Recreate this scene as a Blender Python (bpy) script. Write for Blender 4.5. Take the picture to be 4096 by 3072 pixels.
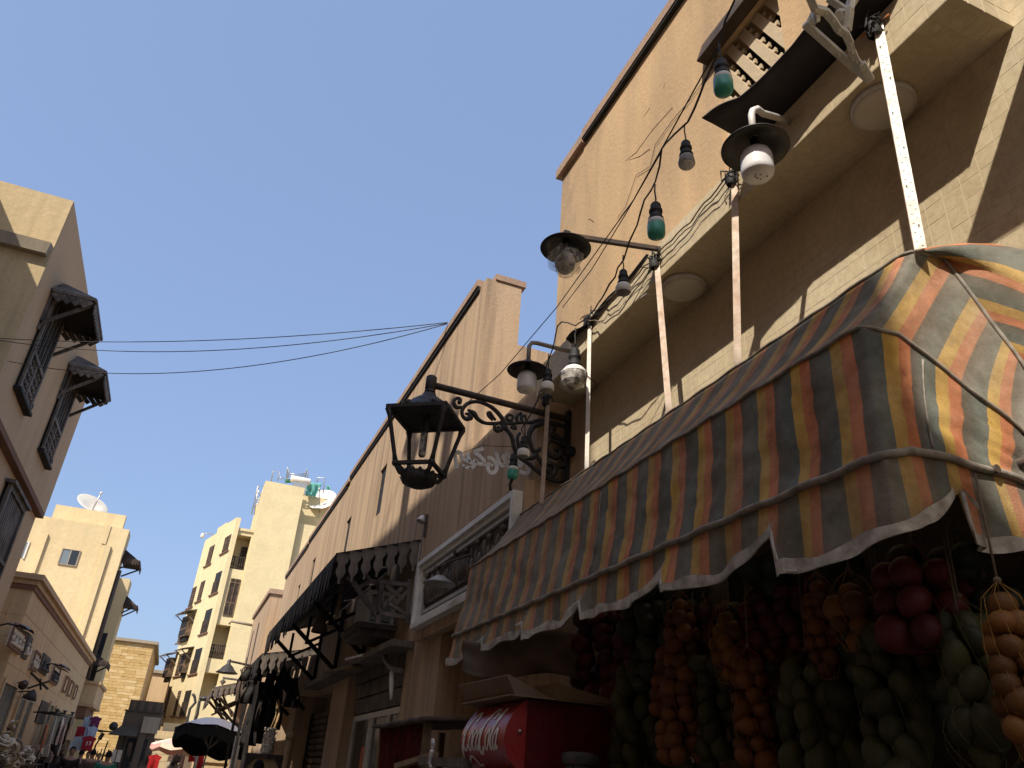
import bpy, bmesh, math, random
from mathutils import Vector, Matrix, noise
for _o in list(bpy.data.objects): bpy.data.objects.remove(_o)
SC = bpy.context.scene
COL = SC.collection
R = math.radians
# ------------------------------------------------------------------ camera
EYE = Vector((0.0, 0.0, 1.55))
FOC = 3069.0                                    # focal length in photo pixels (photo 4096 x 3072)
CF = Vector((.310, .830, .4644)).normalized()   # forward
CR = Vector((.922, -.381, .0654)); CR = (CR - CF * CR.dot(CF)).normalized()
CD = CF.cross(CR).normalized()                  # image down
cam = bpy.data.cameras.new('camera'); camo = bpy.data.objects.new('camera', cam); COL.objects.link(camo)
cam.sensor_width = 36.0; cam.lens = FOC / 4096 * 36.0; cam.clip_end = 2000; cam.clip_start = .05
camo.matrix_world = Matrix(((CR.x, -CD.x, -CF.x, EYE.x), (CR.y, -CD.y, -CF.y, EYE.y), (CR.z, -CD.z, -CF.z, EYE.z), (0, 0, 0, 1)))
SC.camera = camo
# ------------------------------------------------------------------ sky, sun, exposure
SUN_TRAVEL = Vector((.345, .327, -.49)).normalized()
w = bpy.data.worlds.new('World'); SC.world = w; w.use_nodes = True
nt = w.node_tree; nt.nodes.clear()
sky = nt.nodes.new('ShaderNodeTexSky'); sky.sky_type = 'NISHITA'; sky.sun_disc = False
sky.sun_elevation = math.asin(-SUN_TRAVEL.z); sky.sun_rotation = math.atan2(-SUN_TRAVEL.x, -SUN_TRAVEL.y)
sky.air_density = 1.0; sky.dust_density = 3.0; sky.ozone_density = 2.2
bg = nt.nodes.new('ShaderNodeBackground'); bg.inputs[1].default_value = .15
wo = nt.nodes.new('ShaderNodeOutputWorld')
pale = nt.nodes.new('ShaderNodeMix'); pale.data_type = 'RGBA'; pale.inputs[0].default_value = .70      # thin even summer haze over the whole sky
pale.inputs[7].default_value = (.85, 1.20, 2.02, 1); nt.links.new(sky.outputs[0], pale.inputs[6])
nt.links.new(pale.outputs[2], bg.inputs[0]); nt.links.new(bg.outputs[0], wo.inputs[0])
sl = bpy.data.lights.new('sun', 'SUN'); sl.energy = 2.9; sl.angle = R(.53); sl.color = (1, .93, .82)
slo = bpy.data.objects.new('sun', sl); COL.objects.link(slo); slo.rotation_euler = SUN_TRAVEL.to_track_quat('-Z', 'Y').to_euler(); slo.location = (-10, -10, 20)
SC.view_settings.view_transform = 'Standard'; SC.view_settings.look = 'None'
SC.view_settings.gamma = 1; SC.view_settings.exposure = 1.08; SC.view_settings.use_curve_mapping = False
SC.render.resolution_x = 1024; SC.render.resolution_y = 768
SC.cycles.max_bounces = 8; SC.cycles.diffuse_bounces = 4
rnd = random.Random(7)

def at(u, v, X=None, Y=None, Z=None, D=None):
    """point of the place seen at photo pixel (u, v) on the plane X=, Y= or Z="""
    d = CR * (u - 2048) + CD * (v - 1536) + CF * FOC
    if X is not None: t = X / d.x
    elif Y is not None: t = Y / d.y
    elif Z is not None: t = (Z - EYE.z) / d.z
    else: t = D / FOC
    return EYE + d * t

# ------------------------------------------------------------------ mesh builder
class MB:
    def __init__(s): s.v = []; s.f = []; s.sm = []; s.uv = None; s.mi = []
    def face(s, idx, smooth=False, m=0): s.f.append(tuple(idx)); s.sm.append(smooth); s.mi.append(m)
    def poly(s, pts, smooth=False, m=0):
        b = len(s.v); s.v += [Vector(p) for p in pts]; s.face(range(b, b + len(pts)), smooth, m); return s
    def box(s, x0, x1, y0, y1, z0, z1, m=0):
        return s.hexa([(x0,y0,z0),(x1,y0,z0),(x1,y1,z0),(x0,y1,z0)], [(x0,y0,z1),(x1,y0,z1),(x1,y1,z1),(x0,y1,z1)], m)
    def hexa(s, lo, hi, m=0):
        b = len(s.v); s.v += [Vector(p) for p in lo] + [Vector(p) for p in hi]
        for q in ((3,2,1,0),(4,5,6,7),(0,1,5,4),(1,2,6,5),(2,3,7,6),(3,0,4,7)): s.face([b+i for i in q], False, m)
        return s
    def bar(s, p, q, w, h=None, up=(0,0,1), m=0):
        h = h or w; p = Vector(p); q = Vector(q); d = (q - p).normalized(); up = Vector(up)
        if abs(d.dot(up.normalized())) > .98: up = Vector((1,0,0)) if abs(d.x) < .9 else Vector((0,1,0))
        a = d.cross(up).normalized() * (w/2); c = a.cross(d).normalized() * (h/2)
        return s.hexa([p-a-c, p+a-c, q+a-c, q-a-c], [p-a+c, p+a+c, q+a+c, q-a+c], m)
    def prism(s, poly, o, u, v, n, d0, d1, m=0, caps=True):
        """extrude 2-d polygon (counter-clockwise in u,v) from depth d0 to d1 along n"""
        o = Vector(o); u = Vector(u); v = Vector(v); n = Vector(n); k = len(poly); b = len(s.v)
        for d in (d0, d1): s.v += [o + u*a + v*c + n*d for a, c in poly]
        if caps: s.face([b+i for i in reversed(range(k))], False, m); s.face([b+k+i for i in range(k)], False, m)
        for i in range(k):
            j = (i+1) % k; s.face((b+i, b+j, b+k+j, b+k+i), False, m)
        return s
    def tube(s, pts, r, n=8, caps=True, m=0):
        pts = [Vector(p) for p in pts]; k = len(pts); rs = r if isinstance(r, (list, tuple)) else [r]*k
        b = len(s.v); t0 = (pts[1]-pts[0]).normalized()
        a = t0.orthogonal().normalized()
        for i in range(k):
            t = (pts[min(i+1,k-1)] - pts[max(i-1,0)])
            t = t.normalized() if t.length > 1e-9 else t0
            a = (a - t*a.dot(t)); a = a.normalized() if a.length > 1e-6 else t.orthogonal().normalized()
            c = t.cross(a)
            for j in range(n):
                g = 2*math.pi*j/n; s.v.append(pts[i] + (a*math.cos(g) + c*math.sin(g))*rs[i])
        for i in range(k-1):
            for j in range(n):
                q = (j+1) % n; s.face((b+i*n+j, b+i*n+q, b+(i+1)*n+q, b+(i+1)*n+j), True, m)
        if caps: s.face([b+j for j in reversed(range(n))], False, m); s.face([b+(k-1)*n+j for j in range(n)], False, m)
        return s
    def lathe(s, prof, o=(0,0,0), n=16, axis=(0,0,1), smooth=True, m=0):
        o = Vector(o); ax = Vector(axis).normalized(); a = ax.orthogonal().normalized(); c = ax.cross(a); b = len(s.v); k = len(prof)
        for r, z in prof:
            for j in range(n):
                g = 2*math.pi*j/n; s.v.append(o + ax*z + (a*math.cos(g) + c*math.sin(g))*r)
        for i in range(k-1):
            for j in range(n):
                q = (j+1) % n; s.face((b+i*n+j, b+i*n+q, b+(i+1)*n+q, b+(i+1)*n+j), smooth, m)
        return s
    def ball(s, o, r, n=10, k=7, sc=(1,1,1), m=0, rot=None):
        o = Vector(o); b = len(s.v)
        for i in range(k+1):
            p = math.pi*i/k
            for j in range(n):
                g = 2*math.pi*j/n
                q = Vector((math.sin(p)*math.cos(g)*sc[0], math.sin(p)*math.sin(g)*sc[1], math.cos(p)*sc[2]))*r
                s.v.append(o + (rot @ q if rot else q))
        for i in range(k):
            for j in range(n):
                q = (j+1) % n; s.face((b+i*n+j, b+(i+1)*n+j, b+(i+1)*n+q, b+i*n+q), True, m)
        return s
    def grid(s, fn, nu, nv, smooth=True, uvf=None, m=0):
        b = len(s.v)
        if uvf and s.uv is None: s.uv = {}
        for i in range(nu+1):
            for j in range(nv+1):
                if uvf: s.uv[len(s.v)] = uvf(i/nu, j/nv)
                s.v.append(Vector(fn(i/nu, j/nv)))
        for i in range(nu):
            for j in range(nv):
                q = b + i*(nv+1) + j; s.face((q, q+nv+1, q+nv+2, q+1), smooth, m)
        return s

LOC = {}
def root_of(o):
    while o.parent: o = o.parent
    return o
def obj(name, mb, mats, parent=None, local=False, label=None, kind=None):
    me = bpy.data.meshes.new(name); off = Vector((0,0,0))
    if parent is not None and not local: off = LOC.get(root_of(parent).name, off)
    me.from_pydata([v - off for v in mb.v], [], mb.f)
    me.polygons.foreach_set('use_smooth', mb.sm)
    mats = mats if isinstance(mats, (list, tuple)) else [mats]
    for m in mats: me.materials.append(m)
    if len(mats) > 1: me.polygons.foreach_set('material_index', mb.mi)
    if mb.uv:
        ul = me.uv_layers.new(name='uv')
        for lp in me.loops: ul.data[lp.index].uv = mb.uv.get(lp.vertex_index, (0,0))
    bm = bmesh.new(); bm.from_mesh(me); bmesh.ops.recalc_face_normals(bm, faces=bm.faces); bm.to_mesh(me); bm.free()
    me.update()
    o = bpy.data.objects.new(name, me); COL.objects.link(o)
    if parent is not None: o.parent = parent
    if label: o['label'] = label
    if kind: o['kind'] = kind
    return o
def thing(name, label, cat, loc=(0,0,0), rotz=0, group=None):
    o = bpy.data.objects.new(name, None); COL.objects.link(o); o.empty_display_size = .2
    o.location = loc; o.rotation_euler = (0,0,rotz); o['label'] = label; o['category'] = cat
    if group: o['group'] = group
    LOC[o.name] = Vector(loc); return o
def tag(o, label, cat, group=None):
    o['label'] = label; o['category'] = cat
    if group: o['group'] = group
    return o
def struct(name, mb, m):
    o = obj(name, mb, m); o['kind'] = 'structure'; return o
def dup(root, loc, rotz=None, label=None, group=None, scale=None):
    r = root.copy(); COL.objects.link(r); r.location = loc
    LOC[r.name] = Vector(loc)
    if rotz is not None: r.rotation_euler = (0,0,rotz)
    if scale is not None: r.scale = scale if isinstance(scale, (tuple, list)) else (scale,)*3
    if label: r['label'] = label
    if group: r['group'] = group
    for ch in [c for c in root.children]:
        c = ch.copy(); COL.objects.link(c); c.parent = r
        for g in ch.children:
            d = g.copy(); COL.objects.link(d); d.parent = c
    return r
def share(src, parent, loc, rot=None, scale=None):
    """one more piece that shares the mesh of src"""
    o = bpy.data.objects.new(src.name.split('.')[0], src.data); COL.objects.link(o); o.parent = parent
    o.location = Vector(loc) - LOC.get(root_of(parent).name, Vector((0,0,0)))
    if rot is not None: o.rotation_euler = rot
    if scale is not None: o.scale = scale
    return o

# ------------------------------------------------------------------ materials
def newmat(name, rough=.8, metal=0, spec=.3):
    m = bpy.data.materials.new(name); m.use_nodes = True; n = m.node_tree.nodes; b = n['Principled BSDF']
    b.inputs['Roughness'].default_value = rough; b.inputs['Metallic'].default_value = metal
    b.inputs['Specular IOR Level'].default_value = spec
    return m, n, m.node_tree.links, b
def nz(n, l, vec, scale, detail=4, rough=.55, dist=0):
    t = n.new('ShaderNodeTexNoise'); t.inputs['Scale'].default_value = scale; t.inputs['Detail'].default_value = detail
    t.inputs['Roughness'].default_value = rough; t.inputs['Distortion'].default_value = dist
    if vec is not None: l.new(vec, t.inputs['Vector'])
    return t.outputs['Fac']
def ramp(n, l, fac, stops, const=False):
    r = n.new('ShaderNodeValToRGB'); e = r.color_ramp
    if const: e.interpolation = 'CONSTANT'
    while len(e.elements) < len(stops): e.elements.new(.5)
    for k, (p, c) in enumerate(stops): e.elements[k].position = p; e.elements[k].color = (*c[:3], 1) if len(c) > 2 else (c[0],)*3 + (1,)
    l.new(fac, r.inputs[0]); return r.outputs[0]
def mapping(n, l, scale=(1,1,1), src='Object', loc=None):
    t = n.new('ShaderNodeTexCoord'); m = n.new('ShaderNodeMapping'); m.inputs['Scale'].default_value = scale
    if loc: m.inputs['Location'].default_value = loc
    l.new(t.outputs[src], m.inputs[0]); return m.outputs[0]
def mix(n, l, fac, a, b, mode='MIX'):
    x = n.new('ShaderNodeMix'); x.data_type = 'RGBA'; x.blend_type = mode
    for sock, val in ((x.inputs[0], fac), (x.inputs[6], a), (x.inputs[7], b)):
        if isinstance(val, (int, float)): sock.default_value = val
        elif isinstance(val, (tuple, list)): sock.default_value = (*val[:3], 1)
        else: l.new(val, sock)
    return x.outputs[2]
def bump(n, l, b, h, strength=.3, dist=.02):
    x = n.new('ShaderNodeBump'); x.inputs['Strength'].default_value = strength; x.inputs['Distance'].default_value = dist
    l.new(h, x.inputs['Height']); l.new(x.outputs[0], b.inputs['Normal'])
def vary(n, l, col, amt):
    """small brightness change from piece to piece"""
    oi = n.new('ShaderNodeObjectInfo'); mr = n.new('ShaderNodeMapRange')
    mr.inputs[3].default_value = 1-amt; mr.inputs[4].default_value = 1+amt
    l.new(oi.outputs['Random'], mr.inputs[0])
    x = n.new('ShaderNodeVectorMath'); x.operation = 'SCALE'; l.new(col, x.inputs[0]); l.new(mr.outputs[0], x.inputs['Scale'])
    return x.outputs[0]
def plaster(name, c, c2=None, scale=1.2, streak=None, streak_amt=.6, rough=.92, bmp=.35, fine=60, stretch=(3.2,3.2,.16)):
    """rough rendered wall: broad blotches, run-off streaks, fine grain"""
    m, n, l, b = newmat(name, rough, 0, .15)
    v = mapping(n, l); c2 = c2 or tuple(x*.8 for x in c)
    col = ramp(n, l, nz(n, l, v, scale, 6, .62), [(.3, c2), (.68, c)])
    g = nz(n, l, v, fine, 3, .7)
    col = mix(n, l, .35, col, ramp(n, l, g, [(.3, tuple(x*.72 for x in c)), (.7, tuple(min(1,x*1.12) for x in c))]))
    if streak:
        sv = mapping(n, l, stretch)
        f = ramp(n, l, nz(n, l, sv, 1.6, 6, .6, .25), [(.44, (0,)), (.72, (streak_amt,))])
        col = mix(n, l, f, col, streak)
    l.new(col, b.inputs['Base Color'])
    h = nz(n, l, v, fine*.55, 6, .65)
    bump(n, l, b, h, bmp, .015)
    return m
def wood(name, c, c2, along='Z', scale=4, rough=.75, bmp=.3):
    m, n, l, b = newmat(name, rough, 0, .25)
    st = {'X': (.15,1,1), 'Y': (1,.15,1), 'Z': (1,1,.15)}[along]
    v = mapping(n, l, tuple(x*scale for x in st))
    f = nz(n, l, v, 5, 6, .65, .6)
    col = ramp(n, l, f, [(.28, c2), (.72, c)])
    dirt = ramp(n, l, nz(n, l, mapping(n, l), 2.3, 5), [(.38, (.45,)), (.62, (1,))])
    l.new(vary(n, l, mix(n, l, 1, col, dirt, 'MULTIPLY'), .12), b.inputs['Base Color']); bump(n, l, b, f, bmp, .006)
    return m
def paint(name, c, rough=.5, metal=0, dirt=(.25,.2,.15), amt=.35, scale=9, spec=.4, bmp=.05):
    m, n, l, b = newmat(name, rough, metal, spec); v = mapping(n, l)
    f = ramp(n, l, nz(n, l, v, scale, 6, .65), [(.42, (0,)), (.75, (amt,))])
    l.new(mix(n, l, f, c, dirt), b.inputs['Base Color'])
    l.new(ramp(n, l, nz(n, l, v, scale*1.7, 4), [(.3, (max(.02, rough-.12),)), (.7, (min(1, rough+.18),))]), b.inputs['Roughness'])
    bump(n, l, b, nz(n, l, v, scale*5, 3), bmp, .004)
    return m
def cloth(name, c, c2=None, scale=14, rough=.9):
    m, n, l, b = newmat(name, rough, 0, .1); v = mapping(n, l)
    col = ramp(n, l, nz(n, l, v, scale, 4), [(.35, c2 or tuple(x*.6 for x in c)), (.65, c)])
    l.new(vary(n, l, col, .1), b.inputs['Base Color']); bump(n, l, b, nz(n, l, v, scale*2, 3), .3, .01); return m
def glass(name, c, rough=.08, alpha=1):
    m, n, l, b = newmat(name, rough, 0, .6); b.inputs['Base Color'].default_value = (*c, 1)
    l.new(ramp(n, l, nz(n, l, mapping(n, l), 6, 3), [(.3, (rough*.6,)), (.7, (rough*2.5,))]), b.inputs['Roughness'])
    return m

M = {}
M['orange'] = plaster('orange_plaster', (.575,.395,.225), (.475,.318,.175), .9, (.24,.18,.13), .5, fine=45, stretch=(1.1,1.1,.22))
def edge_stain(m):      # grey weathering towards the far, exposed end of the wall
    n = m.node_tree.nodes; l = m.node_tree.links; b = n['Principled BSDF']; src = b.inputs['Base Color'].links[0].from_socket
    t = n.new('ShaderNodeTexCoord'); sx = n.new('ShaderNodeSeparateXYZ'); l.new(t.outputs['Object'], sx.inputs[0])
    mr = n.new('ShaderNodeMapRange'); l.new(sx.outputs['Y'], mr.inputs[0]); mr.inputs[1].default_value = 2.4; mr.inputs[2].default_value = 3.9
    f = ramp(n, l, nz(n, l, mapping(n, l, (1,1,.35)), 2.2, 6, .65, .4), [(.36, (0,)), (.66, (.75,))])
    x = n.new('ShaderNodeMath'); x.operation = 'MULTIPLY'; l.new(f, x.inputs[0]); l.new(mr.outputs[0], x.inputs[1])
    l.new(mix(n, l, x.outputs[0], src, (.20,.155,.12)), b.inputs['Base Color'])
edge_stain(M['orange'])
M['midwall'] = plaster('brown_plaster', (.49,.352,.228), (.395,.278,.178), 1.0, (.16,.115,.09), .72, fine=38, stretch=(4.2,4.2,.17))
M['coping'] = plaster('coping_plaster', (.40,.28,.20), (.31,.21,.15), 2, (.16,.10,.08), .4)
M['leftwall'] = plaster('beige_plaster', (.50,.345,.205), (.45,.305,.175), .8, (.30,.21,.13), .35, fine=18, stretch=(1.5,1.5,.2))
M['leftend'] = plaster('sandy_plaster', (.55,.42,.24), (.47,.35,.19), 1.1, (.32,.25,.14), .45, fine=14, bmp=.6)
M['yellow'] = plaster('yellow_plaster', (.66,.53,.31), (.60,.47,.26), .45, (.44,.35,.2), .5, fine=7, stretch=(.8,.8,.12), bmp=.4)
M['apart'] = plaster('pale_yellow_plaster', (.68,.565,.335), (.63,.51,.29), .35, (.47,.40,.24), .4, fine=5, stretch=(.5,.5,.5), bmp=.4)
M['shopwall'] = plaster('tan_plaster', (.57,.41,.235), (.50,.35,.20), .7, (.3,.2,.13), .3, fine=12)
M['brownsoffit'] = plaster('dark_brown_paint', (.20,.11,.075), None, 2)
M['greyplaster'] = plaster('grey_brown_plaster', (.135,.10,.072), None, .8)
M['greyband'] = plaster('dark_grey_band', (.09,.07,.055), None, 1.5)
M['concrete'] = plaster('concrete', (.36,.30,.22), None, 1.4, (.2,.16,.12), .5)
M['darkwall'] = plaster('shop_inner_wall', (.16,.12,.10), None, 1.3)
M['brownwood'] = wood('brown_wood', (.085,.058,.042), (.035,.025,.020))
M['greywood'] = wood('weathered_wood', (.22,.18,.145), (.10,.08,.065))
M['blackwood'] = wood('black_wood', (.040,.032,.028), (.014,.012,.011))
M['palewood'] = wood('pale_wood', (.36,.25,.14), (.22,.14,.07))
M['shutter'] = wood('brown_shutter', (.20,.135,.085), (.11,.07,.045))
M['slat'] = plaster('cream_slat', (.55,.44,.30), (.44,.34,.22), 3)
M['iron'] = paint('black_iron', (.028,.028,.030), .55, .3, (.10,.075,.05), .45, 14)
M['rustiron'] = paint('rusty_iron', (.06,.05,.045), .7, .2, (.14,.08,.05), .7, 10)
M['darkshade'] = paint('black_enamel', (.035,.033,.032), .45, .1, (.09,.07,.05), .5, 9)
M['white'] = paint('white_paint', (.70,.68,.62), .5, 0, (.34,.27,.19), .45, 12)
M['whiteplastic'] = paint('white_plastic', (.66,.64,.60), .35, 0, (.35,.28,.2), .4, 8)
M['angle'] = paint('white_angle_iron', (.72,.68,.60), .55, .1, (.36,.2,.1), .55, 16)
M['anglerust'] = paint('rusty_angle_iron', (.52,.42,.33), .65, .2, (.3,.15,.07), .75, 12)
M['rubber'] = paint('black_rubber', (.030,.026,.026), .6, 0, (.07,.055,.05), .5, 6)
M['cable'] = paint('black_cable', (.022,.021,.020), .65, 0, (.06,.05,.04), .4, 20)
M['jute'] = cloth('dusty_rope', (.20,.16,.12))
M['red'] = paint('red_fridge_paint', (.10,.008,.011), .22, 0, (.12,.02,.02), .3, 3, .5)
M['darkglass'] = glass('dark_glass', (.02,.022,.025), .08)
M['windowglass'] = glass('pale_window_glass', (.16,.19,.21), .12)
M['steel'] = paint('steel', (.45,.43,.40), .35, .8, (.2,.16,.12), .3, 8)
M['dish'] = paint('satellite_dish', (.62,.58,.50), .5, .1, (.35,.28,.2), .45, 3)
M['green_net'] = cloth('green_netting', (.16,.42,.36), (.10,.30,.26), 3)
M['asphalt'] = plaster('dusty_ground', (.30,.245,.175), None, .6, fine=30)
M['pave'] = plaster('paving', (.44,.365,.27), None, .6, fine=12)
M['black'] = paint('black_paint', (.012,.012,.012), .6, 0, (.03,.025,.02), .3, 8)
# ================================================================== SETTING
g = MB(); g.box(-400, 400, -300, 700, -.5, 0); struct('ground', g, M['asphalt'])
g = MB(); g.box(-3.0, 1.35, -10, 62, 0.0, .004); struct('street_paving', MB().box(-3.0, 1.35, -10, 62, -.1, .004), M['pave'])
struct('pavement', MB().box(1.354, 2.9, -10, 62, -.1, .13), M['pave'])
struct('pavement', MB().box(-4.2, -3.004, -10, 62, -.1, .13), M['pave'])

def tile_mat(name, c, c2):
    m, n, l, b = newmat(name, .55, 0, .35); v = mapping(n, l); oi = n.new('ShaderNodeObjectInfo')
    geo = n.new('ShaderNodeNewGeometry')
    f = nz(n, l, geo.outputs['Position'], 34, 6, .7)
    col = ramp(n, l, f, [(.36, c2), (.60, c)])
    d = ramp(n, l, nz(n, l, geo.outputs['Position'], 1.7, 5, .6), [(.35, (.82, .78, .72)), (.65, (1, 1, 1))])
    l.new(vary(n, l, mix(n, l, 1, col, d, 'MULTIPLY'), .045), b.inputs['Base Color']); bump(n, l, b, f, .12, .004); return m
M['tile'] = tile_mat('cream_tile', (.59, .495, .335), (.49, .40, .26))
M['grout'] = plaster('grout', (.57, .475, .32), (.48,.39,.25), 3, fine=90, bmp=.1)

XW, XS, ZS, ZT = 2.60, 2.25, 4.51, 4.785       # wall face, slab front, slab underside, slab top
SH = thing('shop_building', 'tall orange plastered building above a cream tiled wall and slab on the right', 'building', (3.4, 2.0, 0))
# upper wall with one window opening
wy0, wy1, wz1 = 2.50, 3.17, 6.48
def roofz(y): return 7.50 + (5.86 - y) * .0
m = MB()
for y0, y1, z0, z1 in ((wy1, 5.86, ZT - .05, 7.55), (-22.0, wy0, ZT - .05, 7.55), (wy0, wy1, wz1, 7.55)): m.box(XW, 7.5, y0, y1, z0, z1)
m.box(2.86, 7.4, wy0 - .001, wy1 + .001, ZT - .04, wz1 + .001)
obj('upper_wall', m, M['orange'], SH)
m = MB()
for y0, y1, z0 in ((5.30, 5.92, 7.51), (-22.0, 5.297, 7.553)): m.box(XW - .055, 7.6, y0, y1, z0 + .003, z0 + .115)
obj('coping', m, M['coping'], SH)
m = MB(); m.box(XW - .045, 7.4, -21.9, 5.28, 7.525, 7.5525); obj('painted_shadow_line', m, M['black'], SH)  # black strip painted in as the shadow line under the coping
# lower wall: backing behind the tiles, shop opening below
m = MB(); m.box(XW + .0010, 7.5, -22.0, 5.128, 2.95, ZT - .051)
m.box(XW + .007, 7.5, -22.0, .9, 0, 2.949)
obj('lower_wall', m, M['grout'], SH)
m = MB(); m.box(XW - .004, 7.5, 5.13, 5.45, 0, ZT - .051); obj('corner_pier', m, M['midwall'], SH)
m = MB(); m.box(XS + .0010, XW + .001, 1.2618, 5.42, ZS + .0010, ZT); obj('slab', m, M['grout'], SH)
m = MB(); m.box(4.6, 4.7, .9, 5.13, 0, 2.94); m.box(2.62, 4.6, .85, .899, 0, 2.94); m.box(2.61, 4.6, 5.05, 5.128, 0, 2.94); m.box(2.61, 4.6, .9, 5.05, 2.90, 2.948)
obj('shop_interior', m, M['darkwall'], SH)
m = MB(); m.box(2.62, 4.6, .9, 5.04, .13, .16); obj('shop_floor', m, M['concrete'], SH)
m = MB(); m.box(2.62, 2.70, 3.55, 3.75, .16, 2.9); m.box(2.62, 2.68, 4.2, 5.04, .16, 2.9); obj('partition', m, M['palewood'], SH)
# wall tiles, each a piece
PIT = .0915
T = []
yy = 5.128 - PIT/2
while yy > .35:
    for k in range(14): T.append(('x', Vector((XW + .0035, yy, ZS - PIT*(k+.5)))))
    if yy > 1.27:
        for k in range(3): T.append(('x', Vector((XS + .0035, yy, ZS + PIT*(k+.5)))))
        for k in range(4): T.append(('z', Vector((XS + .0035 + PIT*(k+.42), yy, ZS + .0035))))
    else:
        for k in range(3): T.append(('x', Vector((XW + .0035, yy, ZS + PIT*(k+.5)))))
    yy -= PIT
for i in range(4):
    for k in range(3): T.append(('y', Vector((XS + .0035 + PIT*(i+.42), 1.2635, ZS + PIT*(k+.5)))))
def inframe(p, mg=120):
    d = p - EYE; z = d.dot(CF)
    if z < .1: return False
    u = d.dot(CR)/z*FOC + 2048; v = d.dot(CD)/z*FOC + 1536
    return -mg < u < 4096+mg and -mg < v < 3072+mg
T.sort(key=lambda t: (not inframe(t[1]), (t[1]-EYE).length))
def tile_mb(o, p, h=PIT/2 - .0014, t=.0035):
    b = MB(); c = .0016
    e = {'x': ((0,1,0),(0,0,1),(-1,0,0)), 'z': ((1,0,0),(0,1,0),(0,0,-1)), 'y': ((1,0,0),(0,0,1),(0,-1,0))}[o]
    u, v, n = [Vector(q) for q in e]
    lo = [p + u*a*h + v*d*h - n*t for a, d in ((-1,-1),(1,-1),(1,1),(-1,1))]
    hi = [p + u*a*(h-c) + v*d*(h-c) + n*t for a, d in ((-1,-1),(1,-1),(1,1),(-1,1))]
    return b.hexa(lo, hi)
proto = {}
for o, p in T[:300]:
    if o not in proto:
        q = obj('tile', tile_mb(o, Vector((0,0,0))), M['tile'], SH, local=True); proto[o] = q; q.location = p - LOC[SH.name]
    else: q = share(proto[o], SH, p)
    q.rotation_euler = (rnd.gauss(0,.006), rnd.gauss(0,.006), rnd.gauss(0,.004))
m = MB()
for o, p in T[300:]:
    t = tile_mb(o, p); b = len(m.v); m.v += t.v
    for f in t.f: m.face([b+i for i in f])
obj('tile', m, M['tile'], SH, kind='stuff')
# window opening: diagonal slats with pegs, dark behind
back = MB(); back.box(2.80, 2.859, wy0, wy1, ZT, wz1); obj('window_backing', back, M['black'], SH)
sl_dir = Vector((0, -.30, -.66)).normalized()
first = None
for k in range(-3, 7):
    top = Vector((2.665, 3.36 - k*.145, 6.46)); y = top.y
    # clip the slat to the opening
    p0 = top; L = 2.2; q = p0 + sl_dir*L
    ta = 0 if p0.y <= wy1 - .012 else (p0.y - (wy1 - .012))/-sl_dir.y
    tb = min((p0.y - (wy0 + .012))/-sl_dir.y, (6.46 - 4.83)/-sl_dir.z)
    if tb - ta < .15: continue
    a = p0 + sl_dir*ta; c = p0 + sl_dir*tb
    m = MB(); m.bar(a, c, .072, .03, up=(1,0,0)); sdo = obj('slat', m, M['slat'], SH)
    nrm = Vector((0, sl_dir.z, -sl_dir.y)) * -1
    if nrm.y > 0: nrm = -nrm
    pm = MB(); s = .1
    while s < tb - ta - .03:
        c0 = a + sl_dir*s + nrm*.044 + Vector((.006,0,0)); pm.box(c0.x-.012, c0.x+.012, c0.y-.017, c0.y+.017, c0.z-.019, c0.z+.019); s += .115
    if pm.v: obj('peg', pm, M['slat'], sdo, local=False, kind='stuff')
HB = MB(); HB.hexa([(2.50,2.2,6.45),(2.598,2.2,6.45),(2.598,3.26,6.45),(2.50,3.26,6.45)], [(2.56,2.2,6.66),(2.598,2.2,6.66),(2.598,3.26,6.66),(2.56,3.26,6.66)])
obj('lintel_board', HB, M['brownwood'], SH)
for q_ in ([(2690,430),(2610,520),(2545,610),(2500,645)], [(2600,595),(2560,625),(2515,640)], [(2600,430),(2575,468)], [(2660,330),(2655,352)], [(2375,888),(2360,875),(2352,880)]):
    obj('scratch', MB().tube([at(u, v, X=XW-.0005) for u, v in q_], [.0035]*(len(q_)-1)+[.0012], 4), M['brownsoffit'], SH)
# neighbour's projecting roof just outside the frame, whose edge shades the tiles on the right
NB = thing('corrugated_awning', 'projecting awning roof on the next shop, just beyond the near end of the tiled slab', 'awning', (2.2, -.6, 4.8))
m = MB(); m.box(1.75, 2.59, -2.5, .90, 4.81, 4.86); obj('roof_sheet', m, M['rustiron'], NB)
for y in (-2.2, -.8, .85): obj('strut', MB().bar((2.59, y, 4.2), (1.85, y, 4.8), .04), M['iron'], NB)

# ================================================================== LONG BROWN BUILDING
MX = 2.32
BB = thing('brown_building', 'long brown plastered building with a stepped coping and small slit windows', 'building', (3.5, 14, 0))
slits = []
for (u, v) in ((1536, 1868), (1397, 2075), (1258, 2235), (1198, 2340)):   # slit windows: near top corner seen in the photo
    p = at(u, v, X=MX); slits.append((p.y, p.z))
sw = .46; sh = .85
ys = sorted(slits)
segs = [(7.35, 15.3, 7.02), (15.3, 20.5, 6.93), (20.5, 25.0, 6.86)]
m = MB(); cuts = sorted([(y - sw/2, y + sw/2, z - sh, z) for y, z in slits])
def wall_with_holes(m, x0, x1, y0, y1, z0, z1, holes):
    hs = sorted([h for h in holes if h[0] >= y0 and h[1] <= y1]); y = y0
    for a, b, c, d in hs:
        m.box(x0, x1, y, a, z0, z1); m.box(x0, x1, a, b, z0, c); m.box(x0, x1, a, b, d, z1); y = b
    m.box(x0, x1, y, y1, z0, z1)
for y0, y1, zt in segs:
    hh = [h for h in cuts if h[0] >= y0 and h[1] <= y1]
    wall_with_holes(m, MX, 2.78, y0, y1, 2.92, zt, hh)
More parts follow.
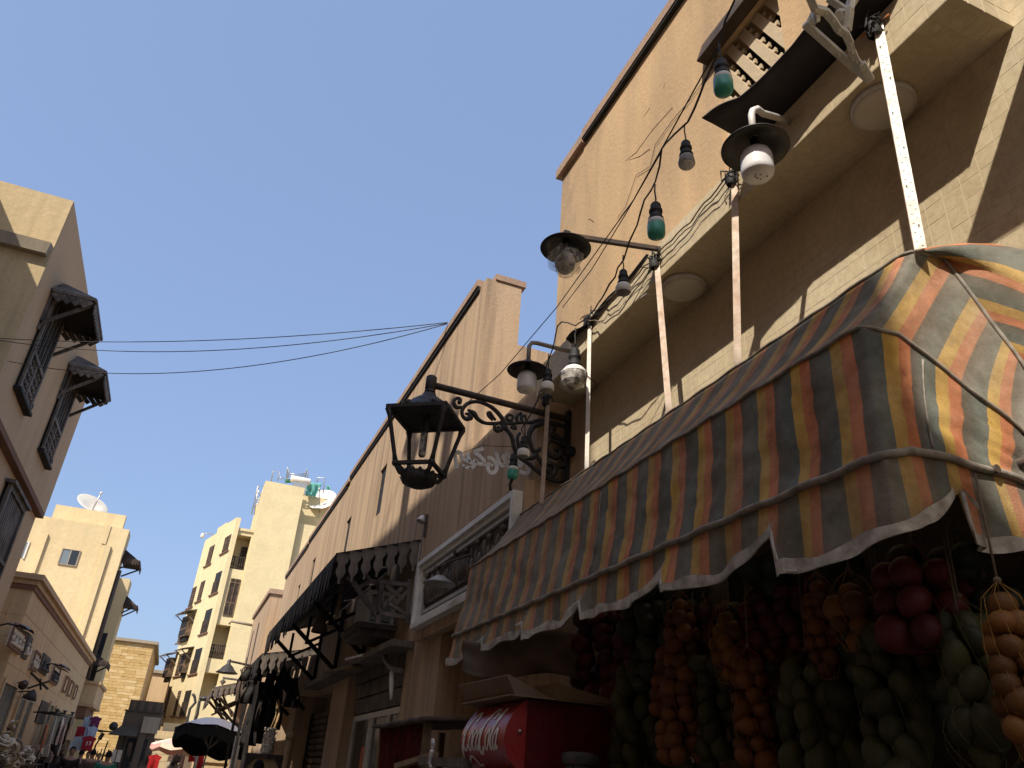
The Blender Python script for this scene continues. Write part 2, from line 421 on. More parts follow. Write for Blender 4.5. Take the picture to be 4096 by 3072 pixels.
m.box(MX, 6.5, 5.52, 7.349, 2.92, 4.74)
m.box(2.781, 6.5, 7.35, 25, 2.92, 6.2)
m.box(MX, 2.9, 7.7, 9.0, 0, 2.919); m.box(MX, 2.9, 12.2, 13.4, 0, 2.919); m.box(MX, 2.9, 17.3, 18.2, 0, 2.919); m.box(MX, 2.9, 21.5, 25, 0, 2.919)
m.box(2.9, 6.5, 5.52, 25, 0, 2.919)
obj('wall', m, M['midwall'], BB)
m = MB()
for y0, y1, zt in segs:
    m.box(MX - .05, 2.80, y0 + (.22 if y0 < 8 else .0), y1 - .003, zt + .003, zt + .10)
m.box(2.43, 2.83, 7.33, 7.56, 7.0235, 7.105)
obj('coping', m, M['coping'], BB)
m = MB()
for y0, y1, zt in segs: m.box(MX - .03, MX + .02, y0 + .22, y1, zt - .055, zt + .002)
obj('under_coping_strip', m, M['black'], BB)  # black strip along the wall head, just under the coping
for a, b, c, d in cuts: obj('slit_window', MB().box(MX+.035, 2.7, a - .05, b + .05, c - .05, d + .05), M['black'], BB)
# second, stepped-out block further along
B2 = thing('brown_annex', 'lower brown block with a dark coping at the far end of the long brown building', 'building', (3.2, 29.5, 0))
m = MB(); m.box(2.12, 6, 27.0, 32.6, 0, 6.7); obj('wall', m, M['midwall'], B2)
m = MB(); m.box(2.05, 6, 26.93, 32.65, 6.703, 6.86); obj('coping', m, M['coping'], B2)
m = MB(); m.box(2.114, 2.13, 29.2, 29.6, 4.9, 6.1); m.box(2.114, 2.13, 31.2, 31.55, 4.9, 6.1); obj('slit_window', m, M['black'], B2)
m = MB(); m.box(2.5, 7, 25.0, 26.99, 0, 6.3); obj('gap_wall', m, M['midwall'], B2)
m = MB(); m.tube([(2.1, 32.4, 6.45), (1.3, 32.4, 6.5), (1.25, 32.4, 6.38)], .05, 6); obj('roof_spout', m, M['concrete'], B2)
# recessed shop fronts in the ground floor
def roller(name, y0, y1, z0, z1, lab):
    t = thing(name, lab, 'shutter', (2.7, (y0+y1)/2, z0))
    f = MB(); n = int((z1-z0)/.11)
    for k in range(n):
        z = z0 + k*(z1-z0)/n; f.hexa([(2.70,y0,z),(2.76,y0,z),(2.76,y1,z),(2.70,y1,z)], [(2.66,y0,z+.075),(2.76,y0,z+.075),(2.76,y1,z+.075),(2.66,y1,z+.075)])
    for k in range(min(n, 22)):
        z = z0 + k*(z1-z0)/n; a = MB(); a.hexa([(2.70,y0,z),(2.76,y0,z),(2.76,y1,z),(2.70,y1,z)], [(2.655,y0,z+.085),(2.76,y0,z+.085),(2.76,y1,z+.085),(2.655,y1,z+.085)])
        obj('shutter_slat', a, M['shutter'], t)
    obj('guide_rail', MB().box(2.62, 2.72, y0-.05, y0-.003, z0, z1).box(2.62, 2.72, y1+.003, y1+.05, z0, z1), M['iron'], t)
    return t
roller('roller_shutter', 13.5, 17.2, .14, 2.6, 'brown slatted roller shutter between plastered columns under the wooden canopy')
# glazed shop doors
GD = thing('glass_shop_door', 'white framed glass shop doors with a dark transom beside the plastered column', 'door', (2.5, 10.6, 0))
m = MB()
for y in (9.05, 10.12, 10.98, 11.12, 12.16): m.box(2.47, 2.54, y-.035, y+.035, .14, 2.24)
m.box(2.471, 2.539, 9.02, 12.19, 2.241, 2.31)
obj('door_frame', m, M['white'], GD)
m = MB(); m.box(2.50, 2.51, 9.085, 10.085, .14, 2.24); m.box(2.50, 2.51, 10.155, 10.945, .14, 2.24); m.box(2.50, 2.51, 11.155, 12.125, .14, 2.24)
obj('pane', m, M['darkglass'], GD)
m = MB(); m.box(2.46, 2.52, 9.02, 12.19, 2.33, 2.52); m.box(2.45, 2.52, 9.02, 12.19, 2.54, 2.72); m.box(2.42, 2.53, 9.02, 12.19, 2.74, 2.9)
obj('transom_panel', m, M['greywood'], GD)
m = MB(); m.box(2.497, 2.4995, 11.3, 11.5, 1.55, 1.9); m.box(2.497, 2.4995, 10.3, 10.5, .9, 1.5); obj('poster', m, paint('orange_poster', (.5,.13,.03), .6), GD)

# sign box with white mouldings over the first shop
SG = thing('carved_shop_sign', 'shop sign with white moulded frame and carved relief beyond the striped awning', 'sign', (2.2, 6.9, 2.86))
m = MB(); m.box(2.23, 2.319, 5.5, 8.36, 2.86, 3.80); obj('sign_box', m, M['midwall'], SG)
def frame(m, x0, x1, y0, y1, z0, z1, wd):
    m.box(x0, x1, y0, y0+wd, z0, z1); m.box(x0, x1, y1-wd, y1, z0, z1); m.box(x0, x1, y0+wd+.001, y1-wd-.001, z0, z0+wd); m.box(x0, x1, y0+wd+.001, y1-wd-.001, z1-wd, z1)
m = MB(); frame(m, 2.14, 2.229, 5.52, 8.30, 2.97, 3.69, .05); frame(m, 2.175, 2.2295, 5.571, 8.249, 3.021, 3.639, .05); obj('outer_frame', m, M['white'], SG)
m = MB(); frame(m, 2.19, 2.2285, 5.66, 8.12, 3.10, 3.56, .035); obj('inner_frame', m, paint('grey_white_paint', (.42,.40,.37), .6, 0, (.2,.16,.12), .6, 8), SG)
m = MB(); m.box(2.215, 2.2288, 5.70, 8.08, 3.14, 3.52); obj('sign_panel', m, M['greyband'], SG)
m = MB(); rr = random.Random(3)
for k in range(22):
    y = 5.8 + k*.105; h = .10 + .12*rr.random(); m.tube([(2.20, y, 3.17+.05*rr.random()), (2.195, y+.04, 3.2+h), (2.20, y+.02+.05*rr.random(), 3.26+h)], [.018,.026,.012], 6)
    if k % 3 == 0: m.ball((2.197, y+.03, 3.33+h), .032, 8, 5)
m.box(2.198, 2.2149, 5.75, 8.03, 3.19, 3.235); m.box(2.198, 2.2149, 7.35, 8.03, 3.36, 3.40)
obj('relief', m, M['greywood'], SG)
SLP = thing('gooseneck_sign_lamp', 'small grey shade lamp on a thin gooseneck in front of the moulded sign', 'lamp', (2.2, 7.4, 3.4))
c = at(1757, 2335, X=1.98)
q = at(1893, 2215, X=2.21)
m = MB(); m.tube([q, q + (at(1800,2245,X=2.05)-q)*.6, at(1790,2250,X=2.02), at(1770,2275,X=1.99), c + Vector((0,0,.06))], .011, 6); obj('gooseneck', m, M['rustiron'], SLP)
m = MB(); m.lathe([(.015,.075),(.04,.07),(.09,.035),(.15,.0),(.146,-.006),(.085,.025),(.03,.05)], c, 20); obj('lamp_shade', m, paint('grey_enamel', (.36,.35,.32), .5, .1), SLP)
m = MB(); m.box(2.19, 2.229, q.y-.025, q.y+.025, q.z-.12, q.z+.05); obj('wall_plate', m, M['rustiron'], SLP)
p = at(1710, 2078, X=MX)
HL = thing('wall_spot', 'small white horn shaped fixture on a stick on the plain brown wall', 'lamp', p)
m = MB(); m.lathe([(.012,.0),(.03,-.03),(.055,-.09),(.05,-.095)], p + Vector((-.06,0,.04)), 10, axis=(.3,.2,.9)); obj('horn', m, M['whiteplastic'], HL)
m = MB(); m.box(p.x-.03, p.x, p.y-.02, p.y+.02, p.z-.22, p.z+.06); obj('bracket', m, M['rustiron'], HL)

# ------------------------------------------------------------------ wooden canopies over the shops
def canopy(label, x0, x1, y0, y1, zw, zo, pitch=.15, group='dark wooden canopies along the shop fronts', endlobes=7, mat=None):
    W = mat or M['blackwood']
    t = thing('wooden_canopy', label, 'canopy', (x1, (y0+y1)/2, zo), group=group)
    n = 6
    for k in range(n):
        a = k/n; b = (k+1)/n - .012
        xa, xb = x0 + (x1-x0)*a, x0 + (x1-x0)*b; za, zb = zo + (zw-zo)*a, zo + (zw-zo)*b
        pieces = [(y0, y1)] if k < n-1 else [(y0 + i*(y1-y0)/5 + (.1 if i else 0), y0 + (i+1)*(y1-y0)/5 - .1) for i in range(5)]
        pm = MB()
        for ya, yb in pieces: pm.hexa([(xa,ya,za),(xb,ya,zb),(xb,yb,zb),(xa,yb,za)], [(xa,ya,za+.025),(xb,ya,zb+.025),(xb,yb,zb+.025),(xa,yb,za+.025)])
        obj('roof_plank', pm, W, t)
    r = MB(); r.box(x0-.02, x0+.03, y0, y1, zo-.06, zo+.03); r.bar((x0,y0+.02,zo+.02), (x1-.003,y0+.02,zw+.02), .05, .07); r.bar((x0,y1-.02,zo+.02), (x1-.003,y1-.02,zw+.02), .05, .07); obj('edge_rail', r, W, t)
    # front fringe of narrow hanging boards
    k = 0; y = y0 + .04; fr = None
    while y < y1 - .02:
        h = .30 + (.05 if k % 2 else 0) + .02*math.sin(k*1.7)
        if fr is None:
            b = MB(); s = pitch*.44
            prof = [(-s,0),(s,0),(s,-.19),(s*.4,-.26),(s*.55,-.30),(0,-.36),(-s*.55,-.30),(-s*.4,-.26),(-s,-.19)]
            b.prism(prof[::-1], (0,0,0), (0,1,0), (0,0,1), (1,0,0), -.008, .008); fr = obj('fringe_board', b, M['greywood'] if mat else W, t, local=True); fr.location = Vector((x0-.03, y, zo-.03)) - LOC[t.name]
        else: share(fr, t, (x0-.03 + rnd.gauss(0,.004), y, zo-.03 + rnd.gauss(0,.006)), rot=(rnd.gauss(0,.03), rnd.gauss(0,.03), 0))
        y += pitch; k += 1
    # ogee shaped boards of the near end
    pr = None
    for i in range(endlobes):
        f = (i+.5)/endlobes; x = x0 + (x1-x0)*f; z = zo + (zw-zo)*f; s = (x1-x0)/endlobes*.49
        if pr is None:
            b = MB(); prof = [(-s,.03),(s,.03),(s,-.05),(s*.62,-.09),(s*.60,-.12),(s*.80,-.165),(s*.72,-.21),(s*.36,-.25),(s*.20,-.27),(s*.17,-.32),(-s*.17,-.32),(-s*.20,-.27),(-s*.36,-.25),(-s*.72,-.21),(-s*.80,-.165),(-s*.60,-.12),(-s*.62,-.09),(-s,-.05)]
            # round hole: two halves round a diamond
            b.prism(prof[::-1], (0,0,0), (1,0,0), (0,0,1), (0,1,0), -.01, .01); b.lathe([(.022,-.0125),(.0,-.0126)], (0,0,-.15), 8, (0,1,0)); pr = obj('end_board', b, M['greywood'], t, local=True)
            pr.location = Vector((x, y0-.02, z)) - LOC[t.name]
        else: share(pr, t, (x, y0-.02, z))
    return t
CY0 = 8.95
C1 = canopy('large black wooden canopy with hanging fringe boards beside the plain brown column', 1.34, MX, CY0, 15.4, 4.09, 3.76)
def pl(u, v, Y=9.02): return at(1000 + u*.3917, 2100 + v*.3917, Y=Y)
m = MB()
for a, b, wd in (((1000,520),(1300,920),.055),((1345,590),(1300,1010),.05),((1220,572),(1630,612),.045),((1330,900),(1600,945),.045),((1110,640),(1225,575),.045),((1155,470),(1225,572),.04),
               ((1380,620),(1560,760),.045),((1550,640),(1340,840),.045),((1400,790),(1590,910),.04),((1600,680),(1480,810),.04),((1625,560),(1600,1010),.045)):
    m.bar(pl(*a), pl(*b), wd, .045, up=(0,1,0))
obj('lattice_bracket', m, M['greywood'], C1)
for y in (11.2, 13.3, 15.3):
    m = MB(); m.bar((1.40, y, 3.72), (MX-.003, y, 3.0), .06); m.bar((MX-.05, y, 2.95), (MX-.05, y, 4.0), .06); m.bar((1.75, y, 3.82), (1.75, y, 3.38), .045); m.bar((1.75,y,3.4),(MX-.06,y,3.7),.045)
    obj('strut', m, M['blackwood'], C1)
m = MB(); m.bar(at(1683,2168,Y=CY0-.03), at(1640,2455,Y=CY0-.03), .018, .018); obj('edge_strip', m, M['steel'], C1)
# louvred box window under the canopy
AC = thing('louvred_window_box', 'white louvred window box on a ledge behind the lattice bracket of the large canopy', 'window', (2.1, 9.9, 2.9))
a = pl(1245, 660, 9.75); b = pl(1450, 1045, 9.75); bx0, bx1, bz0, bz1 = a.x - .02, min(b.x + .1, MX-.02), b.z, a.z
m = MB(); frame_parts = [(bx0, bx0+.045), (bx1-.05, bx1)]
for q0, q1 in frame_parts: m.box(q0, q1, 9.75, 9.80, bz0, bz1)
m.box(bx0+.046, bx1-.051, 9.75, 9.80, bz1-.05, bz1); m.box(bx0+.046, bx1-.051, 9.75, 9.80, bz0, bz0+.04); m.box(bx0, bx0+.03, 9.801, 10.5, bz0, bz1)
m.box(bx0 + (bx1-bx0)*.45, bx0 + (bx1-bx0)*.45+.03, 9.752, 9.79, bz0+.041, bz1-.051)
obj('window_frame', m, M['white'], AC)
for k in range(11):
    z = bz0 + .06 + k*(bz1-bz0-.13)/11; s = MB(); s.hexa([(bx0+.05,9.77,z),(bx1-.055,9.77,z),(bx1-.055,9.83,z+.035),(bx0+.05,9.83,z+.035)], [(bx0+.05,9.77,z+.008),(bx1-.055,9.77,z+.008),(bx1-.055,9.83,z+.043),(bx0+.05,9.83,z+.043)]); obj('louvre', s, M['white'], AC)
m = MB(); m.box(bx0+.04, bx1, 9.86, 10.49, bz0+.01, bz1); obj('box_body', m, M['black'], AC)
m = MB(); m.box(bx0-.12, MX-.003, 9.6, 10.7, bz0-.06, bz0-.002); m.box(bx0-.06, MX-.003, 9.68, 10.6, bz0-.14, bz0-.062); obj('ledge', m, M['greywood'], AC)
# second and third canopies further along
C2 = canopy('low dark canopy heaped with hanging wooden bits beyond the large black canopy', 1.30, MX, 15.75, 20.6, 3.62, 3.40, .17)
for y in (16.2, 18.4, 20.4):
    m = MB(); m.bar((1.36, y, 3.36), (MX-.003, y, 2.6), .07); m.bar((1.36, y, 3.36), (1.42, y, .13), .06); m.bar((1.6,y,3.45),(1.6,y,3.0),.05)
    obj('strut', m, M['blackwood'], C2)
C3 = canopy('slatted brown wooden canopy with lattice fringe nearest the street lamp', 1.02, 2.11, 26.9, 31.5, 3.95, 3.62, .2, mat=M['shutter'])
for y in (27.2, 29.2, 31.2):
    m = MB(); m.bar((1.1, y, 3.55), (2.105, y, 2.7), .08); m.bar((1.3, y, 3.1), (2.1, y, 3.55), .06); m.bar((1.3,y,3.55),(1.75,y,2.9),.06)
    obj('strut', m, M['shutter'], C3)
# ================================================================== STRIPED AWNING
def awning_mat(name, faded):
    m, n, l, b = newmat(name, .9, 0, .12)
    uv = n.new('ShaderNodeUVMap'); uv.uv_map = 'uv'
    sx = n.new('ShaderNodeSeparateXYZ'); l.new(uv.outputs[0], sx.inputs[0])
    oc = mapping(n, l)
    wob = n.new('ShaderNodeMath'); wob.operation = 'MULTIPLY_ADD'; l.new(nz(n, l, oc, 40, 3), wob.inputs[0]); wob.inputs[1].default_value = .012; l.new(sx.outputs[0], wob.inputs[2])
    fr = n.new('ShaderNodeMath'); fr.operation = 'FRACT'; l.new(wob.outputs[0], fr.inputs[0])
    slate, slate2, yel, orn = (.095,.112,.106), (.086,.122,.114), (.62,.37,.06), (.62,.185,.062)
    col = ramp(n, l, fr.outputs[0], [(0, yel), (.235, orn), (.49, (.075,.060,.048)), (.73, slate2), (.97, slate2)], True)
    soft = ramp(n, l, fr.outputs[0], [(0, yel), (.225, yel), (.245, orn), (.475, orn), (.50, (.082,.064,.052)), (.72, slate), (.80, slate2), (.985, slate2), (1, yel)])
    dust = ramp(n, l, nz(n, l, oc, 2.6, 6, .62), [(.35, (.04+faded,)), (.72, (.46+faded,))])
    col = mix(n, l, dust, soft, (.33,.285,.22))
    # sun-bleached towards the far end, grime in blotches
    x2 = n.new('ShaderNodeMapRange'); l.new(sx.outputs[0], x2.inputs[0]); x2.inputs[1].default_value = 3; x2.inputs[2].default_value = 16; x2.inputs[3].default_value = .42; x2.inputs[4].default_value = .0
    col = mix(n, l, x2.outputs[0], col, (.33,.29,.23))
    gr = ramp(n, l, nz(n, l, oc, 7, 6, .7), [(.40, (.70,.66,.62)), (.60, (1,1,1))])
    l.new(mix(n, l, 1, col, gr, 'MULTIPLY'), b.inputs['Base Color'])
    h = n.new('ShaderNodeMath'); h.operation = 'ADD'; l.new(nz(n, l, oc, 9, 4, .6, 1.2), h.inputs[0]); l.new(nz(n, l, oc, 300, 1), h.inputs[1])
    bump(n, l, b, h.outputs[0], .35, .012)
    return m
M['awn'] = awning_mat('striped_canvas', .10); M['awnv'] = awning_mat('striped_canvas_valance', .22); M['awnr'] = awning_mat('dusty_striped_canvas', .30)
M['piping'] = cloth('grey_piping', (.34,.30,.25), (.20,.175,.145), 20)
M['binding'] = cloth('dirty_white_binding', (.50,.47,.42), (.26,.23,.19), 16)
AW = thing('striped_awning', 'faded slate, yellow and orange striped awning with torn valance over the fruit stall', 'awning', (1.85, 3.6, 2.5))
YF = 5.60
def V(*a): return Vector(a)
# stations: (A top bar, B upper edge, C lower edge); last ones wrap round the near end
ST = [(V(2.22,YF,3.49), V(1.86,YF,3.02), V(1.777,YF,2.50)),
      (V(2.22,1.72,3.49), V(1.86,1.72,3.02), V(1.777,1.66,2.50)),
      (V(2.245,1.665,3.485), V(1.875,1.64,3.02), V(1.80,1.58,2.505)),
      (at(3770,1030,Y=1.66), at(3590,1335,Y=1.62), at(3640,1800,Y=1.565)),
      (at(3930,1245,X=2.47), at(3800,1500,Y=1.61), at(3840,1848,Y=1.57)),
      (at(4096,1465,X=2.53), at(4096,1728,X=2.48), at(4096,1925,Y=1.575)),
      (at(4330,1790,X=2.57), at(4330,1905,X=2.56), at(4330,2010,X=2.55))]
cum = [0.0]
for i in range(1, len(ST)): cum.append(cum[-1] + (ST[i][2]-ST[i-1][2]).length)
TOT = cum[-1]; PITCH = .205
def station(s, k):
    s = max(0, min(TOT, s))
    for i in range(1, len(ST)):
        if s <= cum[i] + 1e-9:
            f = (s-cum[i-1])/(cum[i]-cum[i-1]); return ST[i-1][k].lerp(ST[i][k], f)
def nrm_at(s):
    a = station(max(0,s-.05), 2); b = station(min(TOT,s+.05), 2); t = (b-a).normalized(); n = Vector((0,0,1)).cross(t); return -n if n.dot(Vector((-1,-1,0))) < 0 else n
def wr(p, sc, seed): return noise.noise(Vector(p)*sc + Vector((seed, seed*.7, 0)))
def u_of(s): return (YF - 1.66 + .02 + 0 - 0 + s - (YF-1.66))/PITCH
def panel(name, k0, k1, nu, nv, sag, wrk, s0=0, s1=None, mat='awn', voff=0):
    s1 = TOT if s1 is None else s1
    # columns are denser where the cloth turns
    ss = [s0 + (s1-s0)*i/nu for i in range(nu+1)]
    def fn(a, c):
        s = ss[round(a*nu)]; p = station(s, k0).lerp(station(s, k1), c); n = nrm_at(s)
        e = math.sin(math.pi*c)
        w = wr((s*2.2, c*2.0, 0), 1.0, 3+k0)*.6 + wr((s*6, c*1.2+s*1.4, 1), 1.0, 9)*.35 + wr((s*11+c*5, c*4-s*3, 2), 1.0, 5)*.22 - .34*max(0, 1-abs(wr((s*3.1-c*2.2, c*2.4+s*1.7, 4), 1.0, 7))*7)*.6
        return p + n*(-sag*e + wrk*w*e**.6) + Vector((0,0,-sag*.6*e))
    g = MB(); g.grid(fn, nu, nv, True, lambda a, c: (u_of(ss[round(a*nu)]), c + voff)); return obj(name, g, M[mat], AW)
panel('roof_canvas', 0, 1, 260, 16, .022, .012, mat='awnr')
panel('front_canvas', 1, 2, 340, 22, .012, .030)
# rear slope that falls from the top bar towards the wall at the near end
E = [at(3900,985,X=2.55), at(3980,975,X=2.57), at(4110,1000,X=2.58), at(4300,1240,X=2.583), at(4450,1470,X=2.586), at(4620,1790,X=2.588)]
def rfn(a, c):
    s = cum[1] + (TOT-cum[1])*a; p = station(s, 0); q = E[-1]
    for i in range(2, len(ST)):
        if s <= cum[i] + 1e-9: f_ = (s-cum[i-1])/(cum[i]-cum[i-1]); q = E[i-1].lerp(E[min(i,len(E)-1)], f_); break
    return p.lerp(q, c) + Vector((0,0,.028*math.sin(math.pi*c) + .012*wr((a*5,c*4,0),1,2)*math.sin(math.pi*c)))
g = MB(); g.grid(rfn, 60, 12, True, lambda a, c: (u_of(cum[1] + (TOT-cum[1])*a), c)); obj('rear_canvas', g, M['awn'], AW)
m = MB(); m.grid(lambda a, c: station(cum[1]-.5+.5*a, 0).lerp(V(2.34,2.15,3.46).lerp(E[0], a), c), 10, 4, True, lambda a, c: (u_of(cum[1]-.5+.5*a), c)); obj('rear_canvas', m, M['awn'], AW)
# the valance with its torn scallops
notch_px = [(1945,2586,.0),(2106,2513,0),(2336,2436,0),(2666,2298,0),(3102,2118,0)]
NS = [(YF - at(u, v, X=1.765).y) for u, v, _ in notch_px]
NZ_ = [at(u, v, X=1.765).z for u, v, _ in notch_px]
p = at(3854, 2030, Y=1.56); NS.append(cum[2] + (p.x-1.80)); NZ_.append(p.z)
NS = [0.0] + NS + [TOT]
drop = [.20, .185, .20, .205, .22, .275, .27, .22]
def vdepth(s):
    """length of the valance below the lower bar"""
    for i in range(len(NS)-1):
        if s <= NS[i+1] + 1e-9:
            f = (s-NS[i])/(NS[i+1]-NS[i]); d = drop[i]
            base = d - .035*f + .012*math.sin(f*9+i)
            if i < len(NS)-2 and f > .72: base -= (d-.035-.105)*((f-.72)/.28)**1.6
            if f < .02 and i > 0: base = .105 + (d-.105)*f/.02
            return base
    return .2
samp = sorted(set([TOT*i/420 for i in range(421)] + [x for q in NS[1:-1] for x in (q-.004, q+.001, q+.006)]))
samp = [s for s in samp if 0 <= s <= TOT]
def vfn(a, c):
    s = samp[round(a*(len(samp)-1))]; p = station(s, 2); n = nrm_at(s); d = vdepth(s)
    w = math.sin(s*17+1.3*math.sin(s*5))*.012 + wr((s*7, 0, 3),1,4)*.03
    return p + Vector((0,0,-d*c)) + n*(w*c + .012*c + (.03*c*c if any(0 < s-q < .06 for q in NS) else 0)) - n*.004
g = MB(); g.grid(vfn, len(samp)-1, 8, True, lambda a, c: (u_of(samp[round(a*(len(samp)-1))]), c)); obj('valance', g, M['awnv'], AW)
for i in range(len(NS)-1):
    q = [s for s in samp if NS[i]-1e-6 <= s <= NS[i+1]-.003]
    if len(q) < 3: continue
    m = MB(); top = []; 
    def bp(s, c): return vfn(samp.index(s)/(len(samp)-1), c)
    pts = [bp(s, 1.0) for s in q]
    # flat folded band
    def bf(a, c):
        s = q[round(a*(len(q)-1))]; n = nrm_at(s); P = bp(s, 1.0); up = .042 + .01*math.sin(s*23)
        return P + n*(.006 - .002*abs(c-.5)) + Vector((0,0,up*(c-.15)))
    m.grid(bf, len(q)-1, 2, True)
    m.tube(pts[::2] if len(pts) > 8 else pts, .006, 5)
    if i > 0:   # curled edge of the slit
        s = q[1]; P0 = station(s, 2) - Vector((0,0,.09)); n = nrm_at(s); P1 = bp(s, 1)
        m.grid(lambda a, c: P0.lerp(P1, a) + n*(.015 + .03*math.sin(a*2.2)*c) + (bp(q[2],1)-P1)*c*.9*math.sin(a*2.6), 6, 4)
    obj('binding', m, M['binding'], AW)
def pipe(name, k, r, s0=0, s1=None, dz=0):
    s1 = TOT if s1 is None else s1
    pts = [station(s0+(s1-s0)*i/120, k) + Vector((0,0,dz + .004*math.sin(i*.9))) + nrm_at(s0+(s1-s0)*i/120)*.004 for i in range(121)]
    m = MB(); m.tube(pts, r, 7); obj(name, m, M['piping'], AW)
pipe('piping', 2, .0135); pipe('piping', 1, .0075); pipe('piping', 0, .0075)
def seam(s, k0, k1):
    m = MB(); pts = [station(s, k0).lerp(station(s, k1), c/14) + nrm_at(s)*(.003 - .012*math.sin(math.pi*c/14)) for c in range(1, 14)]; m.tube(pts, .0035, 5); obj('seam', m, M['piping'], AW)
for s in (.62, 2.15, cum[3]+.10): seam(s, 1, 2)
m = MB()
for s in (.02, 1.35, 2.7, 3.92): m.bar(station(s,2)+Vector((.03,0,0)), Vector((2.59, station(s,2).y, 2.62)), .03); 
for k in (0,1,2): m.tube([station(.02,k)+Vector((.02,0,-.01)), station(3.9,k)+Vector((.02,0,-.01))], .014, 6)
obj('frame_bar', m, M['rustiron'], AW)

# ------------------------------------------------------------------ posts of angle iron
def post(label, top, bot, w=.034, mat='angle', dots=False, flip=1):
    t = thing('angle_iron_post', label, 'post', bot, group='angle iron posts along the slab edge')
    p, q = Vector(bot), Vector(top); d = (q-p).normalized(); a = Vector((-.75,-.66,0)); a = (a-d*a.dot(d)).normalized(); c = d.cross(a)*flip; k = .004
    m = MB(); m.bar(p + c*w/2, q + c*w/2, w, k, up=a)
    obj('front_flange', m, M[mat], t)
    m = MB(); m.bar(p - a*(w/2+k/2+.0005), q - a*(w/2+k/2+.0005), w, k, up=c); obj('side_flange', m, M['anglerust'], t)
    if dots:
        m = MB(); L = (q-p).length; n = int(L/.022); u = d
        for i in range(n):
            o = p + d*(.012+i*.022) + c*(w*(.3 if i % 2 else .7)) + a*(k/2+.0008); h = .006
            m.poly([o - c*.0016 - u*h*.25 - c*h*.2, o + c*h*.6 - u*.001, o + c*h*.6 + u*.0014, o - c*h*.6 + u*.0014])
            if i % 9 == 4: m.lathe([(.004,.0009),(0,.001)], o + d*.009, 6, a)
        obj('slot', m, M['black'], t, kind='stuff')
    # wire lashing at the top
    m = MB(); rr = random.Random(int(q.y*97))
    for i in range(9):
        pts = [q + Vector((rr.gauss(0,.03), rr.gauss(0,.03), rr.gauss(-.01,.035))) for _ in range(4)]; m.tube(pts, .0045, 4)
    m.lathe([(.028,-.05),(.036,-.03),(.030,.0),(.034,.02),(.02,.04)], q - d*.02, 7, d)
    obj('wire_lashing', m, M['cable'], t)
    return t
xp = XS - .035
def pp(u, v): return at(u, v, X=xp)
post('white slotted angle iron post nearest the camera, crossing the largest ceiling light', pp(3492,100), pp(3660,1000), .040, 'angle', True)
post('rusty angle iron post hanging free with its lower end clear of the awning', pp(2925,700), pp(2938,1488), .036, 'anglerust')
post('pale angle iron post just left of the middle ceiling light', pp(2616,1040), pp(2668,1690), .036, 'anglerust')
post('thin pale post with rope round its top before the far ceiling light', pp(2352,1275), pp(2338,1910), .030, 'angle')
post('farthest angle iron post, in front of the lantern bracket', at(2185,1590,X=xp-.1), at(2158,2015,X=xp-.1), .034, 'anglerust')

# ------------------------------------------------------------------ round ceiling lights
def ceil_light(y, label, first=[None]):
    if first[0] is None:
        t = thing('ceiling_light', label, 'light', (2.43, y, ZS), group='round ceiling lights under the slab')
        m = MB(); m.lathe([(0,0),(.140,0),(.143,-.006),(.143,-.026),(.136,-.030)], (0,0,0), 40); obj('rim', m, M['whiteplastic'], t, local=True)
        m = MB(); m.lathe([(.1355,-.029),(.135,-.034),(.120,-.045),(.08,-.052),(.03,-.055),(0,-.055)], (0,0,0), 40); obj('diffuser', m, paint('cream_diffuser', (.60,.55,.45), .5, 0, (.4,.32,.2), .35, 5), t, local=True)
        m = MB(); m.ball((-.06,.12,-.020), .006, 6, 4); m.ball((.142,-.01,-.016), .005, 6, 4); obj('screw', m, M['black'], t, local=True); first[0] = t
    else: t = dup(first[0], (2.43, y, ZS), 1.1*y, label)
    return t
ceil_light(1.80, 'largest round ceiling light, nearest, crossed by the white slotted post')
ceil_light(3.46, 'middle round ceiling light under the tiled slab, right of a pale post')
ceil_light(5.00, 'far round ceiling light under the slab end, behind the round grey bulb')
CLm = [o for o in bpy.data.objects if o.name.startswith('ceiling_light') and abs(o.location.y-3.46) < .01][0]
m = MB(); c0 = Vector((2.43,3.46,ZS-.002)); m.tube([c0+Vector((-.10,.12,-.03)), c0+Vector((-.17,.17,-.012)), c0+Vector((-.178,.26,-.004))], .003, 4); CLm.rotation_euler = (0,0,0); obj('light_cord', m, M['white'], CLm)

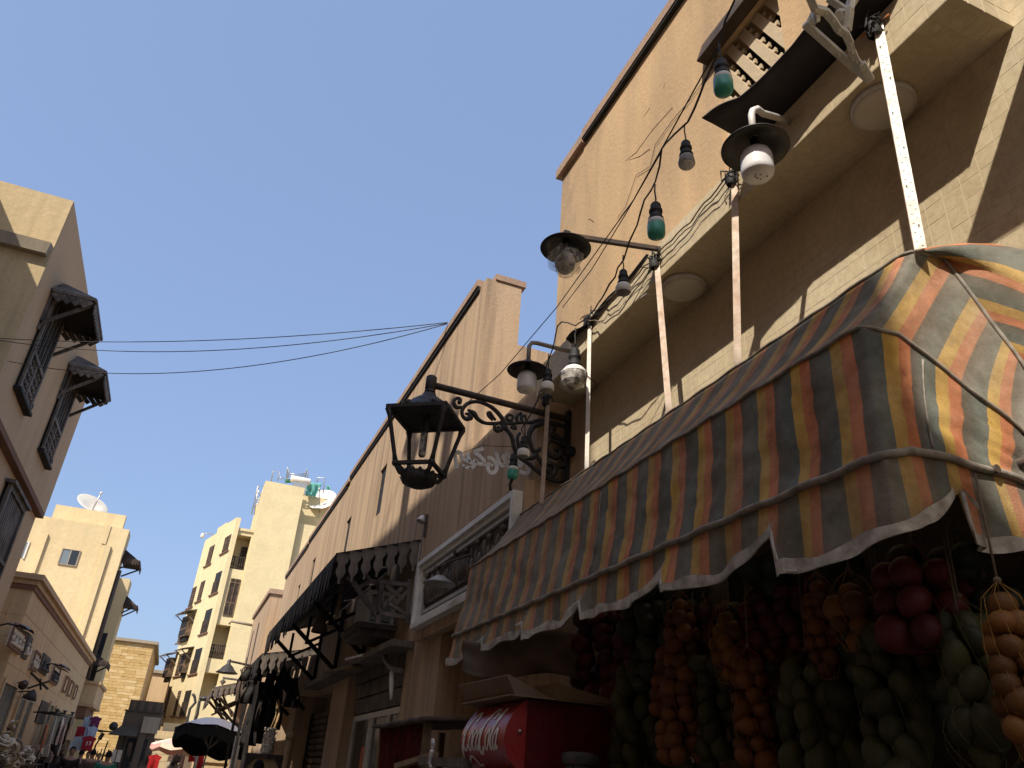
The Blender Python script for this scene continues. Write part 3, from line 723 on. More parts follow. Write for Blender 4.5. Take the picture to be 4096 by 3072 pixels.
# ------------------------------------------------------------------ shade lamps on the slab edge
def shade_lamp(label, c, bulb, arm, rad=.157, bulb_h=.19, bulb_r=.072, armat='white'):
    c = Vector(c); t = thing('shade_lamp', label, 'lamp', (XS, arm[-1][1], c.z), group='black disc shade lamps along the slab edge')
    m = MB(); m.lathe([(.018,.075),(.030,.070),(.05,.045),(rad*.62,.018),(rad*.97,-.012),(rad,-.018),(rad*.985,-.022),(rad*.6,.008),(.045,.036),(.02,.05)], c, 36); obj('shade', m, M['darkshade'], t)
    m = MB(); m.lathe([(.016,.05),(.022,.03),(.022,-.02),(.018,-.03)], c, 12); obj('socket', m, M['black'], t)
    if bulb == 'tube':
        m = MB(); m.lathe([(.022,-.02),(.034,-.03),(bulb_r*.88,-.05),(bulb_r*.97,-.065),(bulb_r*.98,-.072)], c, 24); obj('bulb_collar', m, M['whiteplastic'], t)
        m = MB(); m.lathe([(bulb_r,-.070),(bulb_r*1.02,-.08),(bulb_r*1.04,-bulb_h*.84),(bulb_r*1.0,-bulb_h*.93),(bulb_r*.9,-bulb_h*.98),(bulb_r*.5,-bulb_h*1.005),(0,-bulb_h*1.01)], c, 28); obj('bulb', m, M['opal'], t)
        m = MB(); rr = random.Random(4)
        for i in range(7): m.ball(c + Vector((rr.gauss(0,.022), rr.gauss(0,.022), -bulb_h*1.0)), .0045, 6, 4)
        obj('dead_insect', m, M['black'], t)
    else:
        m = MB(); m.lathe([(.02,-.02),(.03,-.035),(.04,-.055),(.062,-.10),(.066,-.13),(.058,-.165),(.036,-.19),(0,-.20)], c, 20); obj('bulb', m, M['clearbulb'], t)
        rr = random.Random(8); m = MB()
        def bag(a, b):
            g = a*2*math.pi; z = -.03 - .19*b; r = .050 + .055*math.sin(min(1,b*1.25)*math.pi)**.7*(1 if b < .8 else .8)
            r *= 1 + .30*noise.noise(Vector((math.cos(g)*1.7, math.sin(g)*1.7, b*4))) + .12*noise.noise(Vector((math.cos(g)*5, math.sin(g)*5, b*9)))
            if b > .98: r *= .2
            return c + Vector((math.cos(g)*r, math.sin(g)*r, z))
        m.grid(bag, 36, 14, False); obj('plastic_bag', m, M['bag'], t)
        m = MB(); m.box(c.x-.02, c.x+.02, c.y-.02, c.y+.02, c.z+.07, c.z+.11); obj('clip', m, M['iron'], t)
    m = MB()
    if armat == 'flat': m.bar(arm[0], arm[1], .028, .028)
    else: m.tube(arm, .017, 10)
    obj('arm', m, M['rustiron' if armat == 'flat' else ('whiteplastic' if armat == 'white' else 'greypipe')], t)
    return t
mt, n, l, b = newmat('opal_glass', .25, 0, .5); v = mapping(n, l); l.new(ramp(n, l, nz(n, l, v, 9, 5), [(.3, (.60,.57,.54)), (.6, (.74,.72,.71))]), b.inputs['Base Color']); b.inputs['Subsurface Weight'].default_value = .35; b.inputs['Subsurface Radius'].default_value = (.05,.05,.05); M['opal'] = mt
mt, n, l, b = newmat('dusty_bulb_glass', .15, 0, .6); v = mapping(n, l); l.new(ramp(n, l, nz(n, l, v, 20, 5), [(.4, (.10,.09,.08)), (.6, (.46,.43,.38))]), b.inputs['Base Color']); M['clearbulb'] = mt
mt, n, l, b = newmat('clear_bag', .25, 0, .6); v = mapping(n, l); b.inputs['Base Color'].default_value = (.55,.52,.47,1); l.new(ramp(n, l, nz(n, l, v, 22, 6, .7), [(.45, (.12,)), (.66, (.62,))]), b.inputs['Alpha']); M['bag'] = mt
M['greypipe'] = paint('grey_pipe', (.25,.23,.21), .6, .2, (.2,.12,.07), .5, 9)
c = Vector((1.92, 2.11, 4.30))
shade_lamp('nearest black disc lamp with big white cylinder bulb under the rubber sheet', c, 'tube', [c+V(0,0,.06), c+V(0,0,.20), c+V(.010,.0,.235), c+V(.04,.0,.262), c+V(.09,.02,.275), V(XS-.01, 2.2, c.z+.40)])
c = at(2263, 985, Y=3.445)
shade_lamp('black disc lamp with a bulb wrapped in torn clear plastic on a straight arm', c, 'bag', [c+V(.0,0,.085), V(XS+.05, 3.445, 4.74)], armat='flat')
c = at(2111, 1475, Y=4.73)
shade_lamp('farthest black disc lamp with a white cylinder bulb on a bent grey pipe', c, 'tube', [c+V(0,0,.05), c+V(0,0,.20), c+V(.02,0,.235), c+V(.06,0,.245), V(XS-.01, 4.73, c.z+.25)], armat='grey')

# ------------------------------------------------------------------ string of festoon bulbs and cables
def rope(name, pts, r, label, mat='cable', n=5, wob=.0, cat='cable', twist=False, ret=False):
    pts = [Vector(p) for p in pts]; out = []
    for i in range(len(pts)-1):
        k = max(1, int((pts[i+1]-pts[i]).length/.06))
        for j in range(k): out.append(pts[i].lerp(pts[i+1], j/k))
    out.append(pts[-1]); rr = random.Random(len(out))
    if wob: out = [p + Vector((rr.gauss(0,wob), rr.gauss(0,wob), rr.gauss(0,wob))) for p in out]
    m = MB(); m.tube(out, [r*(1+.35*rr.random()) for _ in out] if twist else r, n)
    o = obj(name, m, M[mat]); tag(o, label, cat); return o
def sd(y): return 1.39 + (y-1.64)*(2.03-1.39)/(5.3-1.64)      # x of the light string at depth y
def onstring(u, v):
    d = CR*(u-2048) + CD*(v-1536) + CF*FOC
    # x = 1.103 + .1749 y
    t = 1.103/(d.x - .1749*d.y); return EYE + d*t
main = [(2990,-120),(2940,0),(2881,163),(2859,233),(2821,325),(2751,488),(2700,540),(2664,575),(2648,602),(2621,727),(2583,800),(2545,900),(2517,972),(2490,1039),(2424,1171),(2365,1257)]
rope('light_string', [onstring(*p) for p in main], .0038, 'thick black twisted cable that the coloured bulbs hang from', 'cable', 6, .003, 'cable', True)
low = [(2352,1270),(2300,1300),(2245,1286),(2229,1304),(2199,1430),(2179,1509),(2150,1600),(2119,1662),(2085,1720),(2105,1745)]
rope('light_string', [at(u, v, X=2.02) for u, v in low], .0042, 'black cable sagging from the rope post down past the far lamp to the lantern bracket', 'cable', 6, .003, 'cable', True)
mess = [(2870,190),(2534,800),(2245,1210),(2000,1496),(1880,1602)]
rope('messenger_wire', [onstring(2870,190), onstring(2534,800), at(2230,1225,Y=4.3), at(2000,1496,Y=5.2), at(1876,1606,Y=5.43)], .0035, 'thin straight wire from the slatted window down to the lantern bracket', 'cable', 5)
def festoon(kind, u, v, h, label, hang=True, pt=None):
    """bulb whose socket top is at photo pixel (u, v); h = height of socket and bulb in photo pixels"""
    p = pt or onstring(u, v); depth = (p-EYE).dot(CF); H = h/FOC*depth*1.25
    t = thing('festoon_bulb', label, 'bulb', p, group='bulbs hanging from the black cable')
    H = max(.08, H); s = H/.17; r = .026*s
    m = MB(); m.lathe([(0,0),(r*.55,-.002*s),(r*.8,-.012*s),(r*.85,-.035*s),(r*1.02,-.038*s),(r*1.02,-.05*s),(r*.9,-.053*s),(r*1.0,-.075*s),(r*1.18,-.08*s),(r*1.18,-.088*s),(r*.6,-.09*s)], p, 14); obj('socket', m, M['black'], t)
    if kind == 'green':
        m = MB(); m.lathe([(r*.9,-.088*s),(r*1.25,-.092*s),(r*1.28,-.108*s),(r*1.24,-.110*s)], p, 18); obj('collar', m, M['whiteplastic'], t)
        m = MB(); m.lathe([(r*1.24,-.109*s),(r*1.33,-.113*s),(r*1.33,-.150*s),(r*1.25,-.162*s),(r*.9,-.169*s),(0,-.171*s)], p, 20); obj('bulb', m, M['greenbulb'], t)
    elif kind == 'flat':
        m = MB(); m.lathe([(r*.9,-.088*s),(r*1.2,-.095*s),(r*1.38,-.118*s),(r*1.42,-.135*s),(r*1.3,-.142*s)], p, 18); obj('collar', m, M['greybulb'], t)
        m = MB(); m.lathe([(r*1.3,-.141*s),(r*1.18,-.146*s),(0,-.147*s)], p, 18); 
        for i in range(5): m.ball(p + V(r*.8*math.cos(i*1.25), r*.8*math.sin(i*1.25), -.146*s), .004*s, 5, 3)
        obj('broken_face', m, M['white'], t)
    elif kind == 'white':
        m = MB(); m.lathe([(r*.9,-.088*s),(r*1.3,-.095*s),(r*1.55,-.110*s),(r*1.58,-.135*s),(r*1.4,-.142*s)], p, 18); obj('collar', m, M['white'], t)
        m = MB(); m.lathe([(r*1.4,-.141*s),(r*1.1,-.146*s),(0,-.147*s)], p, 18); obj('broken_face', m, M['greybulb'], t)
    else:
        m = MB(); m.lathe([(r*.9,-.088*s),(r*1.5,-.098*s),(r*2.1,-.118*s),(r*2.15,-.124*s)], p, 20); obj('collar', m, M['white'], t)
        m = MB(); m.lathe([(r*2.12,-.123*s),(r*2.15,-.135*s),(r*1.95,-.162*s),(r*1.4,-.182*s),(r*.6,-.191*s),(0,-.193*s)], p, 14, smooth=False); obj('bulb', m, M['clearbulb'], t)
    m = MB(); m.tube([p+V(0,0,-.003), p+V(.004,.003,.025*s), p+V(-.003,0,.06*s), p+V(.002,.004,.10*s)], .0035*s, 5); obj('hanging_cord', m, M['jute'] if kind == 'flat' else M['cable'], t)
    return t
M['greenbulb'] = paint('teal_bulb', (.055,.34,.26), .3, 0, (.10,.12,.08), .45, 12)
M['greybulb'] = paint('grey_lamp_body', (.25,.245,.22), .6, 0, (.1,.08,.06), .6, 22)
festoon('green', 2884, 240, 150, 'largest teal green bulb, in front of the slatted window')
festoon('flat', 2742, 565, 122, 'broken grey socket bulb hanging above the second teal bulb')
festoon('green', 2622, 812, 138, 'second teal green bulb, in the middle of the string')
festoon('white', 2493, 1080, 105, 'whitish broken bulb hanging in front of the slab edge')
festoon('round', 2300, 1393, 130, 'round faceted grey bulb beside the rope tied post', pt=at(2300,1393,X=2.05))
festoon('white', 2192, 1475, 95, 'small white broken bulb above the farthest post', pt=at(2192,1475,X=2.0))
festoon('white', 2098, 1745, 84, 'white broken bulb on a twisted cord below the lantern pipe', pt=at(2098,1745,X=1.95))
festoon('green', 2056, 1815, 86, 'smallest teal bulb, in front of the white writing', pt=at(2056,1815,X=2.0))
cab = 0
rope('loose_cable', [at(2052,1905,X=2.0), at(2040,1940,X=2.0), at(2042,1960,X=2.0)], .012, 'black plug dangling under the smallest teal bulb', 'cable', 6)
rope('loose_cable', [at(2032,1965,X=2.2), at(2030,2020,X=2.22), at(2034,2060,X=2.24)], .003, 'thin wire dropping from the plug to the shop sign', 'cable', 4)
tri = [(2245,1286),(2330,1340),(2352,1285)]
rope('loose_cable', [onstring(2648,602), onstring(2500,860), onstring(2365,1080), at(2250,1230,Y=4.2)], .003, 'second thin wire running beside the bulb string', 'cable', 5)
fc = [(3556,40),(3200,395),(2925,690),(2760,880),(2640,1005),(2520,1130),(2352,1270)]
rope('slab_cable', [at(u, v, X=XS-.03) for u, v in fc[2:]], .005, 'reddish dusty cable tied along the top edge of the slab', 'jute', 5, .006)
rope('slab_cable', [at(u+6, v+14, X=XS-.035) for u, v in fc[2:]], .0035, 'thin black cable drooping just under the slab top edge', 'cable', 5, .006)
rope('hanging_rope', [at(2352,1282,X=XS-.05), at(2420,1290,X=XS-.045), at(2475,1255,X=XS-.04), at(2600,1080,X=XS-.03)], .005, 'pale rope drooping from the roped post top', 'jute', 5, .003)
rope('hanging_rope', [at(2600,1070,X=XS-.03), at(2560,1160,X=XS-.04), at(2500,1270,X=XS-.05)], .003, 'thin cord hanging from the middle post lashing', 'jute', 4)
wc = [(2870,420),(2760,545),(2700,600),(2640,770),(2520,930),(2505,1000)]
pts = [at(2860,258,X=XW-.01), at(2760,400,X=XW-.01), at(2690,480,X=XW-.01), at(2620,580,X=XW-.01), at(2600,665,X=XW-.01), at(2545,700,X=XW-.01), at(2500,830,X=XW-.01), at(2470,870,X=XW-.01)]
rope('wall_wire', pts, .0025, 'thin old wire stapled crookedly across the orange wall', 'cable', 4)
for i, (u, v) in enumerate(((2768,378),(2620,570),(2370,880))):
    pass

# ------------------------------------------------------------------ black sheets on the slab top
def sheet(label, pts_in, pts_out, name='rubber_sheet', thick=.008, mat='rubber'):
    n = len(pts_in)-1; g = MB()
    def ip(P, a):
        f = a*n; i = min(int(f), n-1); return Vector(P[i]).lerp(Vector(P[i+1]), f-i)
    g.grid(lambda a, c: ip(pts_in, a).lerp(ip(pts_out, a), c) + V(0,0,.015*math.sin(a*13)*c + .012*wr((a*6,c*3,1),1,1)), 40, 8)
    o = obj(name, g, M[mat]); tag(o, label, 'sheet')
    s = o.modifiers.new('thickness', 'SOLIDIFY'); s.thickness = thick; return o
sheet('black rubber sheet lying over the slab top and jutting out beneath the slatted window', [(2.52,2.52,4.80),(2.42,2.3,4.80),(2.4,1.9,4.80),(2.4,1.55,4.80),(2.4,1.33,4.80)],
      [at(2806,470,Z=4.80), at(2955,385,Z=4.82), at(3165,185,Z=4.84), at(3310,20,Z=4.86), at(3400,-120,Z=4.88)])
m = MB(); m.tube([at(3556,58,X=XS-.01), at(3500,105,X=XS-.02), at(3440,150,X=XS-.03)], .006, 5); tag(obj('copper_pipe', m, paint('orange_rust', (.45,.16,.05), .6, .2)), 'short rust orange pipe on the slab top at the upper right', 'pipe')
sheet('thin black sheet edge peeping over the far half of the slab', [(2.44,4.95,4.792),(2.42,4.2,4.792),(2.40,3.55,4.792)], [at(2262,1355,X=2.16), at(2370,1262,X=2.21), at(2585,1020,X=2.235)])

# ------------------------------------------------------------------ white clothes-hanger like rack, upper right
HG = thing('hanger_cluster', 'cluster of old white plastic hangers dangling at the upper right before the slab', 'hangers', at(3300,60,Z=4.35))
def hp(u, v, d=1.75): return at(3100 + u*.3617, v*.3617, D=FOC*0 + d)
def hang(name, pix, w, h, d0, d1):
    m = MB(); n = len(pix)
    P = [hp(u, v, d0 + (d1-d0)*i/(n-1)) for i, (u, v) in enumerate(pix)]
    for i in range(n-1): m.bar(P[i], P[i+1], w, h)
    for q in P[1:-1]: m.ball(q, w*.55, 8, 6)
    return obj(name, m, M['hanger'], HG)
M['hanger'] = paint('yellowed_plastic', (.78,.74,.60), .35, 0, (.25,.21,.14), .5, 14)
hang('hanger_bar', [(330,260),(700,590),(1060,895)], .020, .016, 2.20, 2.26)
hang('hanger_bar', [(1060,880),(960,700)], .020, .015, 2.26, 2.22)
hang('hanger_arm', [(385,-30),(440,100),(560,130),(640,220),(700,320),(780,370),(830,480),(850,570),(900,680),(1000,800)], .020, .016, 2.14, 2.24)
hang('hanger_arm', [(590,-20),(700,60),(790,120),(700,140),(740,230),(790,300)], .018, .014, 2.3, 2.28)
hang('hanger_arm', [(840,20),(830,110),(800,330)], .022, .016, 2.3, 2.26)
hang('hanger_hook', [(470,110),(430,190),(400,250)], .022, .02, 2.18, 2.20)
m = MB()
for i in range(4): m.tube([hp(420+8*i,170+i*16,2.17), hp(450,190+i*16,2.15), hp(480,175+i*16,2.17)], .006, 6)
m.tube([hp(800,20,2.3), hp(870,30,2.3), hp(890,-20,2.3)], .012, 6)
obj('spring_clip', m, M['hanger'], HG)

# ================================================================== LANTERN AND SCROLL BRACKET
YL = 5.45
LN = thing('street_lantern', 'large black iron street lantern on a pipe arm with a scroll bracket', 'lantern', (2.6, YL, 4.25))
def lp(u, v, Y=YL): return at(1500 + u*.4069, 1450 + v*.4069, Y=Y)
a = lp(555, 200); zc = a.z
AX = Vector((lp(550,210).x, YL, lp(600,230).z))
m = MB(); m.tube([V(AX.x+.03, YL, AX.z), V(2.598, YL, AX.z-.015)], .028, 14); obj('pipe_arm', m, M['rustiron'], LN)
m = MB(); m.lathe([(0,.075),(.035,.075),(.045,.065),(.045,-.045),(.040,-.05),(.040,-.058),(.046,-.062),(.046,-.075),(.03,-.085)], AX, 18); obj('tee_cap', m, M['iron'], LN)
TOPZ = AX.z - .085
def lan(a, r, z, n=4, off=math.pi/4): return [Vector((AX.x + r*math.cos(off+a+i*2*math.pi/n), YL + r*math.sin(off+a+i*2*math.pi/n), z)) for i in range(n)]
RA = R(-36)
zt = lp(480, 440).z; 
z_plate = 4.115; z_rail = 3.67; z_bot = 3.548
m = MB(); m.lathe([(.035,.0),(.055,-.01),(.06,-.03),(.10,-.06),(.15,-.10),(.215,-.185)], (AX.x,YL,TOPZ+.005), 20); obj('roof_dome', m, M['iron'], LN)
m = MB()
def ring(m, r0, z0, r1, z1):
    A = lan(RA, r0, z0); B = lan(RA, r1, z1)
    for i in range(4): j = (i+1) % 4; m.poly([A[i], A[j], B[j], B[i]])
R0 = .352
ring(m, .20, z_plate+.05, R0*.95, z_plate+.012); ring(m, R0*.95, z_plate+.012, R0, z_plate+.01); ring(m, R0, z_plate+.01, R0, z_plate-.02); ring(m, R0, z_plate-.02, R0-.04, z_plate-.022); ring(m, R0-.04, z_plate-.022, R0-.05, z_plate); ring(m, R0-.05, z_plate, .02, z_plate+.002)
obj('roof_plate', m, M['iron'], LN)
# cast leaf trim along the roof
m = MB()
A = lan(RA, .22, z_plate+.045)
for i in range(4):
    for k in range(9):
        f = (k+.5)/9; p = A[i].lerp(A[(i+1)%4], f); m.ball(p + V(0,0,.02*abs(math.sin(f*math.pi*2))), .020+.008*math.sin(k*2.1), 6, 4)
obj('leaf_trim', m, M['iron'], LN)
P0 = lan(RA, .325, z_plate-.02); P1 = lan(RA, .205, z_rail)
for i in range(4):
    m = MB(); m.tube([P0[i], P0[i].lerp(P1[i],.15), P0[i].lerp(P1[i],.85), P1[i]], [.030,.017,.017,.024], 8); obj('corner_post', m, M['iron'], LN)
m = MB()
for i in range(4): m.bar(P1[i], P1[(i+1)%4], .026, .028); m.ball(P1[i], .03, 8, 6)
obj('lower_rail', m, M['iron'], LN)
P2 = lan(RA, .11, z_bot+.05)
for i in range(4):
    m = MB(); m.tube([P1[i], P1[i].lerp(P2[i], .45)+V(0,0,-.035), P2[i]], [.022,.016,.022], 8); obj('lower_rib', m, M['iron'], LN)
m = MB(); m.lathe([(0,-.055),(.07,-.05),(.125,-.025),(.145,.01),(.13,.045),(.105,.06),(.0,.062)], (AX.x,YL,z_bot+.03), 18)
for i in range(14):
    g_ = i*2*math.pi/14; m.ball((AX.x+.125*math.cos(g_), YL+.125*math.sin(g_), z_bot+.07), .020, 6, 4, (1,1,1.5))
obj('bottom_cup', m, M['iron'], LN)
m = MB(); m.lathe([(.03,0),(.032,-.13),(.024,-.14)], (AX.x,YL,z_plate), 12); obj('lamp_holder', m, M['iron'], LN)
m = MB(); m.lathe([(.024,-.135),(.030,-.15),(.030,-.32),(.022,-.34),(0,-.342)], (AX.x,YL,z_plate), 14); obj('lamp_tube', m, M['tubeglass'] if 'tubeglass' in M else M['clearbulb'], LN)
# scroll work: stroke paths traced in the plane of the bracket
scr = [([(845,440),(800,440),(775,400),(785,365),(815,350),(838,365),(830,390)],[.014,.020,.019,.016,.016,.018,.02]),
 ([(935,540),(900,555),(865,530),(855,480),(880,430),(930,395),(1010,385),(1090,410),(1160,450),(1220,510),(1260,570),(1280,640)],[.026,.022,.018,.018,.018,.018,.018,.019,.020,.021,.022,.022]),
 ([(935,540),(925,510),(895,505)],[.024,.018,.012]),
 ([(920,470),(970,500),(1010,555),(1080,595),(1170,600),(1240,590)],[.012,.026,.020,.017,.018,.016]),
 ([(1240,660),(1200,670),(1175,640),(1190,600),(1235,595),(1255,630),(1230,650),(1212,635)],[.020,.022,.018,.016,.016,.016,.014,.012]),
 ([(1270,640),(1310,680),(1345,740),(1360,810),(1385,880),(1430,940),(1490,980),(1550,1030),(1640,1100),(1720,1150),(1800,1165),(1875,1160)],[.020]*8+[.022]*4),
 ([(1150,560),(1120,530),(1110,500),(1130,490),(1150,520),(1180,560)],[.012,.016,.016,.014,.014,.012]),
 ([(1280,600),(1360,600),(1440,590),(1540,590),(1600,575),(1700,590),(1800,610),(1870,640),(1895,690)],[.014,.016,.016,.022,.024,.024,.020,.018,.02]),
 ([(1340,580),(1300,560),(1300,525),(1330,515),(1355,535),(1345,560)],[.014,.015,.015,.014,.012,.010]),
 ([(1400,580),(1390,545),(1410,510),(1440,500),(1430,540)],[.014,.018,.016,.012,.008]),
 ([(1450,585),(1440,545),(1470,520),(1480,560)],[.014,.016,.012,.008]),
 ([(1340,640),(1380,650),(1370,620),(1340,625)],[.012,.016,.012,.008]),
 ([(1640,600),(1560,630),(1520,690),(1515,760),(1540,840),(1580,900),(1560,930),(1510,940),(1440,900),(1410,820),(1400,740),(1420,700)],[.022,.028,.026,.022,.020,.024,.024,.022,.020,.018,.016,.014]),
 ([(1580,900),(1640,990),(1700,1060),(1740,1120)],[.020,.024,.030,.024]),
 ([(1610,860),(1580,880),(1620,840)],[.020,.024,.010]),
 ([(1730,640),(1760,640),(1730,690),(1770,720),(1830,760),(1880,800),(1890,860)],[.028,.030,.028,.026,.026,.026,.024]),
 ([(1890,830),(1840,800),(1790,780),(1730,760),(1690,800),(1690,860),(1720,910),(1780,930),(1820,900),(1810,860),(1780,855)],[.020,.026,.022,.024,.024,.024,.026,.028,.024,.022,.02]),
 ([(1820,910),(1860,940),(1870,990),(1830,1020),(1780,1010)],[.022,.026,.024,.026,.014]),
 ([(1880,1050),(1850,1080),(1860,1110),(1840,1160)],[.012,.012,.012,.010]),
 ([(1680,1000),(1720,990),(1770,1030),(1760,1090),(1720,1130)],[.020,.026,.030,.028,.020])]
for pts, rs in scr:
    P = [lp(u, v) for u, v in pts]; m = MB(); Q = []; W = []
    for i in range(len(P)-1):           # smooth path through the traced points
        p0, p1, p2, p3 = P[max(0,i-1)], P[i], P[i+1], P[min(len(P)-1,i+2)]
        for k in range(5):
            t = k/5; Q.append(.5*((2*p1)+(p2-p0)*t+(2*p0-5*p1+4*p2-p3)*t*t+(3*p1-p0-3*p2+p3)*t**3)); W.append((rs[i]*(1-t)+rs[i+1]*t)*.92)
    Q.append(P[-1]); W.append(rs[-1]*.9); m.tube(Q, W, 8); m.ball(Q[0], W[0]*1.15, 8, 6); m.ball(Q[-1], W[-1]*1.15, 8, 6)
    obj('scroll', m, M['iron'], LN)
m = MB(); m.box(2.56, 2.594, YL-.03, YL+.03, lp(1900,1200).z, AX.z+.06); obj('wall_plate', m, M['iron'], LN)
p = at(2286, 1805, X=2.57)
CC = thing('round_camera', 'small round black camera on the dark pier beside the scroll bracket', 'camera', p)
m = MB(); ax = V(-.75,-.66,-.05)
m.lathe([(0,-.05),(.036,-.045),(.04,-.02),(.040,.018),(.034,.024),(.028,.012),(.012,.010)], p, 18, ax); obj('housing', m, M['black'], CC)
m = MB(); m.lathe([(.012,.011),(.012,.018),(0,.02)], p, 10, ax); obj('lens', m, M['darkglass'], CC)

# ------------------------------------------------------------------ white arabic light writing
AR = thing('light_writing', 'white Arabic light writing hung just behind the lantern bracket', 'sign', at(1960,1840,X=MX))
YA_ = 5.62
ARS = [[(1068,848),(1012,862),(985,885),(1035,925),(1072,972),(1060,1000),(1000,990)], [(1060,1000),(1110,1000)], [(1002,990),(984,958),(978,1000),(958,1030),(915,1040)], [(965,988),(935,978),(908,892)], [(935,978),(880,955),(852,932),(846,897),(815,880),(788,905),(803,1042)],
 [(1105,935),(1150,945),(1185,990),(1196,1048),(1160,1086),(1120,1072),(1108,1030),(1122,985)], [(1188,872),(1232,1005),(1300,1005)], [(1250,1012),(1312,1002),(1332,962),(1305,905),(1262,925),(1288,978)], [(1305,1005),(1380,1002),(1408,962),(1442,978),(1428,1012),(1385,1005)], [(1445,955),(1498,1008),(1512,1060),(1488,1092),(1425,1070)]]
m = MB(); dots = MB()
def LPt(u, v): return lp(u, v, YA_)
for st in ARS:
    P = [LPt(*q) for q in st]; Q = []
    for i in range(len(P)-1):
        p0, p1, p2, p3 = P[max(0,i-1)], P[i], P[i+1], P[min(len(P)-1,i+2)]
        for k in range(6): t = k/6; Q.append(.5*((2*p1)+(p2-p0)*t+(2*p0-5*p1+4*p2-p3)*t*t+(3*p1-p0-3*p2+p3)*t**3))
    Q.append(P[-1]); n = len(Q); w2 = .0145; rows = []
    for i, q in enumerate(Q):
        t = (Q[min(n-1,i+1)]-Q[max(0,i-1)]).normalized(); nn = Vector((-t.z,0,t.x)); rows.append((q+nn*w2, q-nn*w2))
        if i % 3 == 1: dots.ball(q + V(0,-.007,0), .0028, 5, 3)
    for i in range(n-1):
        (a0,a1),(b0,b1) = rows[i], rows[i+1]; m.hexa([a0+V(0,.006,0),a1+V(0,.006,0),b1+V(0,.006,0),b0+V(0,.006,0)], [a0-V(0,.006,0),a1-V(0,.006,0),b1-V(0,.006,0),b0-V(0,.006,0)])
for u, v in ((868,1012),(898,1034),(932,1042),(1292,882),(1150,1010)): q = LPt(u, v); m.hexa([q+V(a_,.006,c_) for a_,c_ in ((-.014,0),(0,-.014),(.014,0),(0,.014))], [q+V(a_,-.006,c_) for a_,c_ in ((-.014,0),(0,-.014),(.014,0),(0,.014))])
obj('letters', m, paint('white_letter', (.88,.88,.86), .5, 0, (.6,.58,.54), .2, 20), AR)
obj('light_dot', dots, M['greyband'], AR, kind='stuff')
L0 = LPt(790,900); L1 = LPt(1500,960)
obj('support_wire', MB().tube([L0+V(.02,.004,.0), L0.lerp(L1,.35)+V(0,.01,.10), L0.lerp(L1,.7)+V(0,.01,.11), V(MX+.05,YA_+.05,L1.z+.16)], .003, 4), M['cable'], AR)
# ================================================================== LEFT SIDE, NEAR TO FAR
def onplane(u, v, P, N):
    d = CR*(u-2048) + CD*(v-1536) + CF*FOC; P = Vector(P); N = Vector(N)
    return EYE + d*((P-EYE).dot(N)/d.dot(N))
# buildings beside and behind the camera (outside the frame); they shade the lane
N1 = thing('neighbour_building', 'flat roofed plastered building across the lane, beside and behind the camera', 'building', (-7, 0, 0))
m = MB(); m.box(-10, -4.0, -45, -4.101, 0, 11.3); m.box(-10, -4.0, -4.1, -1.2, 0, 12.35); m.box(-10, -4.0, -1.199, 7.9, 0, 13.75); obj('wall', m, M['leftwall'], N1)
for yy, hh, lab in ((3.9, 1.7, 'added slender shadow mast with a small dish on the neighbouring roof, outside the frame'), (2.1, 1.3, 'added shorter shadow mast with a cross bar on the neighbouring roof, outside the frame')):
    t = thing('shadow_caster', lab, 'caster', (-4.25, yy, 13.75)); obj('pole', MB().lathe([(.16,13.751),(.15,13.75+hh*.6),(.10,13.75+hh)], (-4.25,yy,0), 8), M['steel'], t); obj('bar', MB().bar((-4.25,yy-.35,13.75+hh*.72),(-4.25,yy+.55,13.75+hh*.95), .14), M['steel'], t)  # unseen roof shape, added to throw a soft shadow on the brown wall
N2 = thing('setback_building', 'set back building left of the sandy end wall, just outside the view', 'building', (-8, 11, 0))
m = MB(); m.box(-11, -6.05, 7.91, 13.9, 0, 11.85); obj('wall', m, M['leftwall'], N2)

L1 = thing('corner_house', 'beige corner house with sandy end wall and two hooded dark windows, left edge', 'building', (-6, 17.5, 0))
YN, YE = 14.0, 21.3; XF = -4.0
def zroof(y): return 10.9
zc1 = at(100, 1900, X=XF).z
zc1 = 6.72
m = MB(); m.hexa([(-9,YN+.001,zc1),(XF,YN+.001,zc1),(XF,YE,zc1),(-9,YE,zc1)], [(-9,YN+.001,10.93),(XF,YN+.001,10.93),(XF,YE,10.93),(-9,YE,10.93)])
m.box(-9, XF-.16, YN+.3, YE-.03, 0, zc1-.001); obj('street_wall', m, M['leftwall'], L1)
m = MB(); m.box(-9, XF-.002, YN-.02, YN, zc1, 10.93)
obj('end_wall', m, M['leftend'], L1)
zl = at(80, 985, Y=YN).z
m = MB(); m.hexa([(-9,YN-.16,zl-.10),(XF-.05,YN-.16,zl-.10),(XF-.05,YN-.021,zl-.10),(-9,YN-.021,zl-.10)], [(-9,YN-.21,zl+.12),(XF-.02,YN-.21,zl+.12),(XF-.02,YN-.021,zl+.16),(-9,YN-.021,zl+.16)]); obj('ledge', m, M['concrete'], L1)
m = MB(); m.box(-8.9, XF-.003, YN+.02, YE-.003, zc1-.12, zc1-.002); obj('overhang_soffit', m, M['brownsoffit'], L1)
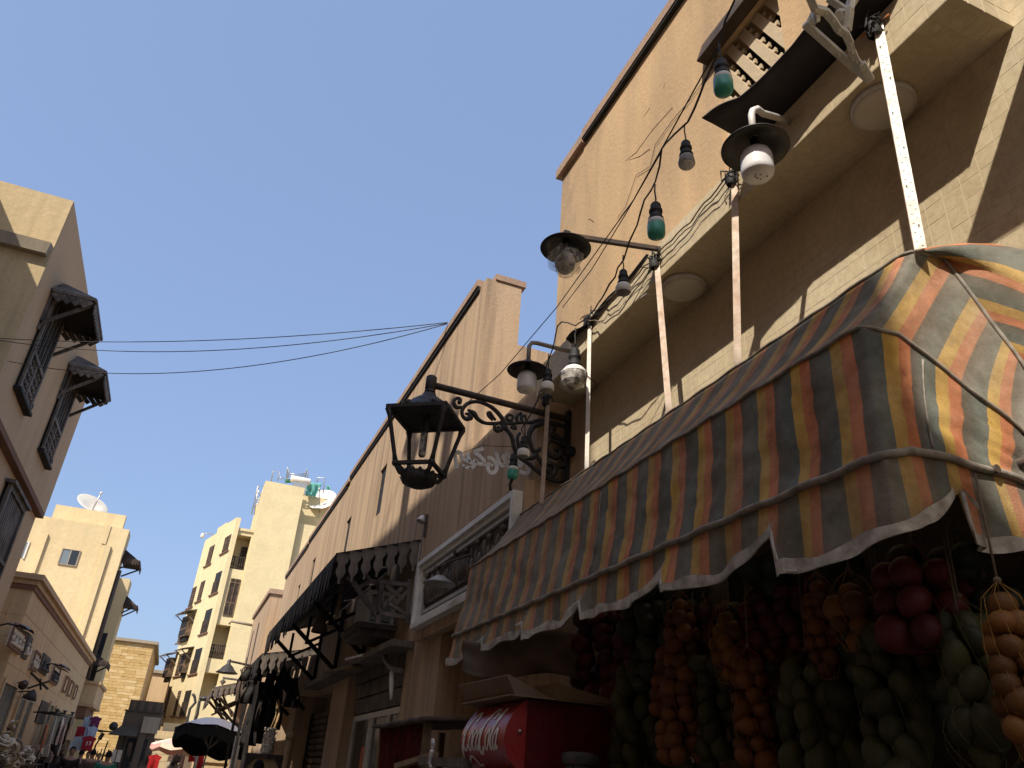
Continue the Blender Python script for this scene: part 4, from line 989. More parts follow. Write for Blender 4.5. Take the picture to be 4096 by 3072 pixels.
def hooded_window(par, y0, y1, zb, zt, hz_in, hz_out, hy0, hy1, px=.8, x=XF):
    W = obj('window', MB().box(x-.01, x+.05, y0, y1, zb, zt), M['blackwood'], par)
    f = MB()
    for a, b, c, d in ((y0-.04,y0+.06,zb,zt),(y1-.06,y1+.04,zb,zt),(y0+.061,y1-.061,zb,zb+.07),(y0+.061,y1-.061,zb+.74,zb+.82),(y0+.061,y1-.061,zt-.08,zt)): f.box(x+.051, x+.095, a, b, c, d)
    f.box(x+.051, x+.085, (y0+y1)/2-.035, (y0+y1)/2+.035, zb+.071, zb+.739); obj('frame', f, M['greywood'], W)
    for k in range(2):
        a = y0+.09 + k*(y1-y0)/2; b = a + (y1-y0)/2 - .16; p = MB(); p.box(x+.051, x+.066, a, b, zb+.10, zb+.70)
        for i in range(4):
            zz = zb+.17+i*.145; p.tube([(x+.078,a+.05,zz),(x+.078,(a+b)/2,zz+.07),(x+.078,b-.05,zz)], .014, 5); p.tube([(x+.078,a+.05,zz+.06),(x+.078,(a+b)/2,zz),(x+.078,b-.05,zz+.06)], .014, 5)
        obj('carved_panel', p, M['greywood'], W)
    for k in range(9):
        yy = y0+.12 + k*(y1-y0-.24)/8; s = MB(); s.box(x+.051, x+.072, yy-.024, yy+.024, zb+.84, zt-.1); obj('slat', s, M['greywood'] if k % 2 else M['blackwood'], W)
    s = MB(); s.box(x, x+.14, y0-.07, y1+.07, zb-.06, zb-.002); s.box(x, x+.10, y1+.02, y1+.09, zb+.1, zb+.2); obj('sill', s, M['blackwood'], W)
    hip = .62; zb_ = hz_out - .03
    H = MB(); H.hexa([(x,hy0,zb_),(x+px,hy0,zb_),(x+px,hy1,zb_),(x,hy1,zb_)], [(x,hy0+hip,hz_in),(x+.04,hy0+hip,hz_in),(x+.04,hy1-hip,hz_in),(x,hy1-hip,hz_in)])
    H = obj('window_hood', H, M['blackwood'], par)
    for k in range(5):      # boards of the three roof slopes
        a = k/5+.004; b = (k+1)/5-.02
        def rp(f, side): 
            xx = x+px - (px-.04)*f; zz = zb_+(hz_in-zb_)*f+.012; return Vector((xx, (hy0+hip*f) if side < 0 else (hy1-hip*f), zz))
        n_ = V(.012,0,.022); q = MB(); q.hexa([rp(a,-1),rp(a,1),rp(b,1),rp(b,-1)], [rp(a,-1)+n_,rp(a,1)+n_,rp(b,1)+n_,rp(b,-1)+n_]); obj('roof_board', q, M['greywood'], H)
        for side in (-1, 1):
            n_ = V(0,.015*side,.02); A_, B_ = rp(a,side), rp(b,side); o_ = V(0,.012*side,0); q = MB(); q.hexa([A_+o_,V(x,A_.y,A_.z)+o_,V(x,B_.y,B_.z)+o_,B_+o_], [A_+o_+n_,V(x,A_.y,A_.z)+o_+n_,V(x,B_.y,B_.z)+o_+n_,B_+o_+n_]); obj('roof_board', q, M['greywood'], H)
    def fringe(P, U, L, nrm, zdrop):
        b = MB(); s = .075; k = int(L/(2*s)); U = Vector(U)
        for r in range(2):
            for i in range(k - r):
                c = Vector(P) + U*(s + 2*s*i + r*s) + Vector((0,0,-s - r*s*1.0))
                dz = Vector((0,0,1)); b.prism([(s*.93,0),(0,s*.93),(-s*.93,0),(0,-s*.93)], c, U, dz, Vector(nrm), -.012, .012)
        for i in range(k+1):
            c = Vector(P) + U*(2*s*i); b.prism([(s*.9,0),(-s*.9,0),(0,-s*.93)], c, U, (0,0,1), Vector(nrm), -.0115, .0115) if 0 < i < k else None
        b.bar(Vector(P)+Vector((0,0,.01)), Vector(P)+U*L+Vector((0,0,.01)), .05, .05); return b
    zf = hz_out - .06
    obj('fringe', fringe((x+px,hy0,zf), (0,1,0), hy1-hy0, (1,0,0), 0), M['greywood'], H)
    obj('fringe', fringe((x+.03,hy0,zf+.02), (1,0,0), px-.03, (0,-1,0), 0), M['greywood'], H)
    obj('fringe', fringe((x+.03,hy1,zf+.02), (1,0,0), px-.03, (0,1,0), 0), M['greywood'], H)
    for yy in (hy0+.1, hy1-.1):
        s = MB(); s.bar((x+.02,yy,hz_out-.72), (x+px-.06,yy,hz_out-.10), .05, .06); s.bar((x+.025,yy,hz_out-.85), (x+.025,yy,hz_out+.1), .05, .05); obj('strut', s, M['greywood'], H)
z0 = at(94,1652,X=XF).z + .03; zt = z0 + 2.15
for dy in (0, 3.32):
    hooded_window(L1, 14.98+dy, 16.2+dy, z0, zt+.05, 9.86, 9.40, 14.78+dy, 16.42+dy)
LW = obj('window', MB().box(XF-.165, XF-.10, 17.55, 19.4, 4.1, 6.22), M['blackwood'], L1)
f = MB()
for a, b, c, d in ((17.5,17.62,4.05,6.3),(19.34,19.46,4.05,6.3),(17.621,19.339,6.2,6.3),(17.621,19.339,5.0,5.08)): f.box(XF-.099, XF-.03, a, b, c, d)
f.box(XF-.16, XF+.04, 17.4, 19.55, 6.301, 6.37)
obj('frame', f, M['greywood'], LW)
for k in range(11): obj('slat', MB().box(XF-.099, XF-.07, 17.66+k*.15, 17.76+k*.15, 4.06, 6.19), M['greywood'], LW)

# wires over the lane
for k, (u0, v0, u1, v1, lab) in enumerate(((-20,1352,1790,1290,'highest thin wire crossing the sky to the brown coping'), (-20,1358,1790,1293,'middle thin wire crossing the sky to the brown coping'), (-20,1432,1790,1295,'lowest, most sagging wire crossing the sky to the brown coping'))):
    a = at(u0, v0, X=-4.3); b = at(u1, v1, X=MX-.06); pts = []
    sag = (.32,.62,.95)[k]
    for i in range(41):
        f = i/40; p = a.lerp(b, f); pts.append(p + V(0,0,-sag*4*f*(1-f)*(.55)))
    m = MB(); m.tube(pts, .006, 4); tag(obj('overhead_wire', m, M['cable']), lab, 'wire')

# ------------------------------------------------------------------ low shop row with plaques
XL = -4.0
L2 = thing('low_shop_row', 'low tan stone faced shop row with a moulded cornice and framed plaques, lower left', 'building', (-5.5, 32, 0))
m = MB(); m.box(-8, XL, 23.0, 41.8, 0, 5.30); obj('wall', m, M['shopwall'], L2)
m = MB(); m.box(-8, XL+.10, 22.9, 41.9, 5.303, 5.42); m.box(-8, XL+.20, 22.8, 42.0, 5.423, 5.56); obj('cornice', m, M['leftwall'], L2)
m = MB(); m.box(-8, XL+.06, 22.94, 41.86, 5.18, 5.30); obj('cornice_moulding', m, M['brownsoffit'], L2)
first = None; k = 0
for r in range(4):
    zb = 2.85 + r*.585; y = 23.05 - (.6 if r % 2 else 0)
    while y < 41.7:
        a = max(y, 23.02); b = min(y+1.3, 41.78)
        if b - a > .2:
            q = MB(); q.box(XL-.01, XL+.012+.006*rnd.random(), a+.007, b-.007, zb+.006, zb+.579); obj('stone_block', q, M['shopwall'], L2)
        y += 1.3
q = MB(); 
for r in range(9):
    for c in range(2): q.box(-4.75+c*.38, -4.75+c*.38+.37, 22.985, 22.999, .4+r*.52, .4+r*.52+.51)
obj('end_block', q, M['shopwall'], L2)
def ly(u, v): return at(u, v, X=XL).y
OPN = [((11,2728),(60,2754),.0,M['black']), ((82,2771),(105,2779),.0,M['black']), ((108,2796),(125,2810),.0,M['black']), ((196,2819),(210,2828),.0,M['black']), ((219,2836),(284,2862),.0,M['black'])]
for (a, b, z, mm) in OPN:
    y0, y1 = sorted((ly(*a), ly(*b))); zt = at(*a, X=XL).z; obj('doorway', MB().box(XL-.2, XL+.022, y0, y1, .13, zt), M['black'], L2)
for (a, b, z, mm) in OPN:
    y0, y1 = sorted((ly(*a), ly(*b))); zt = at(*a, X=XL).z; m = MB()
    m.box(XL+.001, XL+.07, y0-.14, y0-.002, .13, zt+.1); m.box(XL+.001, XL+.07, y1+.002, y1+.14, .13, zt+.1); m.box(XL+.001, XL+.06, y0-.001, y1+.001, zt+.002, zt+.12)
    obj('door_surround', m, M['shopwall'], L2)
y0, y1 = sorted((ly(165,2799), ly(196,2813))); zt = at(165,2799,X=XL).z; zb = at(140,2888,X=XL).z
SHW = obj('window', MB().box(XL, XL+.03, y0, y1, zb, zt), M['black'], L2)
for k in range(7): obj('bar', MB().box(XL+.031, XL+.055, y0+.05+k*(y1-y0-.1)/7, y0+.05+k*(y1-y0-.1)/7+(y1-y0)*.07, zb, zt), M['greywood'], SHW)
M['relief'] = plaster('cream_relief', (.60,.52,.40), (.34,.27,.19), 5, fine=20)
M['darkrelief'] = plaster('dark_relief', (.11,.10,.09), (.05,.045,.04), 5)
PLQ = [((57,2490),(75,2620),'relief',1,'largest pale relief plaque with figures at the near end of the tan shop row'),
       ((117,2540),(104,2640),'relief',0,'unframed pale relief figure beside the first plaque of the tan shop row'),
       ((142,2600),(138,2688),'relief',1,'pale framed relief plaque left of the dark plaque'),
       ((178,2612),(182,2705),'darkrelief',0,'dark unframed plaque in the middle of the tan wall'),
       ((219,2653),(220,2744),'relief',1,'framed plaque with black writing under the dark wall lamp'),
       ((266,2702),(257,2773),'shopwall',1,'first of three plain framed panels at the far end of the tan wall'),
       ((284,2719),(276,2788),'shopwall',1,'middle of three plain framed panels on the tan wall'),
       ((303,2738),(294,2799),'shopwall',1,'last of three plain framed panels, next to the corner balcony')]
for i, (a, b, mt_, fr, lab) in enumerate(PLQ):
    p = at(*a, X=XL+.05); q = at(*b, X=XL+.05); y0, y1 = sorted((p.y, q.y)); 
    if y1 - y0 < .5: y1 = y0 + .7
    zt, zb = p.z, min(q.z, p.z-.5); t = thing('wall_plaque', lab, 'plaque', (XL+.02, (y0+y1)/2, zb), group='plaques on the tan shop wall')
    obj('plate', MB().box(XL+.018, XL+.06, y0, y1, zb, zt), M[mt_ if mt_ != 'relief' or fr else 'darkrelief'], t)
    if fr:
        m = MB(); frame(m, XL+.061, XL+.10, y0, y1, zb, zt, .055); obj('frame', m, M['brownsoffit'], t)
    if mt_ != 'shopwall':
        m = MB(); rr = random.Random(40+i); n = 4 if fr else 2
        for k in range(n):
            yy = y0 + (y1-y0)*(k+.5)/n; h = (zt-zb)*.7
            m.tube([(XL+.085,yy-.06,zb+.12),(XL+.09,yy+rr.gauss(0,.05),zb+h*.4),(XL+.09,yy+rr.gauss(0,.06),zb+h*.75)], [.04,.06,.03], 6); m.ball((XL+.09,yy,zb+h*.88), .045, 7, 5)
            m.tube([(XL+.09,yy,zb+h*.7),(XL+.1,yy+.15*(1 if k % 2 else -1),zb+h*.5)], .03, 5)
        m.tube([(XL+.085,y0+.1,zb+.1),(XL+.09,y1-.1,zb+.13)], .05, 5); obj('relief', m, M['black'] if i == 4 else (M['relief'] if mt_ == 'relief' else M['darkrelief']), t)
def wall_lamp(u, v, lab, wdt):
    p = at(u, v, X=XL+.55); t = thing('wall_lamp', lab, 'lamp', (XL, p.y, p.z), group='dark floodlights on the tan shop wall')
    m = MB(); m.grid(lambda a, c: (p.x-.15+.32*c, p.y-wdt/2+wdt*a, p.z + .05*math.sin(math.pi*a) - .10*c + .03*math.sin(math.pi*c)), 10, 4); m.grid(lambda a, c: (p.x-.15+.32*c, p.y-wdt/2+wdt*a, p.z - .05 - .10*c), 10, 4); obj('lamp_head', m, M['darkshade'], t)
    m = MB(); m.tube([(XL+.003,p.y,p.z-.05),(XL+.2,p.y,p.z+.03),(p.x-.1,p.y,p.z)], .02, 6); obj('arm', m, M['iron'], t)
wall_lamp(255, 2664, 'dark floodlight on an arm above the plaque with black writing', 1.2); wall_lamp(100, 2508, 'dark floodlight on an arm above the largest relief plaque', .9)
p = at(160, 2735, X=XL+.3); t = thing('scissor_bracket', 'dark scissor shaped bracket sticking out of the tan wall below the dark plaque', 'bracket', (XL, p.y, p.z))
m = MB(); m.bar((XL+.012,p.y-.3,p.z+.25), (XL+.5,p.y+.3,p.z-.1), .05); m.bar((XL+.012,p.y+.1,p.z-.15), (XL+.5,p.y+.1,p.z+.1), .05); m.bar((XL+.3,p.y-.2,p.z+.1), (XL+.32,p.y+.35,p.z-.12), .05); obj('bar', m, M['iron'], t)
p = at(95, 2738, X=XL+.25); t = thing('spot_lamp', 'small brown spot lamp on a curved arm between the doorways', 'lamp', (XL, p.y, p.z))
m = MB(); m.tube([(XL+.012,p.y+.5,p.z+.05),(XL+.2,p.y+.25,p.z+.1),(XL+.25,p.y,p.z)], .02, 6); obj('arm', m, M['rustiron'], t)
m = MB(); m.lathe([(.02,.12),(.09,.08),(.12,-.06),(.10,-.07)], (XL+.25,p.y,p.z), 10, (.3,-.8,.3)); obj('head', m, M['rustiron'], t)
p = at(122, 2788, X=XL+.35); t = thing('shade_spot', 'dark spot lamp with a pale rim over the third doorway', 'lamp', (XL, p.y, p.z))
m = MB(); m.lathe([(.02,.2),(.12,.1),(.2,-.06),(.16,-.07)], p, 12, (.2,-.2,.9)); obj('head', m, M['darkshade'], t); m = MB(); m.lathe([(.205,-.05),(.215,-.08),(.16,-.085)], p, 12, (.2,-.2,.9)); obj('rim', m, M['white'], t)
m = MB(); m.tube([(XL+.012,p.y,p.z+.1), p+V(0,0,.15)], .02, 6); obj('arm', m, M['iron'], t)

# ------------------------------------------------------------------ tall yellow building behind it
Y0 = 42.5; XY = -4.1
L3 = thing('yellow_building', 'sunlit yellow building with one small window and a rooftop dish on the left', 'building', (-8, 48, 0))
zt3 = at(519, 2119, Y=Y0).z
m = MB(); m.box(-16, XY, Y0, 43.9, 0, zt3); m.box(-16, -5.2, 43.901, 49.9, 0, zt3); obj('wall', m, M['yellow'], L3)
p = at(240, 2022, Y=Y0); q = at(492, 2110, Y=Y0+.8)
m = MB(); m.box(p.x-.3, q.x, Y0+.7, 43.6, zt3+.001, zt3+.85); obj('parapet', m, M['yellow'], L3)
def strip(u0, u1, vt, vb, dep=.13):
    a = at(u0, vt, Y=Y0); b = at(u1, vt, Y=Y0); z1 = a.z; z0 = at(u0, vb, Y=Y0).z
    obj('pilaster_strip', MB().box(a.x, b.x, Y0-dep, Y0-.002, max(0,z0), z1), M['yellow'], L3)
strip(182, 196, 2135, 2300); strip(420, 446, 2182, 2700); strip(430, 447, 2100, 2178, .05)
a = at(252, 2196, Y=Y0); b = at(322, 2208, Y=Y0); zb = at(238, 2254, Y=Y0).z
W = obj('window', MB().box(a.x, b.x, Y0-.03, Y0-.001, zb, a.z), M['windowglass'], L3)
f = MB(); xm = (a.x+b.x)/2
for q0, q1 in ((a.x-.02,a.x+.03),(xm-.02,xm+.02),(b.x-.03,b.x+.02)): f.box(q0, q1, Y0-.06, Y0-.031, zb, a.z)
f.box(a.x-.02, b.x+.02, Y0-.061, Y0-.003, a.z+.001, a.z+.03); f.box(a.x-.02, b.x+.02, Y0-.061, Y0-.003, zb-.04, zb-.001); obj('window_frame', f, M['concrete'], W)
obj('dark_pane', MB().box(xm+.035, b.x-.045, Y0-.036, Y0-.032, zb, a.z), M['darkglass'], W)
a = at(98, 2168, Y=Y0); b = at(113, 2172, Y=Y0); zb = at(85, 2230, Y=Y0).z
W = obj('window', MB().box(a.x-.5, b.x, Y0-.03, Y0-.001, zb, a.z), M['windowglass'], L3); obj('window_frame', MB().box(b.x+.001, b.x+.07, Y0-.06, Y0-.002, zb-.05, a.z+.05), M['white'], W)
# thin drain pipe and dark side strip on the street corner
m = MB(); m.tube([(XY+.10, Y0+.25, zt3-2.0), (XY+.10, Y0+.25, 4.7)], .09, 8); obj('drain_pipe', m, M['rustiron'], L3)
def small_hood(par, p, w_, d_, h=.35):
    H = MB(); H.hexa([(p.x,p.y,p.z-.05),(p.x+d_,p.y,p.z-.05),(p.x+d_,p.y+w_,p.z-.05),(p.x,p.y+w_,p.z-.05)], [(p.x,p.y+.35,p.z+h+.15),(p.x+.05,p.y+.35,p.z+h+.15),(p.x+.05,p.y+w_-.35,p.z+h+.15),(p.x,p.y+w_-.35,p.z+h+.15)])
    H = obj('window_hood', H, M['brownwood'], par); m = MB(); n = 7
    for i in range(n): m.prism([(-.06,0),(.06,0),(.05,-.18),(0,-.28),(-.05,-.18)][::-1], (p.x+d_*(i+.5)/n, p.y-.02, p.z), (1,0,0), (0,0,1), (0,1,0), -.015, .015)
    n = int(w_/.14)
    for i in range(n): m.prism([(-.055,0),(.055,0),(.05,-.18),(0,-.28),(-.05,-.18)][::-1], (p.x+d_, p.y+w_*(i+.5)/n, p.z), (0,1,0), (0,0,1), (1,0,0), -.015, .015)
    obj('fringe', m, M['brownwood'], H)
    for yy in (p.y+.1, p.y+w_-.1):
        m = MB(); m.bar((p.x+.003,yy,p.z-.5), (p.x+d_-.05,yy,p.z-.02), .07); obj('strut', m, M['blackwood'], H)
hp1 = at(487, 2230, X=XY); small_hood(L3, V(XY, 43.0, at(530,2245,Y=43.4).z), 2.2, .85)
hp3 = at(500, 2645, Y=43.2); small_hood(L3, V(XY, 42.9, at(355,2640,Y=43.2).z), 2.0, .75, .25)
m = MB(); m.box(XY-.01, XY+.03, 42.7, 43.85, 5.2, zt3-2.4); obj('shutter_column', m, M['brownwood'], L3)
# corner balcony with solid parapet
zb0 = at(361, 2816, Y=43.3).z; zb1 = at(378, 2738, Y=43.3).z
m = MB(); m.box(XY-.35, XY+.62, 43.2, 47.6, zb0, zb1); obj('balcony', m, M['shopwall'], L3)
m = MB(); m.box(XY-.40, XY+.70, 43.1, 47.7, zb1+.001, zb1+.13); m.box(XY-.30, XY+.66, 43.15, 47.65, zb0-.12, zb0-.001); obj('balcony_moulding', m, M['leftwall'], L3)
m = MB(); m.box(XY-.3, XY+.4, 43.3, 47.4, zb0-.55, zb0-.121); obj('balcony_bracket', m, M['brownsoffit'], L3)
m = MB(); m.box(XY-.2, XY+.06, 43.9, 46.2, zb1+.132, zb1+2.3); m.box(XY-.002, XY+.3, 43.9, 44.0, zb1+.132, zb1+2.4); obj('balcony_door', m, M['black'], L3)
DP = at(370, 2018, Y=46); DS = thing('satellite_dish', 'pale satellite dish on the flat roof of the yellow building', 'dish', DP)
def dish(t, c, r, ax):
    ax = Vector(ax).normalized(); m = MB(); m.lathe([(0,-.18*r),(.5*r,-.14*r),(.8*r,-.06*r),(r,.03*r),(1.02*r,.035*r),(.98*r,.06*r),(.5*r,-.10*r),(0,-.14*r)], c, 24, ax); obj('reflector', m, M['dish'], t)
    m = MB(); m.tube([Vector(c)-Vector((0,0,r*.95)), Vector(c)+ax*r*.9], .03*r+.01, 5); m.tube([Vector(c)-ax*.15*r, Vector(c)-ax*.3*r, Vector(c)-Vector((0,0,1.3*r))], .05*r+.01, 6); obj('feed_arm', m, M['steel'], t)
    m = MB(); m.ball(Vector(c)+ax*r*.95, .09*r, 8, 5); obj('receiver', m, M['whiteplastic'], t)
dish(DS, DP, .85, (.35,-.55,.65))
# block beyond the yellow building
L4 = thing('shaded_block', 'yellow block beyond the yellow building, street side in shade, with a brown window hood', 'building', (-8, 56, 0))
a = at(523, 2317, Y=50); 
m = MB(); m.box(-14, a.x, 50, 51.6, 0, a.z); obj('wall', m, M['yellow'], L4)
small_hood(L4, V(a.x, 50.1, at(525,2420,Y=50.2).z), 1.4, .75)

# ------------------------------------------------------------------ stone faced building closing the lane
YS = 62.0
L5 = thing('stone_building', 'honey coloured stone block building with a pale coping closing the lane', 'building', (-6, 68, 0))
c = at(617, 2579, Y=YS); XR = c.x; ZS5 = c.z
m = MB(); m.box(-14, XR, YS, 76, 0, ZS5); 
mt, n, l, b = newmat('stone_blocks', .95, 0, .1); v = mapping(n, l, (1,1,1)); geo = n.new('ShaderNodeNewGeometry')
rc = ramp(n, l, geo.outputs['Random Per Island'], [(0, (.46,.30,.12)), (.35, (.52,.355,.15)), (.75, (.57,.40,.185)), (1, (.64,.475,.25))])
gr = ramp(n, l, nz(n, l, v, 2.5, 6, .65), [(.3, (.82,.80,.76)), (.65, (1,1,1))]); l.new(mix(n, l, 1, rc, gr, 'MULTIPLY'), b.inputs['Base Color']); bump(n, l, b, nz(n, l, v, 8, 5), .4, .03); M['blocks'] = mt
obj('wall', m, M['shopwall'], L5)
m = MB(); rr = random.Random(11); z = .05; r = 0
vis = []
while z < ZS5 - .02:
    h = .185 if r % 5 else .21; x = XR - .002
    while x > -9.5:
        wdt = rr.choice((.36,.45,.55,.7)); d = rr.random()*.025 + .012
        vis.append((x-wdt+.006, x-.006, z+.006, min(z+h-.006, ZS5-.004), d)); x -= wdt
    z += h; r += 1
for x0, x1, z0, z1, d in vis: m.box(x0, x1, YS-d, YS-.001, z0, z1)
obj('stone_block', m, M['blocks'], L5, kind='stuff')
m = MB(); m.box(-14, XR+.25, YS-.22, 76, ZS5+.001, ZS5+.2); m.box(-14, XR+.12, YS-.10, 76, ZS5-.16, ZS5-.002) if False else None; obj('coping', m, M['concrete'], L5)
# little house behind, between stone building and apartments
a = at(742, 2705, Y=80); b = at(815, 2745, Y=80)
L6 = thing('far_house', 'small cream house with a rounded cornice between the stone building and the apartment block', 'building', (a.x+2, 84, 0))
m = MB(); m.box(-6, a.x+.8, 80, 90, 0, a.z); m.box(a.x+.801, b.x+4, 80.6, 90, 0, b.z+.4); obj('wall', m, M['shopwall'], L6)
m = MB(); m.box(-6, a.x+.95, 79.8, 90, a.z+.001, a.z+.25); m.box(a.x+.951, b.x+4, 80.4, 90, b.z+.401, b.z+.62); obj('cornice', m, M['concrete'], L6)
obj('window', MB().box(a.x+.1, a.x+.4, 79.95, 79.999, 7.0, 9.2), M['black'], L6)

# ------------------------------------------------------------------ grey kiosk in the shade
YK = 50.0
K = thing('grey_kiosk', 'grey brown shaded shop kiosk with a striped parapet band and a dark metal canopy', 'building', (-1.5, 53, 0))
a = at(524, 2797, Y=YK); b = at(640, 2783, Y=YK); c = at(503, 2842, Y=YK); d = at(434, 2935, Y=YK-1)
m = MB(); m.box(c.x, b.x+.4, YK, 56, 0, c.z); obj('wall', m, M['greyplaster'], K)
m = MB(); m.box(a.x, b.x+.3, YK+.15, 55, c.z+.061, a.z); obj('parapet', m, M['greyband'], K)
for k in range(4): obj('parapet_panel', MB().box(a.x+.12+k*.42, a.x+.33+k*.42, YK+.13, YK+.149, c.z+.062, a.z-.02), M['greyplaster'], K)
obj('ledge', MB().box(c.x-.06, b.x+.45, YK-.08, YK+.2, c.z+.001, c.z+.06), M['greyband'], K)
m = MB(); m.hexa([(d.x,YK-1.3,d.z-.05),(b.x-.6,YK-1.3,d.z-.05),(b.x-.6,YK-.002,d.z+.45),(d.x+.5,YK-.002,d.z+.45)], [(d.x,YK-1.3,d.z),(b.x-.6,YK-1.3,d.z),(b.x-.6,YK-.002,d.z+.5),(d.x+.5,YK-.002,d.z+.5)]); obj('canopy', m, M['greyband'], K)
m = MB(); m.box(c.x+.5, b.x, YK-.04, YK-.003, .13, d.z-.1); obj('shopfront', m, M['black'], K)
rr = random.Random(2)
for k in range(7):
    x = c.x+.6+k*.26; z = .9+rr.random()*.8; obj('display_board', MB().box(x, x+.2, YK-.12, YK-.06, z, z+.3+rr.random()*.4), M[rr.choice(['shutter','greywood','concrete','brownwood'])], K)
obj('pillar', MB().box(b.x-.55, b.x-.2, YK-.3, YK-.041, 0, d.z+.4), M['greyplaster'], K); obj('sign_board', MB().box(b.x-.5, b.x+.35, YK-.36, YK-.31, d.z+.2, d.z+1.0), M['concrete'], K)
p = at(454, 2905, Y=49.5); t = thing('street_globe', 'dark round lamp globe on a cross arm before the stone building', 'lamp', (p.x, 49.5, 0))
m = MB(); m.ball(p, .22, 12, 8); obj('globe', m, M['darkshade'], t)
m = MB(); m.tube([p+V(-.55,0,-.3), p+V(.7,0,-.22)], .035, 6); m.ball(p+V(-.55,0,-.28), .09, 8, 5, (2,1,.7)); obj('cross_arm', m, M['iron'], t); m = MB(); m.tube([V(p.x+.7,49.6,0), V(p.x+.7,49.6,p.z-.2)], .05, 8); obj('pole', m, M['iron'], t)

# ------------------------------------------------------------------ apartment block
YA = 66.0
AP = thing('apartment_block', 'tall pale yellow apartment block with brown shutters, balconies and a taller blank tower', 'building', (3, 70, 0))
KX = at(852, 2469, Y=YA).x; T1 = at(1000, 2200, Y=YA).x; T2 = at(1223, 1936, Y=YA).x
LD = Vector((-.24, .97, 0)).normalized(); LN_ = Vector((-LD.y, LD.x, 0)); KP = Vector((KX, YA, 0)); LL = 8.6
zK = at(960, 2071, Y=YA).z; zL = at(829, 2162, Y=YA+8.2).z; zT = at(1078, 1925, Y=YA).z; zB = at(743, 2896, Y=YA).z
E1 = KP + LD*LL
def prismz(m, pts, z0, z1):
    b = len(m.v); k = len(pts); m.v += [Vector((p[0],p[1],z0)) for p in pts] + [Vector((p[0],p[1],z1)) for p in pts]
    m.face([b+i for i in reversed(range(k))]); m.face([b+k+i for i in range(k)])
    for i in range(k): j = (i+1) % k; m.face((b+i,b+j,b+k+j,b+k+i))
def fl(t, z, out=0): p = KP + LD*t + LN_*out; return Vector((p.x, p.y, z))
# middle part with holes for balconies, built of pieces
balc = [((970,2141),(1015,2150),(983,2283)), ((880,2498),(927,2502),(902,2640)), ((829,2689),(878,2693),(850,2790))]
BX = []
for a, b, c in balc:
    A = at(*a, Y=YA+.25); B = at(*b, Y=YA+.25); C = at(*c, Y=YA+.25); BX.append((min(A.x, T1-1.25), min(B.x, T1-.12), C.z, A.z))
m = MB(); YM = YA+.25; prev = zB
x0m, x1m = KX+.001, T1
holes = sorted([(bx0 - 0, bx1, z0, z1) for bx0, bx1, z0, z1 in BX], key=lambda h: h[2]); z = zB
for bx0, bx1, z0, z1 in holes:
    m.box(x0m, x1m, YM, YA+12, z, z0); m.box(x0m, bx0, YM, YA+12, z0, z1); m.box(bx1, x1m, YM, YA+12, z0, z1); m.box(bx0, bx1, YM+1.5, YA+12, z0, z1); z = z1
m.box(x0m, x1m, YM, YA+12, z, zK-1.0)
obj('balcony_wall', m, M['apart'], AP)
m = MB(); m.box(KX+.3, T1-.002, YM-.12, YA+12, zK-.999, zK-.78); obj('cornice', m, M['apart'], AP)
m = MB(); prismz(m, [KP, KP+Vector((.35,.0,0)), KP+Vector((.35,11,0)), E1+Vector((1.5,2.4,0)), E1], zB, zL)
prismz(m, [KP, KP+Vector((.35,.0,0)), KP+Vector((.35,11,0)), fl(2.6,0)+Vector((1.0,8,0)), fl(2.6,0)], zL+.001, zK)
prismz(m, [fl(2.61,0), fl(2.61,0)+Vector((1,6,0)), fl(5.2,0)+Vector((1.2,5,0)), fl(5.2,0)], zL+.001, zL+.45)
obj('street_wall', m, M['apart'], AP)
m = MB(); m.box(T1+.001, T2, YA, YA+9, 0, zT); obj('tower', m, M['apart'], AP)
zR = at(1225, 2098, Y=YA+.6).z; zR2 = at(1223, 1980, Y=YA+4).z
m = MB(); m.box(T2+.001, T2+6, YA+.6, YA+3.99, 0, zR); m.box(T2-.3, T2+5, YA+4, YA+14, 0, zR2); obj('rear_wing', m, M['apart'], AP)
m = MB(); m.box(KX-1.6, T1, YA+.6, YA+12, 0, zB-.001); obj('ground_floor', m, M['apart'], AP)
m = MB(); m.box(KX-1.4, T1-.6, YA+.4, YA+.59, .2, zB-.6); obj('ground_floor_shop', m, M['brownsoffit'], AP)
m = MB(); m.box(KX+.4, T1-.1, YA+.2, YA+.56, .3, 2.6); obj('kiosk_front', m, M['shopwall'], AP)
def lf(u, v): p = onplane(u, v, KP, LN_); return (p-KP).dot(LD), p.z
WIN = [((927,2136),(906,2136),(890,2212),'shutter'), ((861,2177),(843,2180),(828,2260),'shutter'), ((890,2282),(866,2288),(850,2375),'open'), ((823,2320),(807,2325),(790,2404),'shutter'), ((789,2344),(773,2349),(757,2429),'shutter'),
       ((851,2432),(825,2438),(812,2532),'open'), ((780,2462),(752,2470),(740,2560),'mash'), ((746,2483),(731,2488),(720,2567),'shutter'),
       ((811,2590),(784,2596),(766,2694),'open'), ((768,2612),(752,2618),(738,2705),'mash'), ((739,2612),(721,2618),(709,2701),'shutter'), ((707,2632),(687,2638),(672,2722),'mash'),
       ((768,2760),(743,2762),(722,2864),'open'), ((727,2762),(716,2763),(702,2860),'shutter'), ((690,2745),(678,2748),(664,2860),'shutter')]
